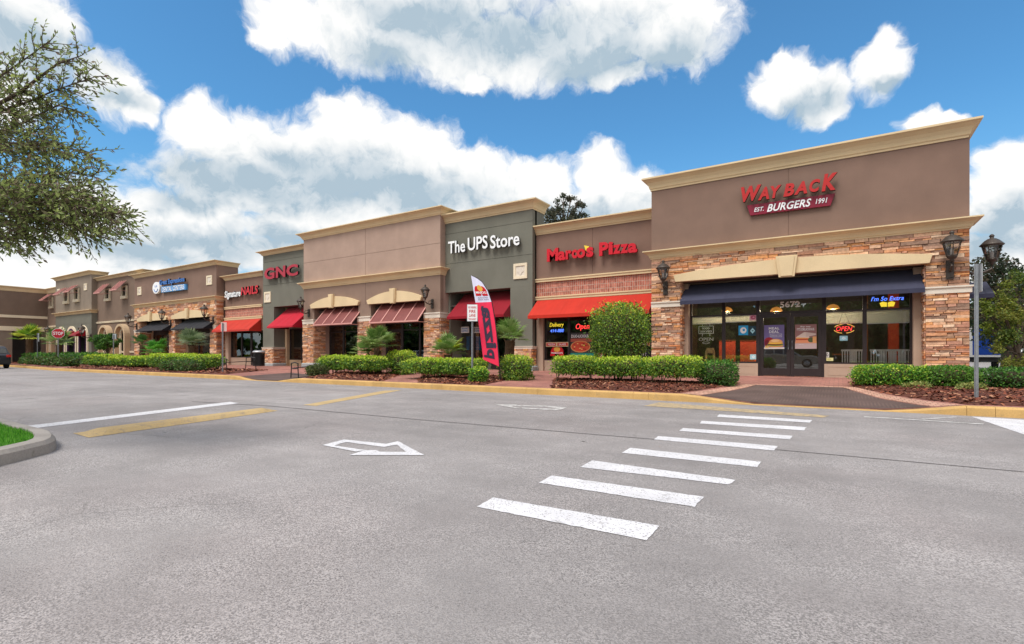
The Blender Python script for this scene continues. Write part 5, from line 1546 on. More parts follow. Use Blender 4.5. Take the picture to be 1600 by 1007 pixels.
hedge('bright hedge below the round tree and arched windows', -45.4, -41.5, 15.4, 1.3, 1.02, 4000, .13, GREEN, LIME, .9, 35)
shrub('bush', 'low grey-green juniper in front of the dental centre hedge', 'bush', 'low junipers in the beds', [(-28.0, 13.6, .48, 1.1, .5, .28, 0), (-29.6, 13.5, .48, .8, .5, .28, 0)], 3000, .10, OLIVE + DEEP, None, 0, 3, None, 36, expo=2.4)
shrub('hedge', 'dark green hedge under the two far palms', 'hedge', GH, [(-64.0, 17.4, .75, 4.2, .6, .42, -.1), (-56, 16.9, .75, 4.2, .6, .42, -.1), (-49.5, 16.6, .75, 3.0, .6, .42, 0)], 6000, .17, DEEP, FRESH, .5, 2, None, 37)
JX = [(-60.5, 15.9, 1.2, 'low juniper nearest the dark car'), (-57.6, 15.6, 1.2, 'low juniper below the far post'), (-54.2, 15.3, 1.4, 'low juniper left of the stop sign'), (-51.0, 14.9, 1.3, 'low juniper below the stop sign'), (-47.7, 14.6, 1.0, 'low juniper right of the stop sign')]
for i, (x, y, r, l) in enumerate(JX):
    shrub('bush', l, 'bush', 'low junipers in the beds', [(x, y, .5, r, .6, .32, 0)], 1100, .16, OLIVE + DEEP, None, 0, 3, None, 40 + i, expo=2.3)

PALM = [S(122, 152, 78), S(144, 168, 96), S(100, 134, 62), S(164, 182, 118)]
PALMY = [S(186, 200, 64), S(202, 210, 84), S(156, 184, 60)]
def palm(name, label, x, y, zc, r, nf, seed, cols, trunk_r=.11, fan=True, zb=None, blades=16, droop=.16, group='fan palms in the beds', lean=(0, 0)):
    rn = random.Random(seed); zb = zb if zb is not None else zs(x, y)
    t = thing(name, (x, y, zb), label, 'palm tree', group)
    tr = MB(); tr.tube([(x, y, zb - .05), (x + lean[0] * .5, y + lean[1] * .5, (zb + zc) / 2), (x + lean[0], y + lean[1], zc - .04)], [trunk_r * 1.25, trunk_r, trunk_r * .95], 9); 
    for i in range(26):
        a = rn.uniform(0, 6.28); z = lerp(zb, zc, rn.random()); tr.obox((x + lean[0] * (z - zb) / (zc - zb) + math.cos(a) * trunk_r, y + lean[1] * (z - zb) / (zc - zb) + math.sin(a) * trunk_r, z), (.02, 0, 0), (0, .02, 0), (.02 * math.cos(a), .02 * math.sin(a), .06))
    tr.build('trunk', M['palm_bark'], t)
    m = MB(); cx, cy = x + lean[0], y + lean[1]
    for i in range(nf):
        a = 2 * math.pi * (i * .618) ; el_ = R(rn.uniform(0, 84)); 
        d = Vector((math.cos(a) * math.cos(el_), math.sin(a) * math.cos(el_), math.sin(el_)))
        c0 = Vector((cx, cy, zc)); pl_ = r * rn.uniform(.42, .6); tip = c0 + d * pl_
        col = rn.choice(cols)
        m.tube([c0, c0 + d * pl_ * .5 + EZ * .02, tip], [.012, .009, .006], 4, mixc(col, S(140, 150, 90), .4), cap=False)
        s = d.cross(EZ); s = s.normalized() if s.length > .05 else Vector((1, 0, 0)); u = s.cross(d).normalized()
        L0 = r * rn.uniform(.5, .65)
        for b in range(blades):
            q = (b / (blades - 1) - .5) * 2
            ang = q * R(105 if fan else 70)
            dd = (d * math.cos(ang) + s * math.sin(ang)).normalized(); L = L0 * (1 - .35 * abs(q)) * rn.uniform(.9, 1.1)
            w_ = s * math.cos(ang) - d * math.sin(ang); w_ = w_ * L * .065
            kcol = rn.uniform(.8, 1.2); cc = (col[0] * kcol, col[1] * kcol, col[2] * kcol, 1)
            st_ = tip if fan else c0 + d * pl_ * (.4 + .6 * (1 - abs(q)))
            mid = st_ + dd * L * .55 + u * (.04 * L); end = st_ + dd * L - EZ * (L * droop * rn.uniform(.5, 1.2))
            m.face([st_, mid - w_ + u * .01, mid, mid], cc) if False else m.face([st_, mid - w_, end, mid + w_], cc)
    m.build('crown', M['leaf'], t); return t
palm('palm', 'large fan palm clump between hedge and bush, before the ribbed awnings', -15.95, 15.0, 1.38, .94, 32, 51, PALM, .13, lean=(-.1, 0))
palm('palm', 'small fan palm leaning left beside the large palm clump', -16.7, 15.3, 1.12, .78, 20, 52, PALM[:3], .09, lean=(-.3, .1))
palm('palm', 'fan palm below the fire lane sign, left of the banner', -12.35, 15.1, 1.10, .82, 28, 53, PALM + PALMY[:1], .12)
palm('palm', 'fan palm with a dark trunk right of the banner', -10.2, 16.0, 1.62, .82, 30, 54, PALM + [S(150, 168, 110)], .18)
palm('palm', 'silvery fan palm behind the dental centre hedge', -31.2, 15.2, 1.62, 1.0, 26, 55, [S(132, 150, 112), S(112, 134, 92), S(150, 164, 126)], .18)
palm('palm', 'low dark fan palm before the left black awning', -39.0, 15.9, 1.75, .8, 20, 56, [S(70, 104, 52), S(86, 118, 62)], .16)
palm('palm', 'low bright green palm clump before the left black awning', -37.0, 15.9, 1.2, 1.0, 22, 57, [S(90, 156, 56), S(116, 176, 68), S(72, 134, 48)], .12)
palm('palm', 'green palm on a slim trunk beside the stop sign', -55.3, 16.4, 1.95, 1.45, 26, 58, PALM + [S(120, 160, 70)], .2)
palm('palm', 'yellow-green palm on a thick trunk before the dark open bay', -66.2, 17.4, 2.6, 1.5, 30, 59, PALMY + [S(110, 150, 50)], .28)

def tree(name, label, x, y, zb, trunk, clumps, nl, L, cols, seed, group=None, tr=.12, cat='tree', thin=1.0):
    """trunk: list of points; clumps: (x, y, z, r) leaf clusters, each reached by a limb"""
    rn = random.Random(seed); random.seed(seed)
    t = thing(name, (x, y, zb), label, cat, group)
    b = MB(); b.tube(trunk, [tr * 1.3] + [lerp(tr, tr * .55, i / max(1, len(trunk) - 2)) for i in range(len(trunk) - 1)], 9)
    top = Vector(trunk[-1]); mid = Vector(trunk[-2])
    for c in clumps:
        p = Vector(c[:3]); s_ = mid.lerp(top, rn.uniform(.1, 1)); h_ = s_.lerp(p, .5) + Vector((rn.uniform(-.15, .15), rn.uniform(-.15, .15), .12)) * c[3]
        b.tube([s_, h_, p], [tr * .38, tr * .26, tr * .1], 6)
        for _ in range(3):
            e = p + rv() * c[3] * .8; b.tube([h_.lerp(p, .6), p.lerp(e, .5) + rv() * .05, e], [tr * .14, tr * .1, tr * .04], 4)
    b.build('trunk', M['bark'], t)
    m = MB(); w_ = [c[3] ** 2 for c in clumps]; tot = sum(w_)
    for c, w2 in zip(clumps, w_):
        k = int(nl * w2 / tot); base = rn.choice(cols); sub = []
        for _ in range(max(3, int(7 * c[3]))): sub.append(Vector(c[:3]) + rv() * c[3] * rn.uniform(.35, .95))
        for _ in range(k):
            s_ = rn.choice(sub); p = s_ + rv() * c[3] * .42 * rn.random() ** .5
            g = (p - Vector(c[:3])); g = g.normalized() if g.length > 1e-3 else EZ
            col = mixc(base, rn.choice(cols), rn.random()); kk = rn.uniform(.75, 1.25)
            leaf(m, p, (g * .5 + rv()).normalized(), g * .6 + rv() * .8 + EZ * .4, L * rn.uniform(.7, 1.3), L * .3, (col[0] * kk, col[1] * kk, col[2] * kk, 1))
    m.build('crown', M['leaf'], t); return t
def crown(cx, cy, cz, rx, ry, rz, n, r0, r1, seed):
    rn = random.Random(seed); out = []
    for i in range(n):
        a = rn.uniform(0, 6.28); ph = math.asin(rn.uniform(-.75, 1)); q = rn.uniform(.55, 1)
        out.append((cx + rx * q * math.cos(a) * math.cos(ph), cy + ry * q * math.sin(a) * math.cos(ph), cz + rz * q * math.sin(ph), rn.uniform(r0, r1)))
    return out
# small round tree before the arched windows
x, y = -44.6, 16.0
tree('small_tree', 'small round-headed tree before the arched windows', x, y, zs(x, y), [(x, y, .1), (x + .05, y, .8), (x + .02, y, 1.5)], crown(x, y, 1.95, .85, .8, .38, 18, .32, .48, 61), 5000, .13, DEEP + GREEN[:2], 61, None, .07)
# trees beyond the roofs and to the right
p = at(885, 330, 34); 
tree('tree', 'bare-branched dark tree rising behind the pizza shop roof', p.x, p.y, 0, [(p.x, p.y, 0), (p.x, p.y, 5), (p.x - .1, p.y, 8.5), (p.x - .2, p.y, 10.2)],
     [(at(a, b, 34 + c)[:] + (r_,)) for a, b, c, r_ in ((870, 322, 0, .5), (880, 312, .5, .45), (893, 308, 0, .4), (903, 318, -.4, .42), (909, 330, 0, .45), (865, 338, .3, .7), (880, 338, -.3, .8), (857, 345, 0, .6), (897, 338, .4, .5), (909, 345, 0, .4), (873, 350, 0, 1.0), (890, 352, 0, .9))], 3600, .16, [S(70, 78, 58), S(58, 66, 50), S(84, 94, 66), S(96, 92, 74)], 63, None, .22)
def P4(px, py, d, r): return at(px, py, d)[:] + (r,)
p = at(1575, 470, 34)
tree('tree', 'dark broad-leaved tree behind the side of the corner restaurant', p.x, p.y, 0, [(p.x, p.y, 0), (p.x, p.y, 2.5), (p.x, p.y, 4.5)],
     [P4(1530, 425, 33, 1.2), (P4(1545, 405, 34, 1.0)), P4(1560, 412, 33, 1.2), P4(1575, 430, 34, 1.2), P4(1535, 455, 33, 1.5), P4(1560, 450, 33, 1.6), P4(1590, 450, 34, 1.4), P4(1525, 490, 33, 1.4), P4(1548, 480, 32, 1.5), P4(1585, 480, 33, 1.6), P4(1610, 455, 34, 1.5), P4(1630, 490, 34, 2.0), P4(1560, 515, 33, 1.4), P4(1535, 520, 33, 1.2), P4(1600, 520, 33, 1.6)], 9000, .22, [S(44, 58, 38), S(56, 70, 44), S(84, 70, 50), S(36, 48, 32), S(64, 82, 50)], 64, 'trees behind the corner restaurant', .3)
p = at(1590, 590, 21)
tree('tree', 'bushy yellow-green tree behind the right hedge', p.x, p.y, 0, [(p.x, p.y, 0), (p.x, p.y, .8), (p.x, p.y, 1.6)],
     [P4(1560, 465, 21, .6), P4(1590, 450, 21, .7), P4(1545, 490, 21, .5), P4(1570, 490, 20.6, .7), P4(1600, 485, 21, .8), P4(1550, 520, 21, .5), P4(1580, 525, 20.5, .7), P4(1605, 525, 21, .8), P4(1565, 550, 20.6, .55), P4(1600, 560, 20.6, .7), P4(1630, 470, 21, .8), P4(1640, 520, 21, .9)], 8000, .11, [S(112, 130, 42), S(134, 146, 54), S(90, 114, 40), S(150, 150, 70), S(76, 100, 40)], 65, 'trees behind the corner restaurant', .12)
for i, (px, d, r_, l) in enumerate(((1650, 60, 5, 'far tree beyond the right edge of the lot'),)):
    p = at(px, 555, d); tree('tree', l, p.x, p.y, 0, [(p.x, p.y, 0), (p.x, p.y, 3), (p.x, p.y, 5)], crown(p.x, p.y, 5.5, 5, 4, 3, 14, 1.2, 2, 66 + i), 3500, .35, DEEP, 66 + i, 'trees behind the corner restaurant', .3)

# the oak whose limbs hang into the picture from the left
OAK = [S(120, 134, 74), S(100, 116, 62), S(140, 152, 88), S(92, 100, 62), S(122, 106, 92), S(156, 166, 102)]
def oak():
    rn = random.Random(77); random.seed(77)
    base = at(-520, 560, 7.2); x, y = base.x, base.y
    t = thing('oak_tree', (x, y, 0), 'oak tree with limbs hanging in from the top left', 'tree')
    b = MB(); fork = at(-430, 400, 7.0)
    b.tube([(x, y, -.05), (x + .05, y, 1.0), fork], [.26, .2, .17], 10)
    m = MB()
    limbs = [  # (points as px, py, distance)
        [(-430, 400, 7.0), (-250, 290, 6.3), (-60, 195, 5.7), (30, 145, 5.5), (90, 100, 5.4), (125, 88, 5.35)],
        [(-60, 195, 5.7), (30, 165, 5.6), (90, 140, 5.5), (150, 120, 5.4)],
        [(-430, 400, 7.0), (-260, 330, 6.4), (-80, 255, 5.8), (20, 225, 5.6), (90, 225, 5.5), (140, 243, 5.4)],
        [(-80, 255, 5.8), (40, 190, 5.7), (90, 165, 5.6), (118, 172, 5.5)],
        [(-430, 400, 7.0), (-240, 360, 6.3), (-60, 310, 5.6), (50, 300, 5.3), (130, 325, 5.2), (190, 340, 5.1)],
        [(-60, 310, 5.6), (30, 335, 5.3), (100, 345, 5.2), (155, 368, 5.1)],
        [(-60, 310, 5.6), (40, 280, 5.4), (110, 270, 5.3), (152, 278, 5.3)],
        [(-430, 400, 7.0), (-250, 390, 6.3), (-80, 370, 5.7), (0, 372, 5.4), (45, 374, 5.3)],
        [(-250, 290, 6.3), (-100, 180, 5.9), (0, 120, 5.7), (50, 85, 5.6), (75, 66, 5.5)],
        [(-250, 290, 6.3), (-160, 140, 6.1), (-60, 60, 6.0), (-20, 100, 5.9), (4, 112, 5.9)],
        [(-430, 400, 7.0), (-420, 200, 6.8), (-350, 60, 6.6), (-250, -20, 6.4)],
        [(-430, 400, 7.0), (-560, 250, 7.4), (-640, 120, 7.6)]]
    def put_leaf(p, d, L):
        kk = rn.uniform(.7, 1.25); c = mixc(rn.choice(OAK), rn.choice(OAK), rn.random()); kk *= 1.3
        leaf(m, p, d, rv() + EZ * .6, L, L * .2, (c[0] * kk, c[1] * kk, c[2] * kk, 1))
    def twig(p, d, L, dens=.026):
        pts = [p]; q = p.copy(); dd = d.normalized()
        n = 5
        for i in range(n):
            dd = (dd + rv() * .22 + EZ * -.03).normalized(); q = q + dd * (L / n); pts.append(q.copy())
        b.tube(pts, [lerp(.006, .0018, i / n) for i in range(n + 1)], 4, cap=False)
        k = max(4, int(L / dens))
        for i in range(k):
            s_ = (i + .5) / k * n; j = int(s_); o = pts[j].lerp(pts[j + 1], s_ - j); ax = (pts[j + 1] - pts[j]).normalized()
            sd = ax.cross(rv()).normalized()
            put_leaf(o, (ax * .75 + sd * .8).normalized(), rn.uniform(.042, .07))
        put_leaf(pts[-1], dd, .06)
    for L_ in limbs:
        P_ = [at(*q) for q in L_]; n = len(P_)
        r0 = .05 if L_[0][0] == -430 else .018
        b.tube(P_, [lerp(r0, .004, (i / (n - 1)) ** .7) for i in range(n)], 7)
        for i in range(n - 1):
            seg = P_[i + 1] - P_[i]; k = int(seg.length / .035)
            if L_[i][0] < -200: k = int(k * .22)
            for j in range(k):
                p = P_[i].lerp(P_[i + 1], rn.random()); ax = seg.normalized(); sd = ax.cross(rv()).normalized()
                twig(p, ax * .8 + sd * .75, rn.uniform(.16, .34) * (1.0 if L_[i][0] > -100 else 1.6))
        twig(P_[-1], P_[-1] - P_[-2], .2)
    masses = [((60, 318, 5.25), .40, .22, 100), ((20, 322, 5.3), .45, .24, 100), ((110, 322, 5.2), .36, .17, 62), ((150, 335, 5.15), .2, .12, 22), ((-60, 340, 5.5), .6, .35, 120), ((15, 215, 5.6), .42, .22, 60), ((70, 235, 5.5), .3, .13, 28), ((10, 275, 5.5), .4, .14, 30),
              ((-70, 230, 5.8), .7, .4, 120), ((40, 165, 5.6), .3, .12, 20), ((95, 290, 5.3), .3, .10, 22), ((-200, 250, 6.3), .9, .7, 120), ((-330, 120, 6.6), 1.0, .8, 110), ((-520, 180, 7.2), 1.1, .9, 110), ((30, 362, 5.3), .26, .08, 22), ((120, 360, 5.2), .2, .07, 18)]
    for (px, py, d), rh, rz_, k in masses:
        c = at(px, py, d)
        for _ in range(int(k * 1.2)):
            v = rv() * rn.random() ** .4
            p = c + Vector((v.x * rh, v.y * rh, v.z * rz_))
            twig(p, Vector((.8, .35, -.15)) + rv() * .9, rn.uniform(.18, .36))
    b.build('trunk', M['bark'], t); m.build('crown', M['oak_leaf'], t)
oak()
# ------------------------------------------------------------------ street furniture and signs
def post_sign(name, label, cat, x, y, zb, ztop, pr=.028):
    t = thing(name, (x, y, zb), label, cat)
    m = MB(); m.box(x - pr, x + pr, y - pr * .5, y + pr * .5, zb - .05, ztop); m.box(x - pr * .4, x + pr * .4, y - pr, y - pr * .5, zb - .05, ztop)
    m.build('post', M['steel'], t); return t
def facing(x, y):
    v = Vector((-x, -y, 0)).normalized(); return v, Vector((-v.y, v.x, 0))         # towards the camera, and the picture's rightward
# fire lane sign
x, y = -12.0, 13.15; x = fx(738, y)
t = post_sign('fire_lane_sign', 'small white fire lane sign on a steel post, left of the feather banner', 'sign', x, y, zs(x, y), fz(738, 478, y))
z1, z0 = fz(738, 476, y - .05), fz(738, 502.5, y - .05); Nn, Uu = facing(x, y); c = Vector((x, y, (z0 + z1) / 2)) + Nn * .05; hw = .165; hh = (z1 - z0) / 2
m = MB(); m.obox(c, Uu * hw, EZ * hh, Nn * .004); pl_ = m.build('sign_plate', M['plate'], t)
m = MB(); m.obox(c + Nn * .0065, Uu * (hw - .012), EZ * (hh - .012), Nn * .002); m.build('sign_face', M['sign_white'], pl_)
m = MB()
for s, dz, h_, w_ in (('NO PARKING', .155, .06, .25), ('FIRE', .045, .085, .2), ('LANE', -.07, .085, .2), ('TOW-AWAY', -.175, .05, .24)):
    text(m, s, c + EZ * dz * hh / .24 + Nn * .009, Uu, EZ, Nn, w_, h_ * hh / .24, .002, .02)
m.build('lettering', [M['sign_red_ink'], M['sign_red_ink']], pl_)
# stop sign
x, y = fx(91, 15.1), 15.1
t = post_sign('stop_sign', 'red octagonal stop sign at the far left bed', 'sign', x, y, zs(x, y), fz(91, 517, y), .04)
Nn, Uu = facing(x, y); c = Vector((x, y, fz(91, 521.3, y))) + Nn * .07; r = .4
m = MB()
def octa(m, c, r, th):
    pts = [c + Uu * (r * math.cos(R(22.5 + 45 * i))) + EZ * (r * math.sin(R(22.5 + 45 * i))) for i in range(8)]
    b_ = [p - Nn * th for p in pts]; m.face(pts); m.face(b_[::-1])
    for i in range(8): m.face([pts[i], b_[i], b_[(i + 1) % 8], pts[(i + 1) % 8]])
octa(m, c, r, .01); p1 = m.build('sign_plate', M['sign_white'], t)
m = MB(); octa(m, c + Nn * .004, r * .94, .003); p2 = m.build('sign_face', M['stop_red'], p1)
m = MB(); text(m, 'STOP', c + Nn * .005, Uu, EZ, Nn, .58, .25, .004, .02); m.build('lettering', [M['sign_white'], M['sign_white']], p1)
# plain posts with plates seen edge-on
def edge_post(label, px, y, zb, ztop, plate_z0, plate_z1, ang, side=.15, th=.0035, pm='plate'):
    x = fx(px, y); t = post_sign('sign_post', label, 'sign', x, y, zb if zb is not None else zs(x, y), ztop, .032)
    Nn, Uu = facing(x, y); d = (Nn * math.cos(ang) + Uu * math.sin(ang))
    m = MB(); c = Vector((x, y, (plate_z0 + plate_z1) / 2)) + d * -side * .0 + Uu * .045
    m.obox(c + d * .0, d * side, EZ * ((plate_z1 - plate_z0) / 2), d.cross(EZ).normalized() * th); m.build('sign_plate', M[pm], t); return t
edge_post('tall bare steel sign post with its plate seen edge-on, at right', 1525.5, 13.3, None, fz(1526, 413, 13.3), fz(1530, 457, 13.3), fz(1530, 414, 13.3), R(14), .16, .006)
edge_post('thin post with a pinkish sign plate, beside the dental centre pier', 348, 13.5, None, fz(348, 505, 13.5), fz(348, 518, 13.5), fz(348, 504, 13.5), R(60), .14, pm='sign_pink')
edge_post('slim sign post among the far palms', 58.5, 16.3, None, fz(58, 521, 16.3), fz(58, 534, 16.3), fz(58, 521, 16.3), R(25), .15)
edge_post('slim sign post before the round-headed tree', 177.5, 15.4, None, fz(177, 523, 15.4), fz(177, 530, 15.4), fz(177, 522, 15.4), R(40), .15)

# feather banner
def feather():
    dB = 16.6
    base = gs(781.6, 596); x0, y0 = base; zb = zs(x0, y0)
    d = Vector((x0, y0, 0)).length; dep = -x0 * SA + y0 * CA
    t = thing('feather_banner', (x0, y0, zb), 'tall pink feather banner reading pizza backwards, with a white top', 'banner')
    poleP = [(781.6, 597), (780.5, 570), (777.5, 535), (773.5, 500), (768.5, 472), (762, 454), (753.5, 441), (744.5, 434), (736, 431)]
    P_ = [at(a, b_, dep) for a, b_ in poleP]
    P_[0].z = zb - .05
    pm = MB(); pm.tube(P_, [.022, .02, .018, .016, .014, .012, .01, .009, .008], 8); pm.build('pole', M['black_metal'], t)
    # cloth rows from top to bottom: left edge and pole edge
    rows = [((736, 431), (736.5, 430.7)), ((737.4, 439), (751.5, 439)), ((739.2, 450), (760, 451)), ((741, 462), (765, 462)), ((743, 473.2), (768.5, 472)),
            ((745.5, 490), (772, 490)), ((748, 507), (774.5, 507)), ((750.5, 525), (776.8, 525)), ((753, 545), (778.5, 545)), ((754.5, 557), (779.3, 560)), ((754.8, 562), (779.6, 573))]
    def pt(u, v):
        v = max(0, min(len(rows) - 1.0001, v)); i = int(v); f = v - i
        l0, r0 = rows[i]; l1, r1 = rows[i + 1]
        a = lerp(l0[0], l1[0], f), lerp(l0[1], l1[1], f); c = lerp(r0[0], r1[0], f), lerp(r0[1], r1[1], f)
        q = at(lerp(a[0], c[0], u), lerp(a[1], c[1], u), dep)
        nrm, _ = facing(q.x, q.y)
        return q + nrm * (.014 * math.sin(u * 2.6 + v * .6) * (1 - u)), nrm
    NV, NU = 40, 8
    def sheet(v0, v1, name, mat, parent, off):
        m = MB()
        for i in range(NV):
            for j in range(NU):
                q = []
                for u, v in ((j / NU, lerp(v0, v1, i / NV)), ((j + 1) / NU, lerp(v0, v1, i / NV)), ((j + 1) / NU, lerp(v0, v1, (i + 1) / NV)), (j / NU, lerp(v0, v1, (i + 1) / NV))):
                    p, nr = pt(u, v); q.append((p, nr))
                m.face([p + nr * off for p, nr in q][::-1]); m.face([p - nr * off for p, nr in q])
        return m.build(name, mat, parent)
    pink = fabric('banner_pink', S(244, 56, 90)); whitec = fabric('banner_white', S(226, 224, 246))
    cl = sheet(4.0, 9.999, 'cloth', pink, t, .002); sheet(0, 4.0, 'cloth', whitec, t, .002)
    ink = plain('banner_dark_ink', S(58, 48, 70), .7); red = M['bright_red']
    def emboss(vs, fs, ns, u0, u1, v0, v1, flip, name, mat, off=.006):
        """lay flat artwork (0..1 box) on the cloth; art x runs along -v (upwards), art y along u"""
        m = MB(); xa, xb = min(v.x for v in vs), max(v.x for v in vs); ya, yb = min(v.y for v in vs), max(v.y for v in vs)
        for f, n_ in zip(fs, ns):
            if n_ < .5: continue
            q = []
            for k in f:
                X, Y_ = (vs[k].x - xa) / (xb - xa), (vs[k].y - ya) / (yb - ya)
                u, v = (lerp(u0, u1, Y_), lerp(v1, v0, X)) if flip else (lerp(u0, u1, X), lerp(v1, v0, Y_))
                p, nr = pt(u, v); q.append(p + nr * off)
            m.face(q)
        # both windings so that the ink shows whichever way the strip is turned
        return m
    vs, fs, ns = text_geo('pizza', .045, 0, 1.05, .01)
    emboss(vs, fs, ns, .08, .9, 4.35, 9.2, True, 'lettering', ink, .013).build('lettering', ink, cl)
    # round emblem: red M-shape around a yellow disc, with small script lines under it
    art = MB()
    def disc(cu, cv, ru, rv_, mb, off, n=20):
        q = []
        for i in range(n):
            a = 2 * math.pi * i / n; p, nr = pt(cu + ru * math.cos(a), cv - rv_ * math.sin(a)); q.append(p + nr * off)
        mb.face(q)
    for cu in (.27, .73): disc(cu, 2.35, .19, .62, art, .010)
    def quad(u0, u1, v0, v1, mb, off):
        mb.face([(lambda r_: r_[0] + r_[1] * off)(pt(u, v)) for u, v in ((u0, v1), (u1, v1), (u1, v0), (u0, v0))])
    quad(.10, .46, 2.3, 3.05, art, .0104); quad(.54, .90, 2.3, 3.05, art, .0104); quad(.3, .7, 2.2, 2.8, art, .0108)
    art.build('emblem', red, cl)
    a2 = MB(); disc(.5, 2.02, .2, .42, a2, .0125); a2.build('emblem_disc', M['gold'], cl)
    vs, fs, ns = text_geo("OCRAM", .03, 0, 1, .01)
    emboss(vs, fs, ns, .86, .14, 2.45, 2.78, False, 'emblem_lettering', M['sign_white'], .0135).build('emblem_lettering', M['sign_white'], cl)
    for s, v0, v1 in (('delicious', 3.2, 3.42), ('fresh made', 3.5, 3.7)):
        vs, fs, ns = text_geo(s, 0, .2, 1, .01); emboss(vs, fs, ns, .85, .2, v0, v1, False, 'script', ink, .010).build('script_lettering', ink, cl)
feather()

# benches
def bench(label, p0, p1):
    p0, p1 = Vector((*p0, 0)), Vector((*p1, 0)); d = (p1 - p0); L = d.length; d.normalize(); n_ = Vector((-d.y, d.x, 0)); z = max(zs(p0.x, p0.y), zs(p1.x, p1.y))
    t = thing('bench', (p0.x, p0.y, z), label, 'bench', 'metal benches by the planting beds')
    for k, q in enumerate((p0, p1)):
        m = MB(); zq_ = zs(q.x, q.y)
        for s in (-.27, .27):
            m.tube([q + n_ * s * 1.15 + EZ * zq_, q + n_ * s + EZ * (zq_ + .4), q + n_ * s + EZ * (zq_ + .62)], .022, 6)
        m.tube([q - n_ * .27 + EZ * (zq_ + .62), q + n_ * .0 + EZ * (zq_ + .66), q + n_ * .27 + EZ * (zq_ + .62)], .024, 6); m.tube([q - n_ * .27 + EZ * (zq_ + .4), q + n_ * .27 + EZ * (zq_ + .4)], .018, 6)
        m.tube([q - n_ * .29 + EZ * (zq_ + .16), q + n_ * .29 + EZ * (zq_ + .16)], .012, 6)
        m.build('leg_frame', M['black_metal'], t)
    m = MB()
    for i in range(9):
        o = (i - 4) * .058; a = p0 + n_ * o + EZ * (zs(p0.x, p0.y) + .43 - .012 * (1 - abs(i - 4) / 4)); c = p1 + n_ * o + EZ * (zs(p1.x, p1.y) + .43 - .012 * (1 - abs(i - 4) / 4))
        m.obox((a + c) / 2, (c - a) / 2, n_ * .022, EZ * .006)
    m.build('seat', M['black_metal'], t)
bench('dark metal bench nearer the trash can', (-27.0, 14.6), (-28.2, 16.9))
bench('dark metal bench beside the ribbed-awning bed, nearer the camera', (-19.25, 13.45), (-19.0, 15.6))
# trash can
x, y = fx(404.5, 18.8), 18.8; z = zs(x, y)
t = thing('trash_can', (x, y, z), 'round dark slatted trash can in front of the nail salon', 'trash can')
m = MB()
for i in range(28):
    a = 2 * math.pi * i / 28; c = Vector((x + .33 * math.cos(a), y + .33 * math.sin(a), z + .44)); m.obox(c, (-.022 * math.sin(a), .022 * math.cos(a), 0), (.006 * math.cos(a), .006 * math.sin(a), 0), (0, 0, .38))
for zz_ in (.06, .82): m.lathe([(.335, z + zz_), (.35, z + zz_ + .01), (.35, z + zz_ + .05), (.335, z + zz_ + .06), (.30, z + zz_ + .06), (.30, z + zz_)], x, y, 28)
m.build('slatted_body', M['black_metal'], t)
m = MB(); m.lathe([(.29, z + .05), (.3, z + .8)], x, y, 20); m.build('liner', M['rubber'], t)
m = MB(); m.lathe([(.36, z + .89), (.37, z + .92), (.33, z + .98), (.17, z + 1.03), (.16, z + 1.0)], x, y, 24); m.build('lid', M['plate'], t, True)

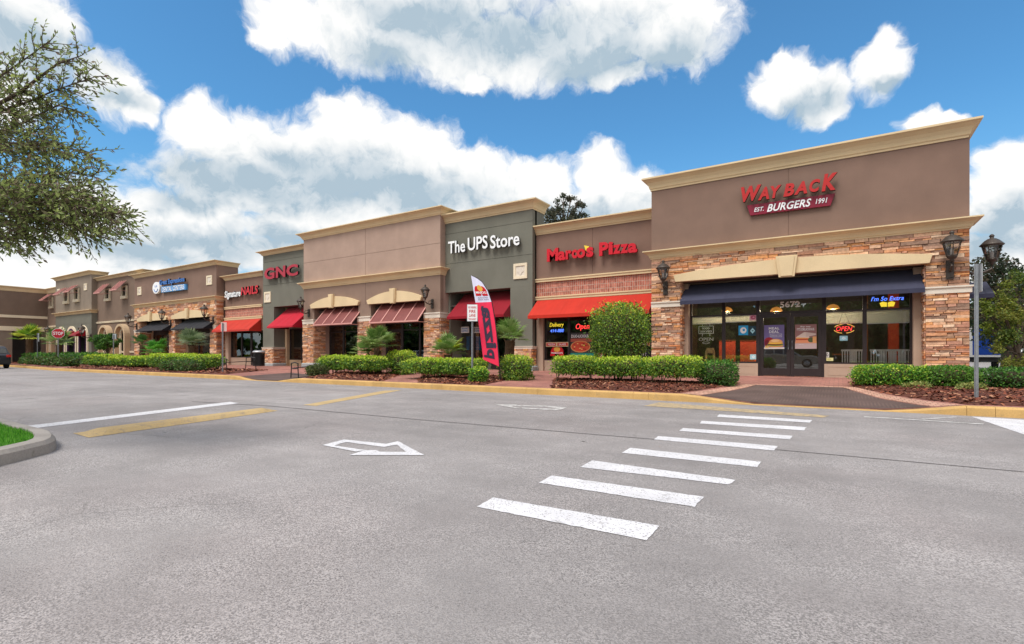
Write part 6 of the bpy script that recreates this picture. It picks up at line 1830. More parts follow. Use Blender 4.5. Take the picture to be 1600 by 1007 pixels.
# ------------------------------------------------------------------ vehicles (drawn along +X, nose at +X)
def make_suv(name, label, paint_, group=None):
    t = thing(name, (0, 0, 0), label, 'car', group)
    L, Wd = 4.55, 1.82
    side = [(-2.25, .42), (-2.27, .62), (-2.24, .95), (-2.12, 1.08), (-1.0, 1.10), (.6, 1.08), (.95, 1.03), (1.7, .98), (2.12, .86), (2.24, .68), (2.25, .45), (2.1, .30), (1.85, .27), (.95, .25), (-.9, .25), (-1.85, .27), (-2.1, .32)]
    m = MB(); secs = []
    for y, k, dz in ((-.90, .965, 0), (-.86, .99, 0), (-.80, 1, .01), (0, 1.012, .02), (.80, 1, .01), (.86, .99, 0), (.90, .965, 0)):
        secs.append([(px * k, y, .27 + (pz - .27) * (1 if abs(y) < .88 else .93) + (dz if pz > .9 else 0)) for px, pz in side])
    for A, B in zip(secs, secs[1:]):
        for i in range(len(side)):
            j = (i + 1) % len(side); m.face([A[i], A[j], B[j], B[i]])
    m.face(secs[0][::-1]); m.face(secs[-1])
    # greenhouse
    gh = [(-2.14, 1.06), (-1.98, 1.48), (-1.78, 1.64), (-1.2, 1.68), (-.1, 1.66), (.28, 1.58), (1.02, 1.05)]
    gsec = []
    for y, f in ((-.80, 0), (-.66, 1), (.66, 1), (.80, 0)):
        gsec.append(y)
    def gy(z): return .83 - .20 * max(0, (z - 1.05)) / .63
    tops = []
    for sgn in (-1, 1): tops.append([(px * 1.0, sgn * gy(pz), pz) for px, pz in gh])
    for i in range(len(gh) - 1): m.face([tops[0][i], tops[0][i + 1], tops[1][i + 1], tops[1][i]])
    m.face(tops[0][::-1]); m.face(tops[1])
    m.build('body', paint_, t, False)
    for sgn in (-1, 1):
        w_ = MB()
        for poly in ([(-1.92, 1.12), (-1.80, 1.46), (-1.35, 1.54), (-1.2, 1.12)], [(-1.12, 1.12), (-1.14, 1.55), (-.4, 1.57), (-.38, 1.12)], [(-.30, 1.12), (-.30, 1.57), (.12, 1.53), (.80, 1.12)]):
            w_.prism([(a, z) for a, z in poly], 'y', sgn * .70, sgn * .71)
        # lean the panes with the body side
        w_.v = [(vx, sgn * (gy(vz) + (.006 if abs(vy) > .705 else -.004)), vz) for vx, vy, vz in w_.v]
        w_.build('side_window', M['dark_glass'], t)
    w_ = MB(); w_.hexa([(-2.142, -.70, 1.14), (-2.142, .70, 1.14), (-2.12, .70, 1.14), (-2.12, -.70, 1.14), (-2.02, -.62, 1.47), (-2.02, .62, 1.47), (-1.99, .62, 1.47), (-1.99, -.62, 1.47)]); w_.build('rear_window', M['dark_glass'], t)
    w_ = MB(); w_.hexa([(.98, -.72, 1.09), (.98, .72, 1.09), (.90, .72, 1.09), (.90, -.72, 1.09), (.34, -.62, 1.57), (.34, .62, 1.57), (.28, .62, 1.57), (.28, -.62, 1.57)]); w_.build('windscreen', M['dark_glass'], t)
    for sx in (-1.38, 1.40):
        for sgn in (-1, 1):
            w_ = MB()
            def ring(prof, n=20):
                for (ra, ya), (rb, yb) in zip(prof, prof[1:]):
                    for i in range(n):
                        a, c = 2 * math.pi * i / n, 2 * math.pi * (i + 1) / n
                        w_.face([(sx + ra * math.cos(a), ya, .35 + ra * math.sin(a)), (sx + ra * math.cos(c), ya, .35 + ra * math.sin(c)), (sx + rb * math.cos(c), yb, .35 + rb * math.sin(c)), (sx + rb * math.cos(a), yb, .35 + rb * math.sin(a))])
            ring([(.21, sgn * .93), (.33, sgn * .935), (.35, sgn * .91), (.35, sgn * .72), (.2, sgn * .70)]); wh = w_.build('wheel', M['rubber'], t)
            w_ = MB(); ring([(.02, sgn * .915), (.06, sgn * .93), (.20, sgn * .905), (.215, sgn * .925)]); 
            for i in range(5):
                a = 2 * math.pi * i / 5; w_.obox((sx + .12 * math.cos(a), sgn * .922, .35 + .12 * math.sin(a)), (.09 * math.cos(a), 0, .09 * math.sin(a)), (-.025 * math.sin(a), 0, .025 * math.cos(a)), (0, .012, 0))
            w_.build('rim', M['silver_rim'], wh)
    for sgn in (-1, 1):
        w_ = MB(); w_.box(-2.285, -2.20, sgn * .62, sgn * .88, .84, 1.02); w_.build('tail_light', M['tail_red'], t)
        w_ = MB(); w_.box(2.12, 2.20, sgn * .56, sgn * .84, .70, .84); w_.build('headlight', M['sign_white'], t)
        w_ = MB(); w_.box(.62, .78, sgn * .92, sgn * 1.06, 1.03, 1.16); w_.build('mirror', paint_, t)
    w_ = MB(); w_.box(-2.33, -2.2, -.84, .84, .36, .58); w_.box(2.2, 2.30, -.84, .84, .34, .52); w_.build('bumper', M['black_metal'], t)
    w_ = MB(); w_.box(-2.292, -2.27, -.26, .26, .68, .80); w_.build('number_plate', M['plate'], t)
    return t
suv = make_suv('parked_car', 'dark blue car seen from behind at the left edge by the kerb', M['car_dark'])
suv.location = (-56.6, 12.25, 0); suv.rotation_euler = (0, 0, R(180)); suv.scale = (1.05,) * 3
silver = make_suv('parked_car', 'silver car mirrored in the restaurant doors', M['car_silver'])
silver.location = (-3.6, -11.5, 0)
whitec = make_suv('parked_car', 'white car mirrored in the window of the beige building', M['car_white'])
whitec.location = (-48.5, -10.5, 0); whitec.rotation_euler = (0, 0, R(180))
# moving truck at the right, half hidden by the restaurant
p = at(1535, 570, 38)
t = thing('box_truck', (p.x, p.y, 0), 'white and blue box truck half hidden behind the restaurant', 'truck')
m = MB(); m.box(p.x - 1.1, p.x + 1.1, p.y, p.y + 5, .9, 3.2); m.build('cargo_box', M['car_white'], t)
m = MB(); m.box(p.x - .55, p.x + 1.11, p.y - .012, p.y - .001, 1.05, 3.0); m.build('blue_panel', M['truck_blue'], t)
m = MB(); m.box(p.x - 1.0, p.x + 1.0, p.y + .1, p.y + 5, .55, .89); m.build('chassis', M['black_metal'], t)
for sx in (-.85, .85):
    m = MB(); m.tube([(p.x + sx - .14, p.y + .9, .42), (p.x + sx + .14, p.y + .9, .42)], .42, 18); m.build('wheel', M['rubber'], t)

# trees across the lot behind the camera (seen in the shop windows)
proto = None
for i, (x, y, s_, l) in enumerate(((-14, -22, 1.0, 'leafy tree across the lot, mirrored in the pizza shop glass'), (1, -24, 1.15, 'leafy tree across the lot, mirrored in the restaurant glass'), (-27, -23, 1.1, 'leafy tree across the lot, mirrored in the parcel shop glass'), (-40, -24, 1.2, 'leafy tree across the lot, mirrored in the beige building glass'), (14, -26, 1.2, 'leafy tree across the lot, beyond the silver car'), (-56, -25, 1.25, 'leafy tree across the lot, mirrored in the dental centre glass'))):
    if proto is None:
        proto = tree('tree', l, 0, 0, 0, [(0, 0, 0), (.1, 0, 2), (0, .1, 3.4)], crown(0, 0, 5.3, 3.3, 3.0, 2.3, 26, .9, 1.5, 91), 5200, .30, DEEP + OLIVE, 91, 'trees across the lot', .26)
        proto.location = (x, y, 0)
    else: dup(proto, (x, y, 0), i * 1.1, l, 'trees across the lot', s_)

random.seed(99)
tl = MB()
for i in range(30000):
    x = random.uniform(-120, 60); top = 7.5 + 2.5 * mnoise.noise((x * .12, 5, 0)) + 1.2 * mnoise.noise((x * .5, 9, 0))
    z = top * random.random() ** .7; y = -34 + random.uniform(-2.5, 2.5) - z * .1
    c = random.choice(DEEP + OLIVE); k = random.uniform(.7, 1.2)
    leaf(tl, Vector((x, y, z)), rv(), rv() + EY, random.uniform(.8, 1.6), .5, (c[0] * k, c[1] * k, c[2] * k, 1))
for i in range(7000):
    a = random.uniform(-.3, 1.75); r_ = random.uniform(88, 96); x, y = 10 + r_ * math.sin(a), r_ * math.cos(a) + 10
    top = 8.5 + 2.5 * mnoise.noise((a * 14, 2, 0)) + 1.5 * mnoise.noise((a * 50, 4, 0)); z = top * random.random() ** .75
    c = random.choice(DEEP + OLIVE); k = random.uniform(.7, 1.2)
    leaf(tl, Vector((x, y, z)), rv(), rv() + EY, random.uniform(1.2, 2.2), .6, (c[0] * k, c[1] * k, c[2] * k, 1))
tag(tl.build('treeline', M['leaf']), kind='stuff')

# ------------------------------------------------------------------ in the windows
YG = 19.8
def plate_on(name, label, cat, px0, px1, py0, py1, Yp, mat, group=None, th=.006):
    t = thing(name, (fx((px0 + px1) / 2, Yp), Yp, fz(px0, py1, Yp)), label, cat, group)
    zc_ = [fz((px0 + px1) / 2, p, Yp) for p in (py1, py0)]
    m = MB(); m.box(fx(px0, Yp), fx(px1, Yp), Yp - th, Yp, zc_[0], zc_[1]); s_ = m.build('sheet', mat, t)
    return t, s_, fx(px0, Yp), fx(px1, Yp), zc_[0], zc_[1], Yp - th
def art(parent, Yp, polys, name='print'):
    m = MB()
    for k, (pts, col) in enumerate(polys): m.face([(x, Yp - .0008 - k * .0004, z) for x, z in pts], col)
    return m.build(name, M['print'], parent)
def ell(cx, cz, rx, rz, n=18, a0=0, a1=2 * math.pi): return [(cx + rx * math.cos(a0 + (a1 - a0) * i / n), cz + rz * math.sin(a0 + (a1 - a0) * i / n)) for i in range(n + (0 if a1 - a0 > 6.2 else 1))]
def rect(x0, x1, z0, z1): return [(x0, z0), (x1, z0), (x1, z1), (x0, z1)]
YP = YG - .012
# MEAL DEAL poster
t, s_, a, c, z0, z1, yf = plate_on('poster', 'purple MEAL DEAL poster with a burger on the left door', 'poster', 1193.8, 1225.5, 508.2, 545.5, YP, plain('poster_violet', S(112, 100, 150), .4))
w, h = c - a, z1 - z0
bn = [(rect(a, c, z0, z0 + h * .06), S(236, 226, 214)), (ell(a + w * .25, z0 + h * .33, w * .24, h * .16), S(150, 30, 44)), (ell(a + w * .15, z0 + h * .22, w * .14, h * .16), S(110, 20, 36)), (ell(a + w * .58, z0 + h * .12, w * .38, h * .06), S(206, 140, 84)), (ell(a + w * .56, z0 + h * .17, w * .40, h * .045), S(96, 150, 60)),
      (ell(a + w * .56, z0 + h * .20, w * .37, h * .05), S(110, 60, 40)), (ell(a + w * .57, z0 + h * .235, w * .38, h * .035), S(240, 190, 70)), (ell(a + w * .58, z0 + h * .26, w * .34, h * .16, 18, 0, math.pi), S(222, 158, 98)), (ell(a + w * .55, z0 + h * .34, w * .2, h * .05), S(240, 196, 140))]
for i in range(8): bn.append((rect(a + w * (.04 + .025 * i), a + w * (.06 + .025 * i), z0 + h * .04, z0 + h * (.10 + .03 * (i % 3))), S(238, 200, 120)))
pa = art(s_, yf, bn)
m = MB(); text(m, 'MEAL', (a + w * .5, yf - .006, z0 + h * .86), EX, EZ, -EY, w * .52, h * .1, .003, .02, 0, 1.15); text(m, 'DEAL', (a + w * .5, yf - .006, z0 + h * .72), EX, EZ, -EY, w * .48, h * .11, .003, .02, 0, 1.15); text(m, 'includes fries + drink', (a + w * .6, yf - .006, z0 + h * .56), EX, EZ, -EY, w * .5, h * .05, .003)
for (x0, x1, q0, q1) in ((a + w * .3, a + w * .88, z0 + h * .495, z0 + h * .505), (a + w * .3, a + w * .88, z0 + h * .615, z0 + h * .625), (a + w * .3, a + w * .31, z0 + h * .505, z0 + h * .615), (a + w * .87, a + w * .88, z0 + h * .505, z0 + h * .615)): m.box(x0, x1, yf - .006, yf - .004, q0, q1)
m.build('lettering', [M['sign_white'], M['sign_white']], s_)
# sandwich poster
t, s_, a, c, z0, z1, yf = plate_on('poster', 'brownish pink IT\'S DELICIOUS poster with sandwiches on the right door', 'poster', 1242.2, 1276, 507.2, 545.3, YP, plain('poster_rose_brown', S(150, 108, 104), .4))
w, h = c - a, z1 - z0
bn = [(rect(a, c, z0, z0 + h * .22), S(196, 172, 170)), (rect(a, c, z0 + h * .22, z0 + h * .3), S(206, 150, 120)), (rect(a + w * .03, a + w * .66, z0 + h * .25, z0 + h * .36), S(224, 146, 104)), (rect(a + w * .04, a + w * .64, z0 + h * .36, z0 + h * .42), S(184, 70, 44)), (rect(a + w * .05, a + w * .64, z0 + h * .42, z0 + h * .47), S(236, 170, 90)),
      ([(a + w * .03, z0 + h * .47), (a + w * .68, z0 + h * .45), (a + w * .52, z0 + h * .68), (a + w * .42, z0 + h * .68)], S(216, 196, 184)), ([(a + w * .5, z0 + h * .48), (a + w * .97, z0 + h * .56), (a + w * .97, z0 + h * .62), (a + w * .52, z0 + h * .68)], S(204, 182, 172)), (ell(a + w * .74, z0 + h * .36, w * .14, h * .1), S(84, 92, 56)), (rect(a + w * .82, a + w * .99, z0 + h * .24, z0 + h * .5), S(220, 158, 96))]
art(s_, yf, bn)
m = MB(); text(m, 'Any way', (a + w * .48, yf - .006, z0 + h * .905), EX, EZ, -EY, w * .52, h * .075, .003, .01, .3); text(m, "IT'S DELICIOUS", (a + w * .49, yf - .006, z0 + h * .80), EX, EZ, -EY, w * .80, h * .10, .003, .015); text(m, 'try one', (a + w * .3, yf - .006, z0 + h * .175), EX, EZ, -EY, w * .2, h * .04, .003)
m.build('lettering', [M['sign_white'], M['sign_white']], s_)
# small stickers beside the door
for (px0, px1, py0, py1, col, ink_, l, shape) in ((1154, 1169, 509, 524, S(40, 160, 214), S(240, 240, 240), 'sky blue square sticker with a white swirl beside the door', 'swirl'), (1169.6, 1182.3, 509.6, 524.8, S(26, 60, 74), S(170, 220, 230), 'dark teal square sticker with a pale diamond beside the door', 'dia'),
                                                  (1171, 1182.8, 491.5, 501.2, S(222, 170, 186), S(190, 90, 120), 'pale pink square sticker high beside the door', 'swirl'), (1172, 1183, 554, 562, S(176, 216, 222), S(230, 240, 240), 'pale blue notice low in the window beside the door', 'dia'),
                                                  (1312, 1324.5, 525, 532.6, S(150, 196, 206), S(220, 236, 240), 'pale blue notice hanging under the red OPEN neon', 'dia'), (1289.5, 1295.5, 550.8, 559, S(226, 222, 214), S(120, 116, 110), 'white notice low beside the right door', 'swirl'), (1289.5, 1302, 559.4, 564.3, S(232, 226, 160), S(190, 180, 110), 'pale yellow notice at the sill beside the right door', 'dia')):
    t, s_, a, c, z0, z1, yf = plate_on('window_sticker', l, 'sticker', px0, px1, py0, py1, YP + (.03 if 'neon' in l else 0) * 0, plain('sticker', col, .4), 'stickers and notices in the restaurant window')
    w, h = c - a, z1 - z0; cx_, cz_ = (a + c) / 2, (z0 + z1) / 2
    art(s_, yf, [(ell(cx_, cz_, w * .33, h * .33), ink_), (ell(cx_ + w * .05, cz_ + h * .03, w * .14, h * .12), col)] if shape == 'swirl' else [([(cx_ - w * .3, cz_), (cx_, cz_ - h * .3), (cx_ + w * .3, cz_), (cx_, cz_ + h * .3)], ink_), (rect(cx_ - w * .12, cx_ + w * .12, cz_ - h * .05, cz_ + h * .05), col)])
# roller blinds
for a, c, l, zb_ in ((1080.5, 1130, 'pale roller blind in the leftmost restaurant window', 507), (1133, 1183, 'pale roller blind left of the restaurant doors', 504), (1290, 1349.5, 'pale roller blind behind the red OPEN neon', 506.3), (1353, 1423, 'pale roller blind in the rightmost restaurant window', 505.8)):
    Yb = 20.0; x0, x1 = fx(a, Yb), fx(c, Yb); zt_, z_ = 2.42, fz((a + c) / 2, zb_, Yb)
    t = thing('roller_blind', ((x0 + x1) / 2, Yb, z_), l, 'window blind', 'roller blinds of the restaurant')
    m = MB(); m.box(x0, x1, Yb, Yb + .008, z_, zt_); m.build('cloth', M['blind'], t)
    m = MB(); m.tube([(x0, Yb + .02, zt_ + .03), (x1, Yb + .02, zt_ + .03)], .03, 8); m.box(x0, x1, Yb - .006, Yb - .001, z_, z_ + .03); m.build('rail', M['white'], t)
# pendant lamps
def pendant(label, px, py, Yp):
    x, z = fx(px, Yp), fz(px, py, Yp); t = thing('pendant_lamp', (x, Yp, z), label, 'lamp', 'amber pendant lamps in the restaurant')
    m = MB(); m.tube([(x, Yp, z + .08), (x, Yp, 3.7)], .01, 6); m.build('cord', M['black_metal'], t)
    m = MB(); m.lathe([(.20, z - .07), (.19, z - .02), (.14, z + .05), (.05, z + .09), (.02, z + .1)], x, Yp, 16); m.build('lamp_shade', emitter('amber_shade', S(230, 150, 66), .35, S(196, 140, 80)), t, True)
    m = MB(); m.lathe([(.03, z - .09), (.05, z - .04), (.02, z)], x, Yp, 10); m.build('bulb', M['lamp_glow'], t, True)
    ld = bpy.data.lights.new('pendant_light', 'POINT'); ld.energy = 48; ld.color = (1, .80, .55); ld.shadow_soft_size = .12
    lo = bpy.data.objects.new('pendant_light', ld); COL.objects.link(lo); lo.location = (0, 0, -.16); lo.parent = t
pendant('amber pendant lamp left of the doors', 1136, 484, 21.0); pendant('amber pendant lamp beside the house number', 1213, 484, 21.0); pendant('amber pendant lamp above the red OPEN neon', 1301.5, 480, 21.0)
# neon signs
YN = 19.9
def tube_sign(name, label, cat): return thing(name, (fx(1318, YN), YN, 1.8), label, cat)
x0, x1, zc_ = fx(1303.5, YN), fx(1335, YN), fz(1319, 514, YN)
t = tube_sign('neon_sign', 'red neon OPEN sign in an amber oval, hanging in the right window', 'neon sign')
m = MB(); text(m, 'OPEN', ((x0 + x1) / 2, YN, zc_), EX, EZ, -EY, (x1 - x0) * .80, .15, .02, -.005, .25); m.build('lettering', [M['neon_red'], M['neon_red']], t)
m = MB()
for s0, s1 in ((.3, 1.3), (1.75, 2.75), (3.4, 4.5), (4.9, 5.9)):
    m.tube([((x0 + x1) / 2 + (x1 - x0) * .52 * math.cos(s0 + (s1 - s0) * i / 8), YN, zc_ + .145 * math.sin(s0 + (s1 - s0) * i / 8)) for i in range(9)], .009, 5)
m.build('border', M['neon_amber'], t)
m = MB(); m.tube([(x0 + .12, YN, zc_ + .13), ((x0 + x1) / 2 - .05, YN, 2.4)], .004, 4); m.tube([(x1 - .12, YN, zc_ + .13), ((x0 + x1) / 2 + .02, YN, 2.4)], .004, 4); m.build('cord', M['black_metal'], t)
t = tube_sign('neon_sign', "blue neon I'm So Extra script over a yellow fries carton", 'neon sign')
x0, x1 = fx(1361, YN), fx(1412, YN)
m = MB(); text(m, "I'm So Extra", ((x0 + x1) / 2, YN, fz(1387, 466.7, YN)), EX, EZ, -EY, x1 - x0, .135, .02, .004, .25); m.build('lettering', [M['neon_blue'], M['neon_blue']], t)
cx_, cz_ = fx(1386.5, YN), fz(1386, 475.5, YN); m = MB()
for s_ in (-1, 1): m.prism([(cx_ + s_ * .012, cz_ - .08), (cx_ + s_ * .16, cz_ - .08), (cx_ + s_ * .2, cz_ + .04), (cx_ + s_ * .12, cz_ + .08), (cx_ + s_ * .012, cz_ + .05)], 'y', YN - .012, YN)
m.build('carton', M['neon_yellow'], t)
t = tube_sign('neon_sign', 'unlit grey OPEN sign with a framed box, hanging in the left window', 'neon sign'); t.location = (fx(1103, YN), YN, 1.6); ORG[t.name] = Vector(t.location)
m = MB(); x0, x1 = fx(1092, YN), fx(1114.5, YN)
text(m, 'OPEN', ((x0 + x1) / 2, YN, fz(1103, 530.5, YN)), EX, EZ, -EY, x1 - x0, .12, .02, -.005); text(m, 'FOOD', ((x0 + x1) / 2, YN, fz(1103, 513.5, YN)), EX, EZ, -EY, (x1 - x0) * .5, .07, .02); text(m, 'SERVED', ((x0 + x1) / 2, YN, fz(1103, 518.3, YN)), EX, EZ, -EY, (x1 - x0) * .8, .07, .02); m.build('lettering', [M['sign_white'], M['sign_white']], t)
m = MB(); za, zb_ = fz(1103, 510, YN), fz(1103, 521.5, YN)
for p, q in (((x0, za), (x1, za)), ((x1, za), (x1, zb_)), ((x1, zb_), (x0, zb_)), ((x0, zb_), (x0, za)), ((x0 + .12, za), (x0 + .12, za + .22)), ((x1 - .12, za), (x1 - .12, za + .22)), ((x0 + .12, zb_), (x0 + .12, zb_ - .1)), ((x1 - .12, zb_), (x1 - .12, zb_ - .1))): m.tube([(p[0], YN, p[1]), (q[0], YN, q[1])], .01, 5)
zz_ = fz(1103, 536, YN); m.tube([((x0 + x1) / 2 + .12 * math.cos(a), YN, zz_ + .035 * math.sin(a)) for a in [2 * math.pi * i / 16 for i in range(17)]], .01, 5)
m.build('frame', M['sign_white'], t)
# furniture behind the glass
def booth(label, px0, px1, Yp):
    x0, x1, z1 = fx(px0, Yp), fx(px1, Yp), fz(px0, 533, Yp); t = thing('booth', ((x0 + x1) / 2, Yp, ZB), label, 'seat', 'orange-red booths in the restaurant')
    m = MB(); m.box(x0, x1, Yp, Yp + .07, ZB, z1); m.build('backrest', M['booth_red'], t)
    m = MB(); m.box(x0 - .01, x1 + .01, Yp - .02, Yp + .09, z1, z1 + .03); m.build('trim', M['wood'], t)
    m = MB(); m.box(x0, x1, Yp + .09, Yp + .5, ZB + .35, ZB + .46); m.box(x0 + .05, x1 - .05, Yp + .1, Yp + .45, ZB, ZB + .34); m.build('seat', M['wood'], t)
booth('orange-red booth back behind the left window mullion', 1123.5, 1149, 21.5); booth('orange-red booth back left of the restaurant doors', 1156.5, 1183, 21.5)
Yp = 20.4; x0, x1 = fx(1101, Yp), fx(1117.5, Yp); t = thing('high_chair', ((x0 + x1) / 2, Yp, ZB), 'tan plastic high chair behind the left window', 'chair')
m = MB(); zt_ = fz(1109, 544, Yp); n8 = [(x0 + .08, zt_), (x1 - .08, zt_), (x1 - .02, zt_ - .12), (x1, .55), (x1 - .06, .55), (x1 - .09, zt_ - .2), (x0 + .09, zt_ - .2), (x0 + .06, .55), (x0, .55), (x0 + .02, zt_ - .12)]
m.prism(n8, 'y', Yp, Yp + .05); m.build('backrest', M['tan_plastic'], t)
m = MB(); m.box(x0 + .03, x1 - .03, Yp - .15, Yp + .2, .72, .76); m.box(x0 + .02, x1 - .02, Yp - .22, Yp - .17, .80, .84); m.build('seat', M['tan_plastic'], t)
for sx in (x0 + .03, x1 - .03):
    for sy in (Yp - .18, Yp + .22): m = MB(); m.tube([(sx, sy, ZB), (sx, (sy + Yp) / 2, .74)], .02, 6); m.build('leg', M['tan_plastic'], t)
def chair(label, x, y, rz):
    t = thing('dining_chair', (0, 0, 0), label, 'chair', 'white slatted chairs in the restaurant')
    for a, c in ((-.19, -.19), (.19, -.19), (-.19, .19), (.19, .19)): m = MB(); m.tube([(a, c, 0), (a * .95, c * .95, .45)], .016, 6); m.build('leg', M['white'], t)
    m = MB(); m.box(-.21, .21, -.21, .21, .45, .475); m.build('seat', M['white'], t)
    m = MB()
    for i in range(6): m.box(-.19 + .07 * i, -.16 + .07 * i, .19, .205, .48, .84)
    m.box(-.21, .21, .185, .21, .84, .90); m.build('backrest', M['white'], t)
    t.location = (x, y, ZB); t.rotation_euler = (0, 0, rz); return t
ch0 = chair('white slatted chair nearest the right window jamb', fx(1416, 20.35), 20.35, R(180))
for i, px in enumerate((1401, 1386, 1371, 1340, 1326)):
    dup(ch0, (fx(px, 20.35), 20.35, ZB), R(180), ['white slatted chair second from the right window jamb', 'white slatted chair under the fries neon', 'white slatted chair just right of the window mullion', 'white slatted chair just left of the window mullion', 'white slatted chair under the red OPEN neon'][i], 'white slatted chairs in the restaurant')
for i, (x, y, l) in enumerate(((.2, 22.4, 'square dining table behind the red OPEN neon'), (1.4, 22.2, 'square dining table behind the white chairs'))):
    t = thing('dining_table', (x, y, ZB), l, 'table', 'dining tables in the restaurant')
    m = MB(); m.box(x - .38, x + .38, y - .38, y + .38, 1.05, 1.09); m.build('tabletop', M['wood'], t); m = MB(); m.tube([(x, y, ZB), (x, y, 1.05)], .04, 8); m.lathe([(.26, ZB + .005), (.05, ZB + .04)], x, y, 12); m.build('leg', M['black_metal'], t)
for i, (x, l) in enumerate(((1.75, 'brick-red column inside the restaurant, behind the fries neon'), (.9, 'slim brown column inside the restaurant'))):
    m = MB(); m.box(x - (.16 if i == 0 else .06), x + (.16 if i == 0 else .06), 24.0, 24.3, ZB, 3.7); tag(m.build('column', M['booth_red'] if i == 0 else M['wood'], None, False, (x, 24, ZB)), l, 'column')
# pizza shop window art
YP = 20.95 - .06
def strip(px0, px1, py0, py1, label, words):
    t, s_, a, c, z0, z1, yf = plate_on('window_banner', label, 'window sign', px0, px1, py0, py1, YP, plain('cream_print', S(226, 204, 160), .5), 'red and cream strips on the pizza shop glass')
    w, h = c - a, z1 - z0; art(s_, yf, [(rect(a + w * .02, a + w * .45, z0 + h * .15, z0 + h * .85), S(206, 40, 40)), (rect(a + w * .52, a + w * .98, z0 + h * .15, z0 + h * .85), S(206, 60, 50))])
    m = MB()
    for i, s in enumerate(words): text(m, s, (a + w * (.26 + .48 * i), yf - .006, (z0 + z1) / 2), EX, EZ, -EY, w * .32, h * .42, .003, .02)
    m.build('lettering', [M['sign_white'], M['sign_white']], s_)
strip(853, 888, 535, 542, 'PIZZA and SALADS strip on the left pizza shop pane', ('PIZZA', 'SALADS')); strip(979, 1016, 534, 541, 'red and cream strip on the pane beside the stone pier', ('SUBS', 'WINGS'))
def emblem(px0, px1, py0, py1):
    x0, x1, z1, z0 = fx(px0, YP), fx(px1, YP), fz(870, py0, YP), fz(870, py1, YP); t = thing('window_emblem', ((x0 + x1) / 2, YP, z0), 'red M-shaped emblem with a golden disc on the pizza shop glass', 'window sign')
    w, h = x1 - x0, z1 - z0; m = MB(); poly = [(x0, z0), (x0 + w * .3, z0), (x0 + w * .36, z0 + h * .22), (x0 + w * .64, z0 + h * .22), (x0 + w * .7, z0), (x1, z0), (x1 - w * .04, z0 + h * .6), (x1 - w * .14, z0 + h * .9), (x0 + w * .72, z1), (x0 + w * .5, z0 + h * .8), (x0 + w * .28, z1), (x0 + w * .14, z0 + h * .9), (x0 + w * .04, z0 + h * .6)]
    m.prism(poly, 'y', YP - .008, YP); b_ = m.build('emblem_body', M['bright_red'], t)
    m = MB(); m.prism(ell(x0 + w * .5, z0 + h * .72, w * .24, h * .26), 'y', YP - .012, YP - .0085); m.build('emblem_disc', M['gold'], b_)
    m = MB(); text(m, "MARCO'S", (x0 + w * .5, YP - .012, z0 + h * .33), EX, EZ, -EY, w * .86, h * .2, .003, .02); m.build('lettering', [M['sign_white'], M['sign_white']], b_)
emblem(860, 881, 542.5, 556.5)
def neon_words(label, items, Yp=21.05):
    t = thing('neon_sign', (fx(items[0][1], Yp), Yp, 1.6), label, 'neon sign')
    for s, a, c, p0, p1, mt in items:
        m = MB(); text(m, s, ((fx(a, Yp) + fx(c, Yp)) / 2, Yp, fz((a + c) / 2, (p0 + p1) / 2, Yp)), EX, EZ, -EY, fx(c, Yp) - fx(a, Yp), fz(a, p0, Yp) - fz(a, p1, Yp), .02, -.004, .2); m.build('lettering', [mt, mt], t)
neon_words('Delivery neon in yellow script over blue digits', [('Delivery', 859, 881, 504.5, 513, M['neon_yellow']), ('414-888', 860, 881, 514.5, 519.5, M['neon_blue'])])
neon_words('red neon Open script in the second pizza shop pane', [('Open', 900, 921, 506, 517, M['neon_red'])])
t, s_, a, c, z0, z1, yf = plate_on('poster', 'DUO-LICIOUS poster with a pizza, on the second pizza shop pane', 'poster', 891.5, 929, 520, 562, YP, plain('poster_dark', S(60, 54, 54), .4)); w, h = c - a, z1 - z0
pz = [(rect(a, c, z0, z0 + h * .24), S(28, 132, 120)), (rect(a, c, z0 + h * .66, z0 + h * .78), S(176, 84, 66)), (ell(a + w * .42, z0 + h * .48, w * .42, h * .22), S(214, 150, 90)), (ell(a + w * .42, z0 + h * .48, w * .38, h * .19), S(208, 78, 48))]
rn = random.Random(5)
for i in range(14): pz.append((ell(a + w * (.42 + .26 * rn.uniform(-1, 1)), z0 + h * (.48 + .13 * rn.uniform(-1, 1)), w * .035, h * .018, 8), S(150, 26, 26) if i % 3 else S(244, 210, 130)))
art(s_, yf, pz); m = MB(); text(m, 'DUO-LICIOUS', (a + w * .4, yf - .012, z0 + h * .87), EX, EZ, -EY, w * .72, h * .11, .003, .02); text(m, 'order now', (a + w * .4, yf - .012, z0 + h * .12), EX, EZ, -EY, w * .5, h * .08, .003, .01); m.build('lettering', [M['sign_white'], M['sign_white']], s_)
t, s_, a, c, z0, z1, yf = plate_on('poster', 'black Italian Pizza poster with white script, low beside the stone pier', 'poster', 935, 1016, 546, 566, YP, plain('poster_black', S(34, 34, 38), .4)); w, h = c - a, z1 - z0
art(s_, yf, [(ell(a + w * .07, z0 + h * .45, w * .11, h * .42), S(226, 190, 150)), (ell(a + w * .07, z0 + h * .45, w * .09, h * .34), S(200, 70, 50)), (ell(a + w * .05, z0 + h * .5, w * .03, h * .1), S(240, 220, 190)), (ell(a + w * .1, z0 + h * .36, w * .025, h * .09), S(60, 70, 120))])
m = MB(); text(m, 'Authentic', (a + w * .74, yf - .012, z0 + h * .66), EX, EZ, -EY, w * .38, h * .28, .003, .01, .2); text(m, 'Italian Pizza', (a + w * .73, yf - .012, z0 + h * .28), EX, EZ, -EY, w * .42, h * .26, .003, .015); m.build('lettering', [M['sign_white'], M['sign_white']], s_)
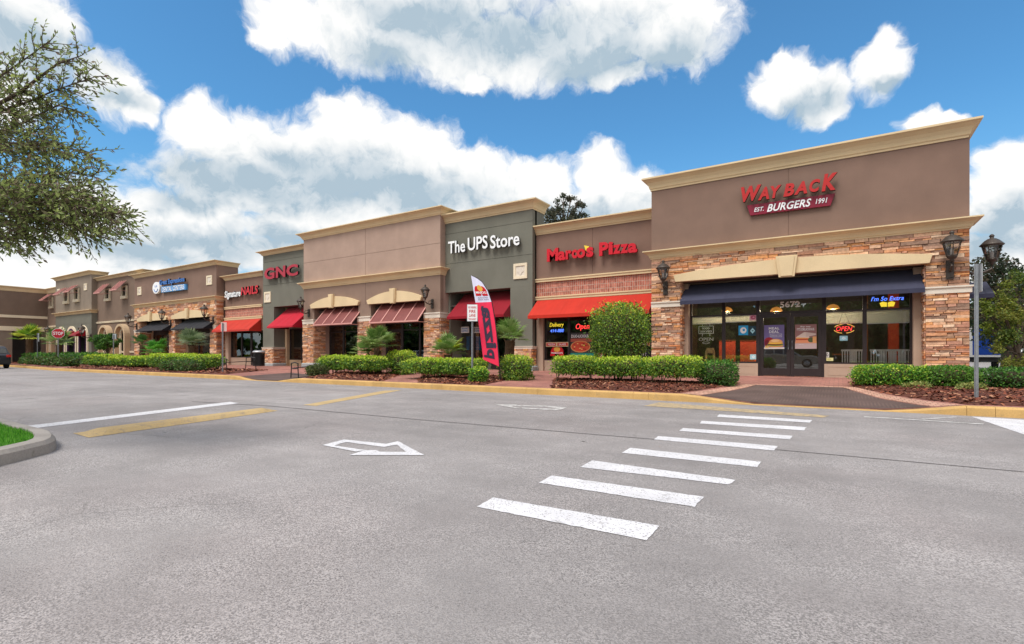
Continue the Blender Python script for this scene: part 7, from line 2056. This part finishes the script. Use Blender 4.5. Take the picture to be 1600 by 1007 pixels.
# parcel shop: notices and stacked blue boxes
YP = 20.4 + 1.2
for a, c, l in ((718, 733, 'white notice left of the fire lane post on the parcel shop glass'), (740.5, 752, 'white notice half behind the banner on the parcel shop glass')):
    t, s_, x0, x1, z0, z1, yf = plate_on('notice', l, 'window sign', a, c, 511, 520.5, YP - .07, M['paper'], 'notices on the parcel shop glass'); w, h = x1 - x0, z1 - z0
    art(s_, yf, [(rect(x0 + w * .06, x0 + w * .16, z0 + h * .12, z0 + h * .88), S(40, 90, 110))]); m = MB(); text(m, 'PACKING', (x0 + w * .57, yf - .006, z0 + h * .7), EX, EZ, -EY, w * .64, h * .28, .003, .01); text(m, 'SHIPPING', (x0 + w * .57, yf - .006, z0 + h * .3), EX, EZ, -EY, w * .68, h * .28, .003, .01); m.build('lettering', [M['sign_blue'], M['sign_blue']], s_)
for j, px in enumerate((728.5, 747)):
    for i in range(3):
        Yb = 22.0; x, z0, z1 = fx(px, Yb), fz(px, 547.5 - 7.2 * i, Yb), fz(px, 541 - 7.2 * i, Yb); t = thing('storage_bin', (x, Yb, z0), ['bottom', 'middle', 'top'][i] + ' blue bin of the stack ' + ('left of the fire lane post' if j == 0 else 'half behind the feather banner'), 'bin', 'blue bins in the parcel shop window')
        m = MB(); hw = .22; m.hexa([(x - hw * .93, Yb, z0), (x + hw * .93, Yb, z0), (x + hw * .93, Yb + .4, z0), (x - hw * .93, Yb + .4, z0), (x - hw, Yb - .02, z1), (x + hw, Yb - .02, z1), (x + hw, Yb + .42, z1), (x - hw, Yb + .42, z1)]); m.build('body', M['blue_box'], t)
        m = MB(); m.box(x - hw - .015, x + hw + .015, Yb - .035, Yb + .43, z1, z1 + .02); m.build('rim', M['blue_box'], t)
    m = MB(); z0 = fz(px, 547.5, 22.0); m.box(fx(px, 22) - .3, fx(px, 22) + .3, 21.95, 22.5, ZB, z0 - .002); tag(m.build('shelf', M['wood'], None, False, (fx(px, 22), 22, ZB)), 'low shelf under the blue bins ' + ('left of the fire lane post' if j == 0 else 'half behind the feather banner'), 'shelf')
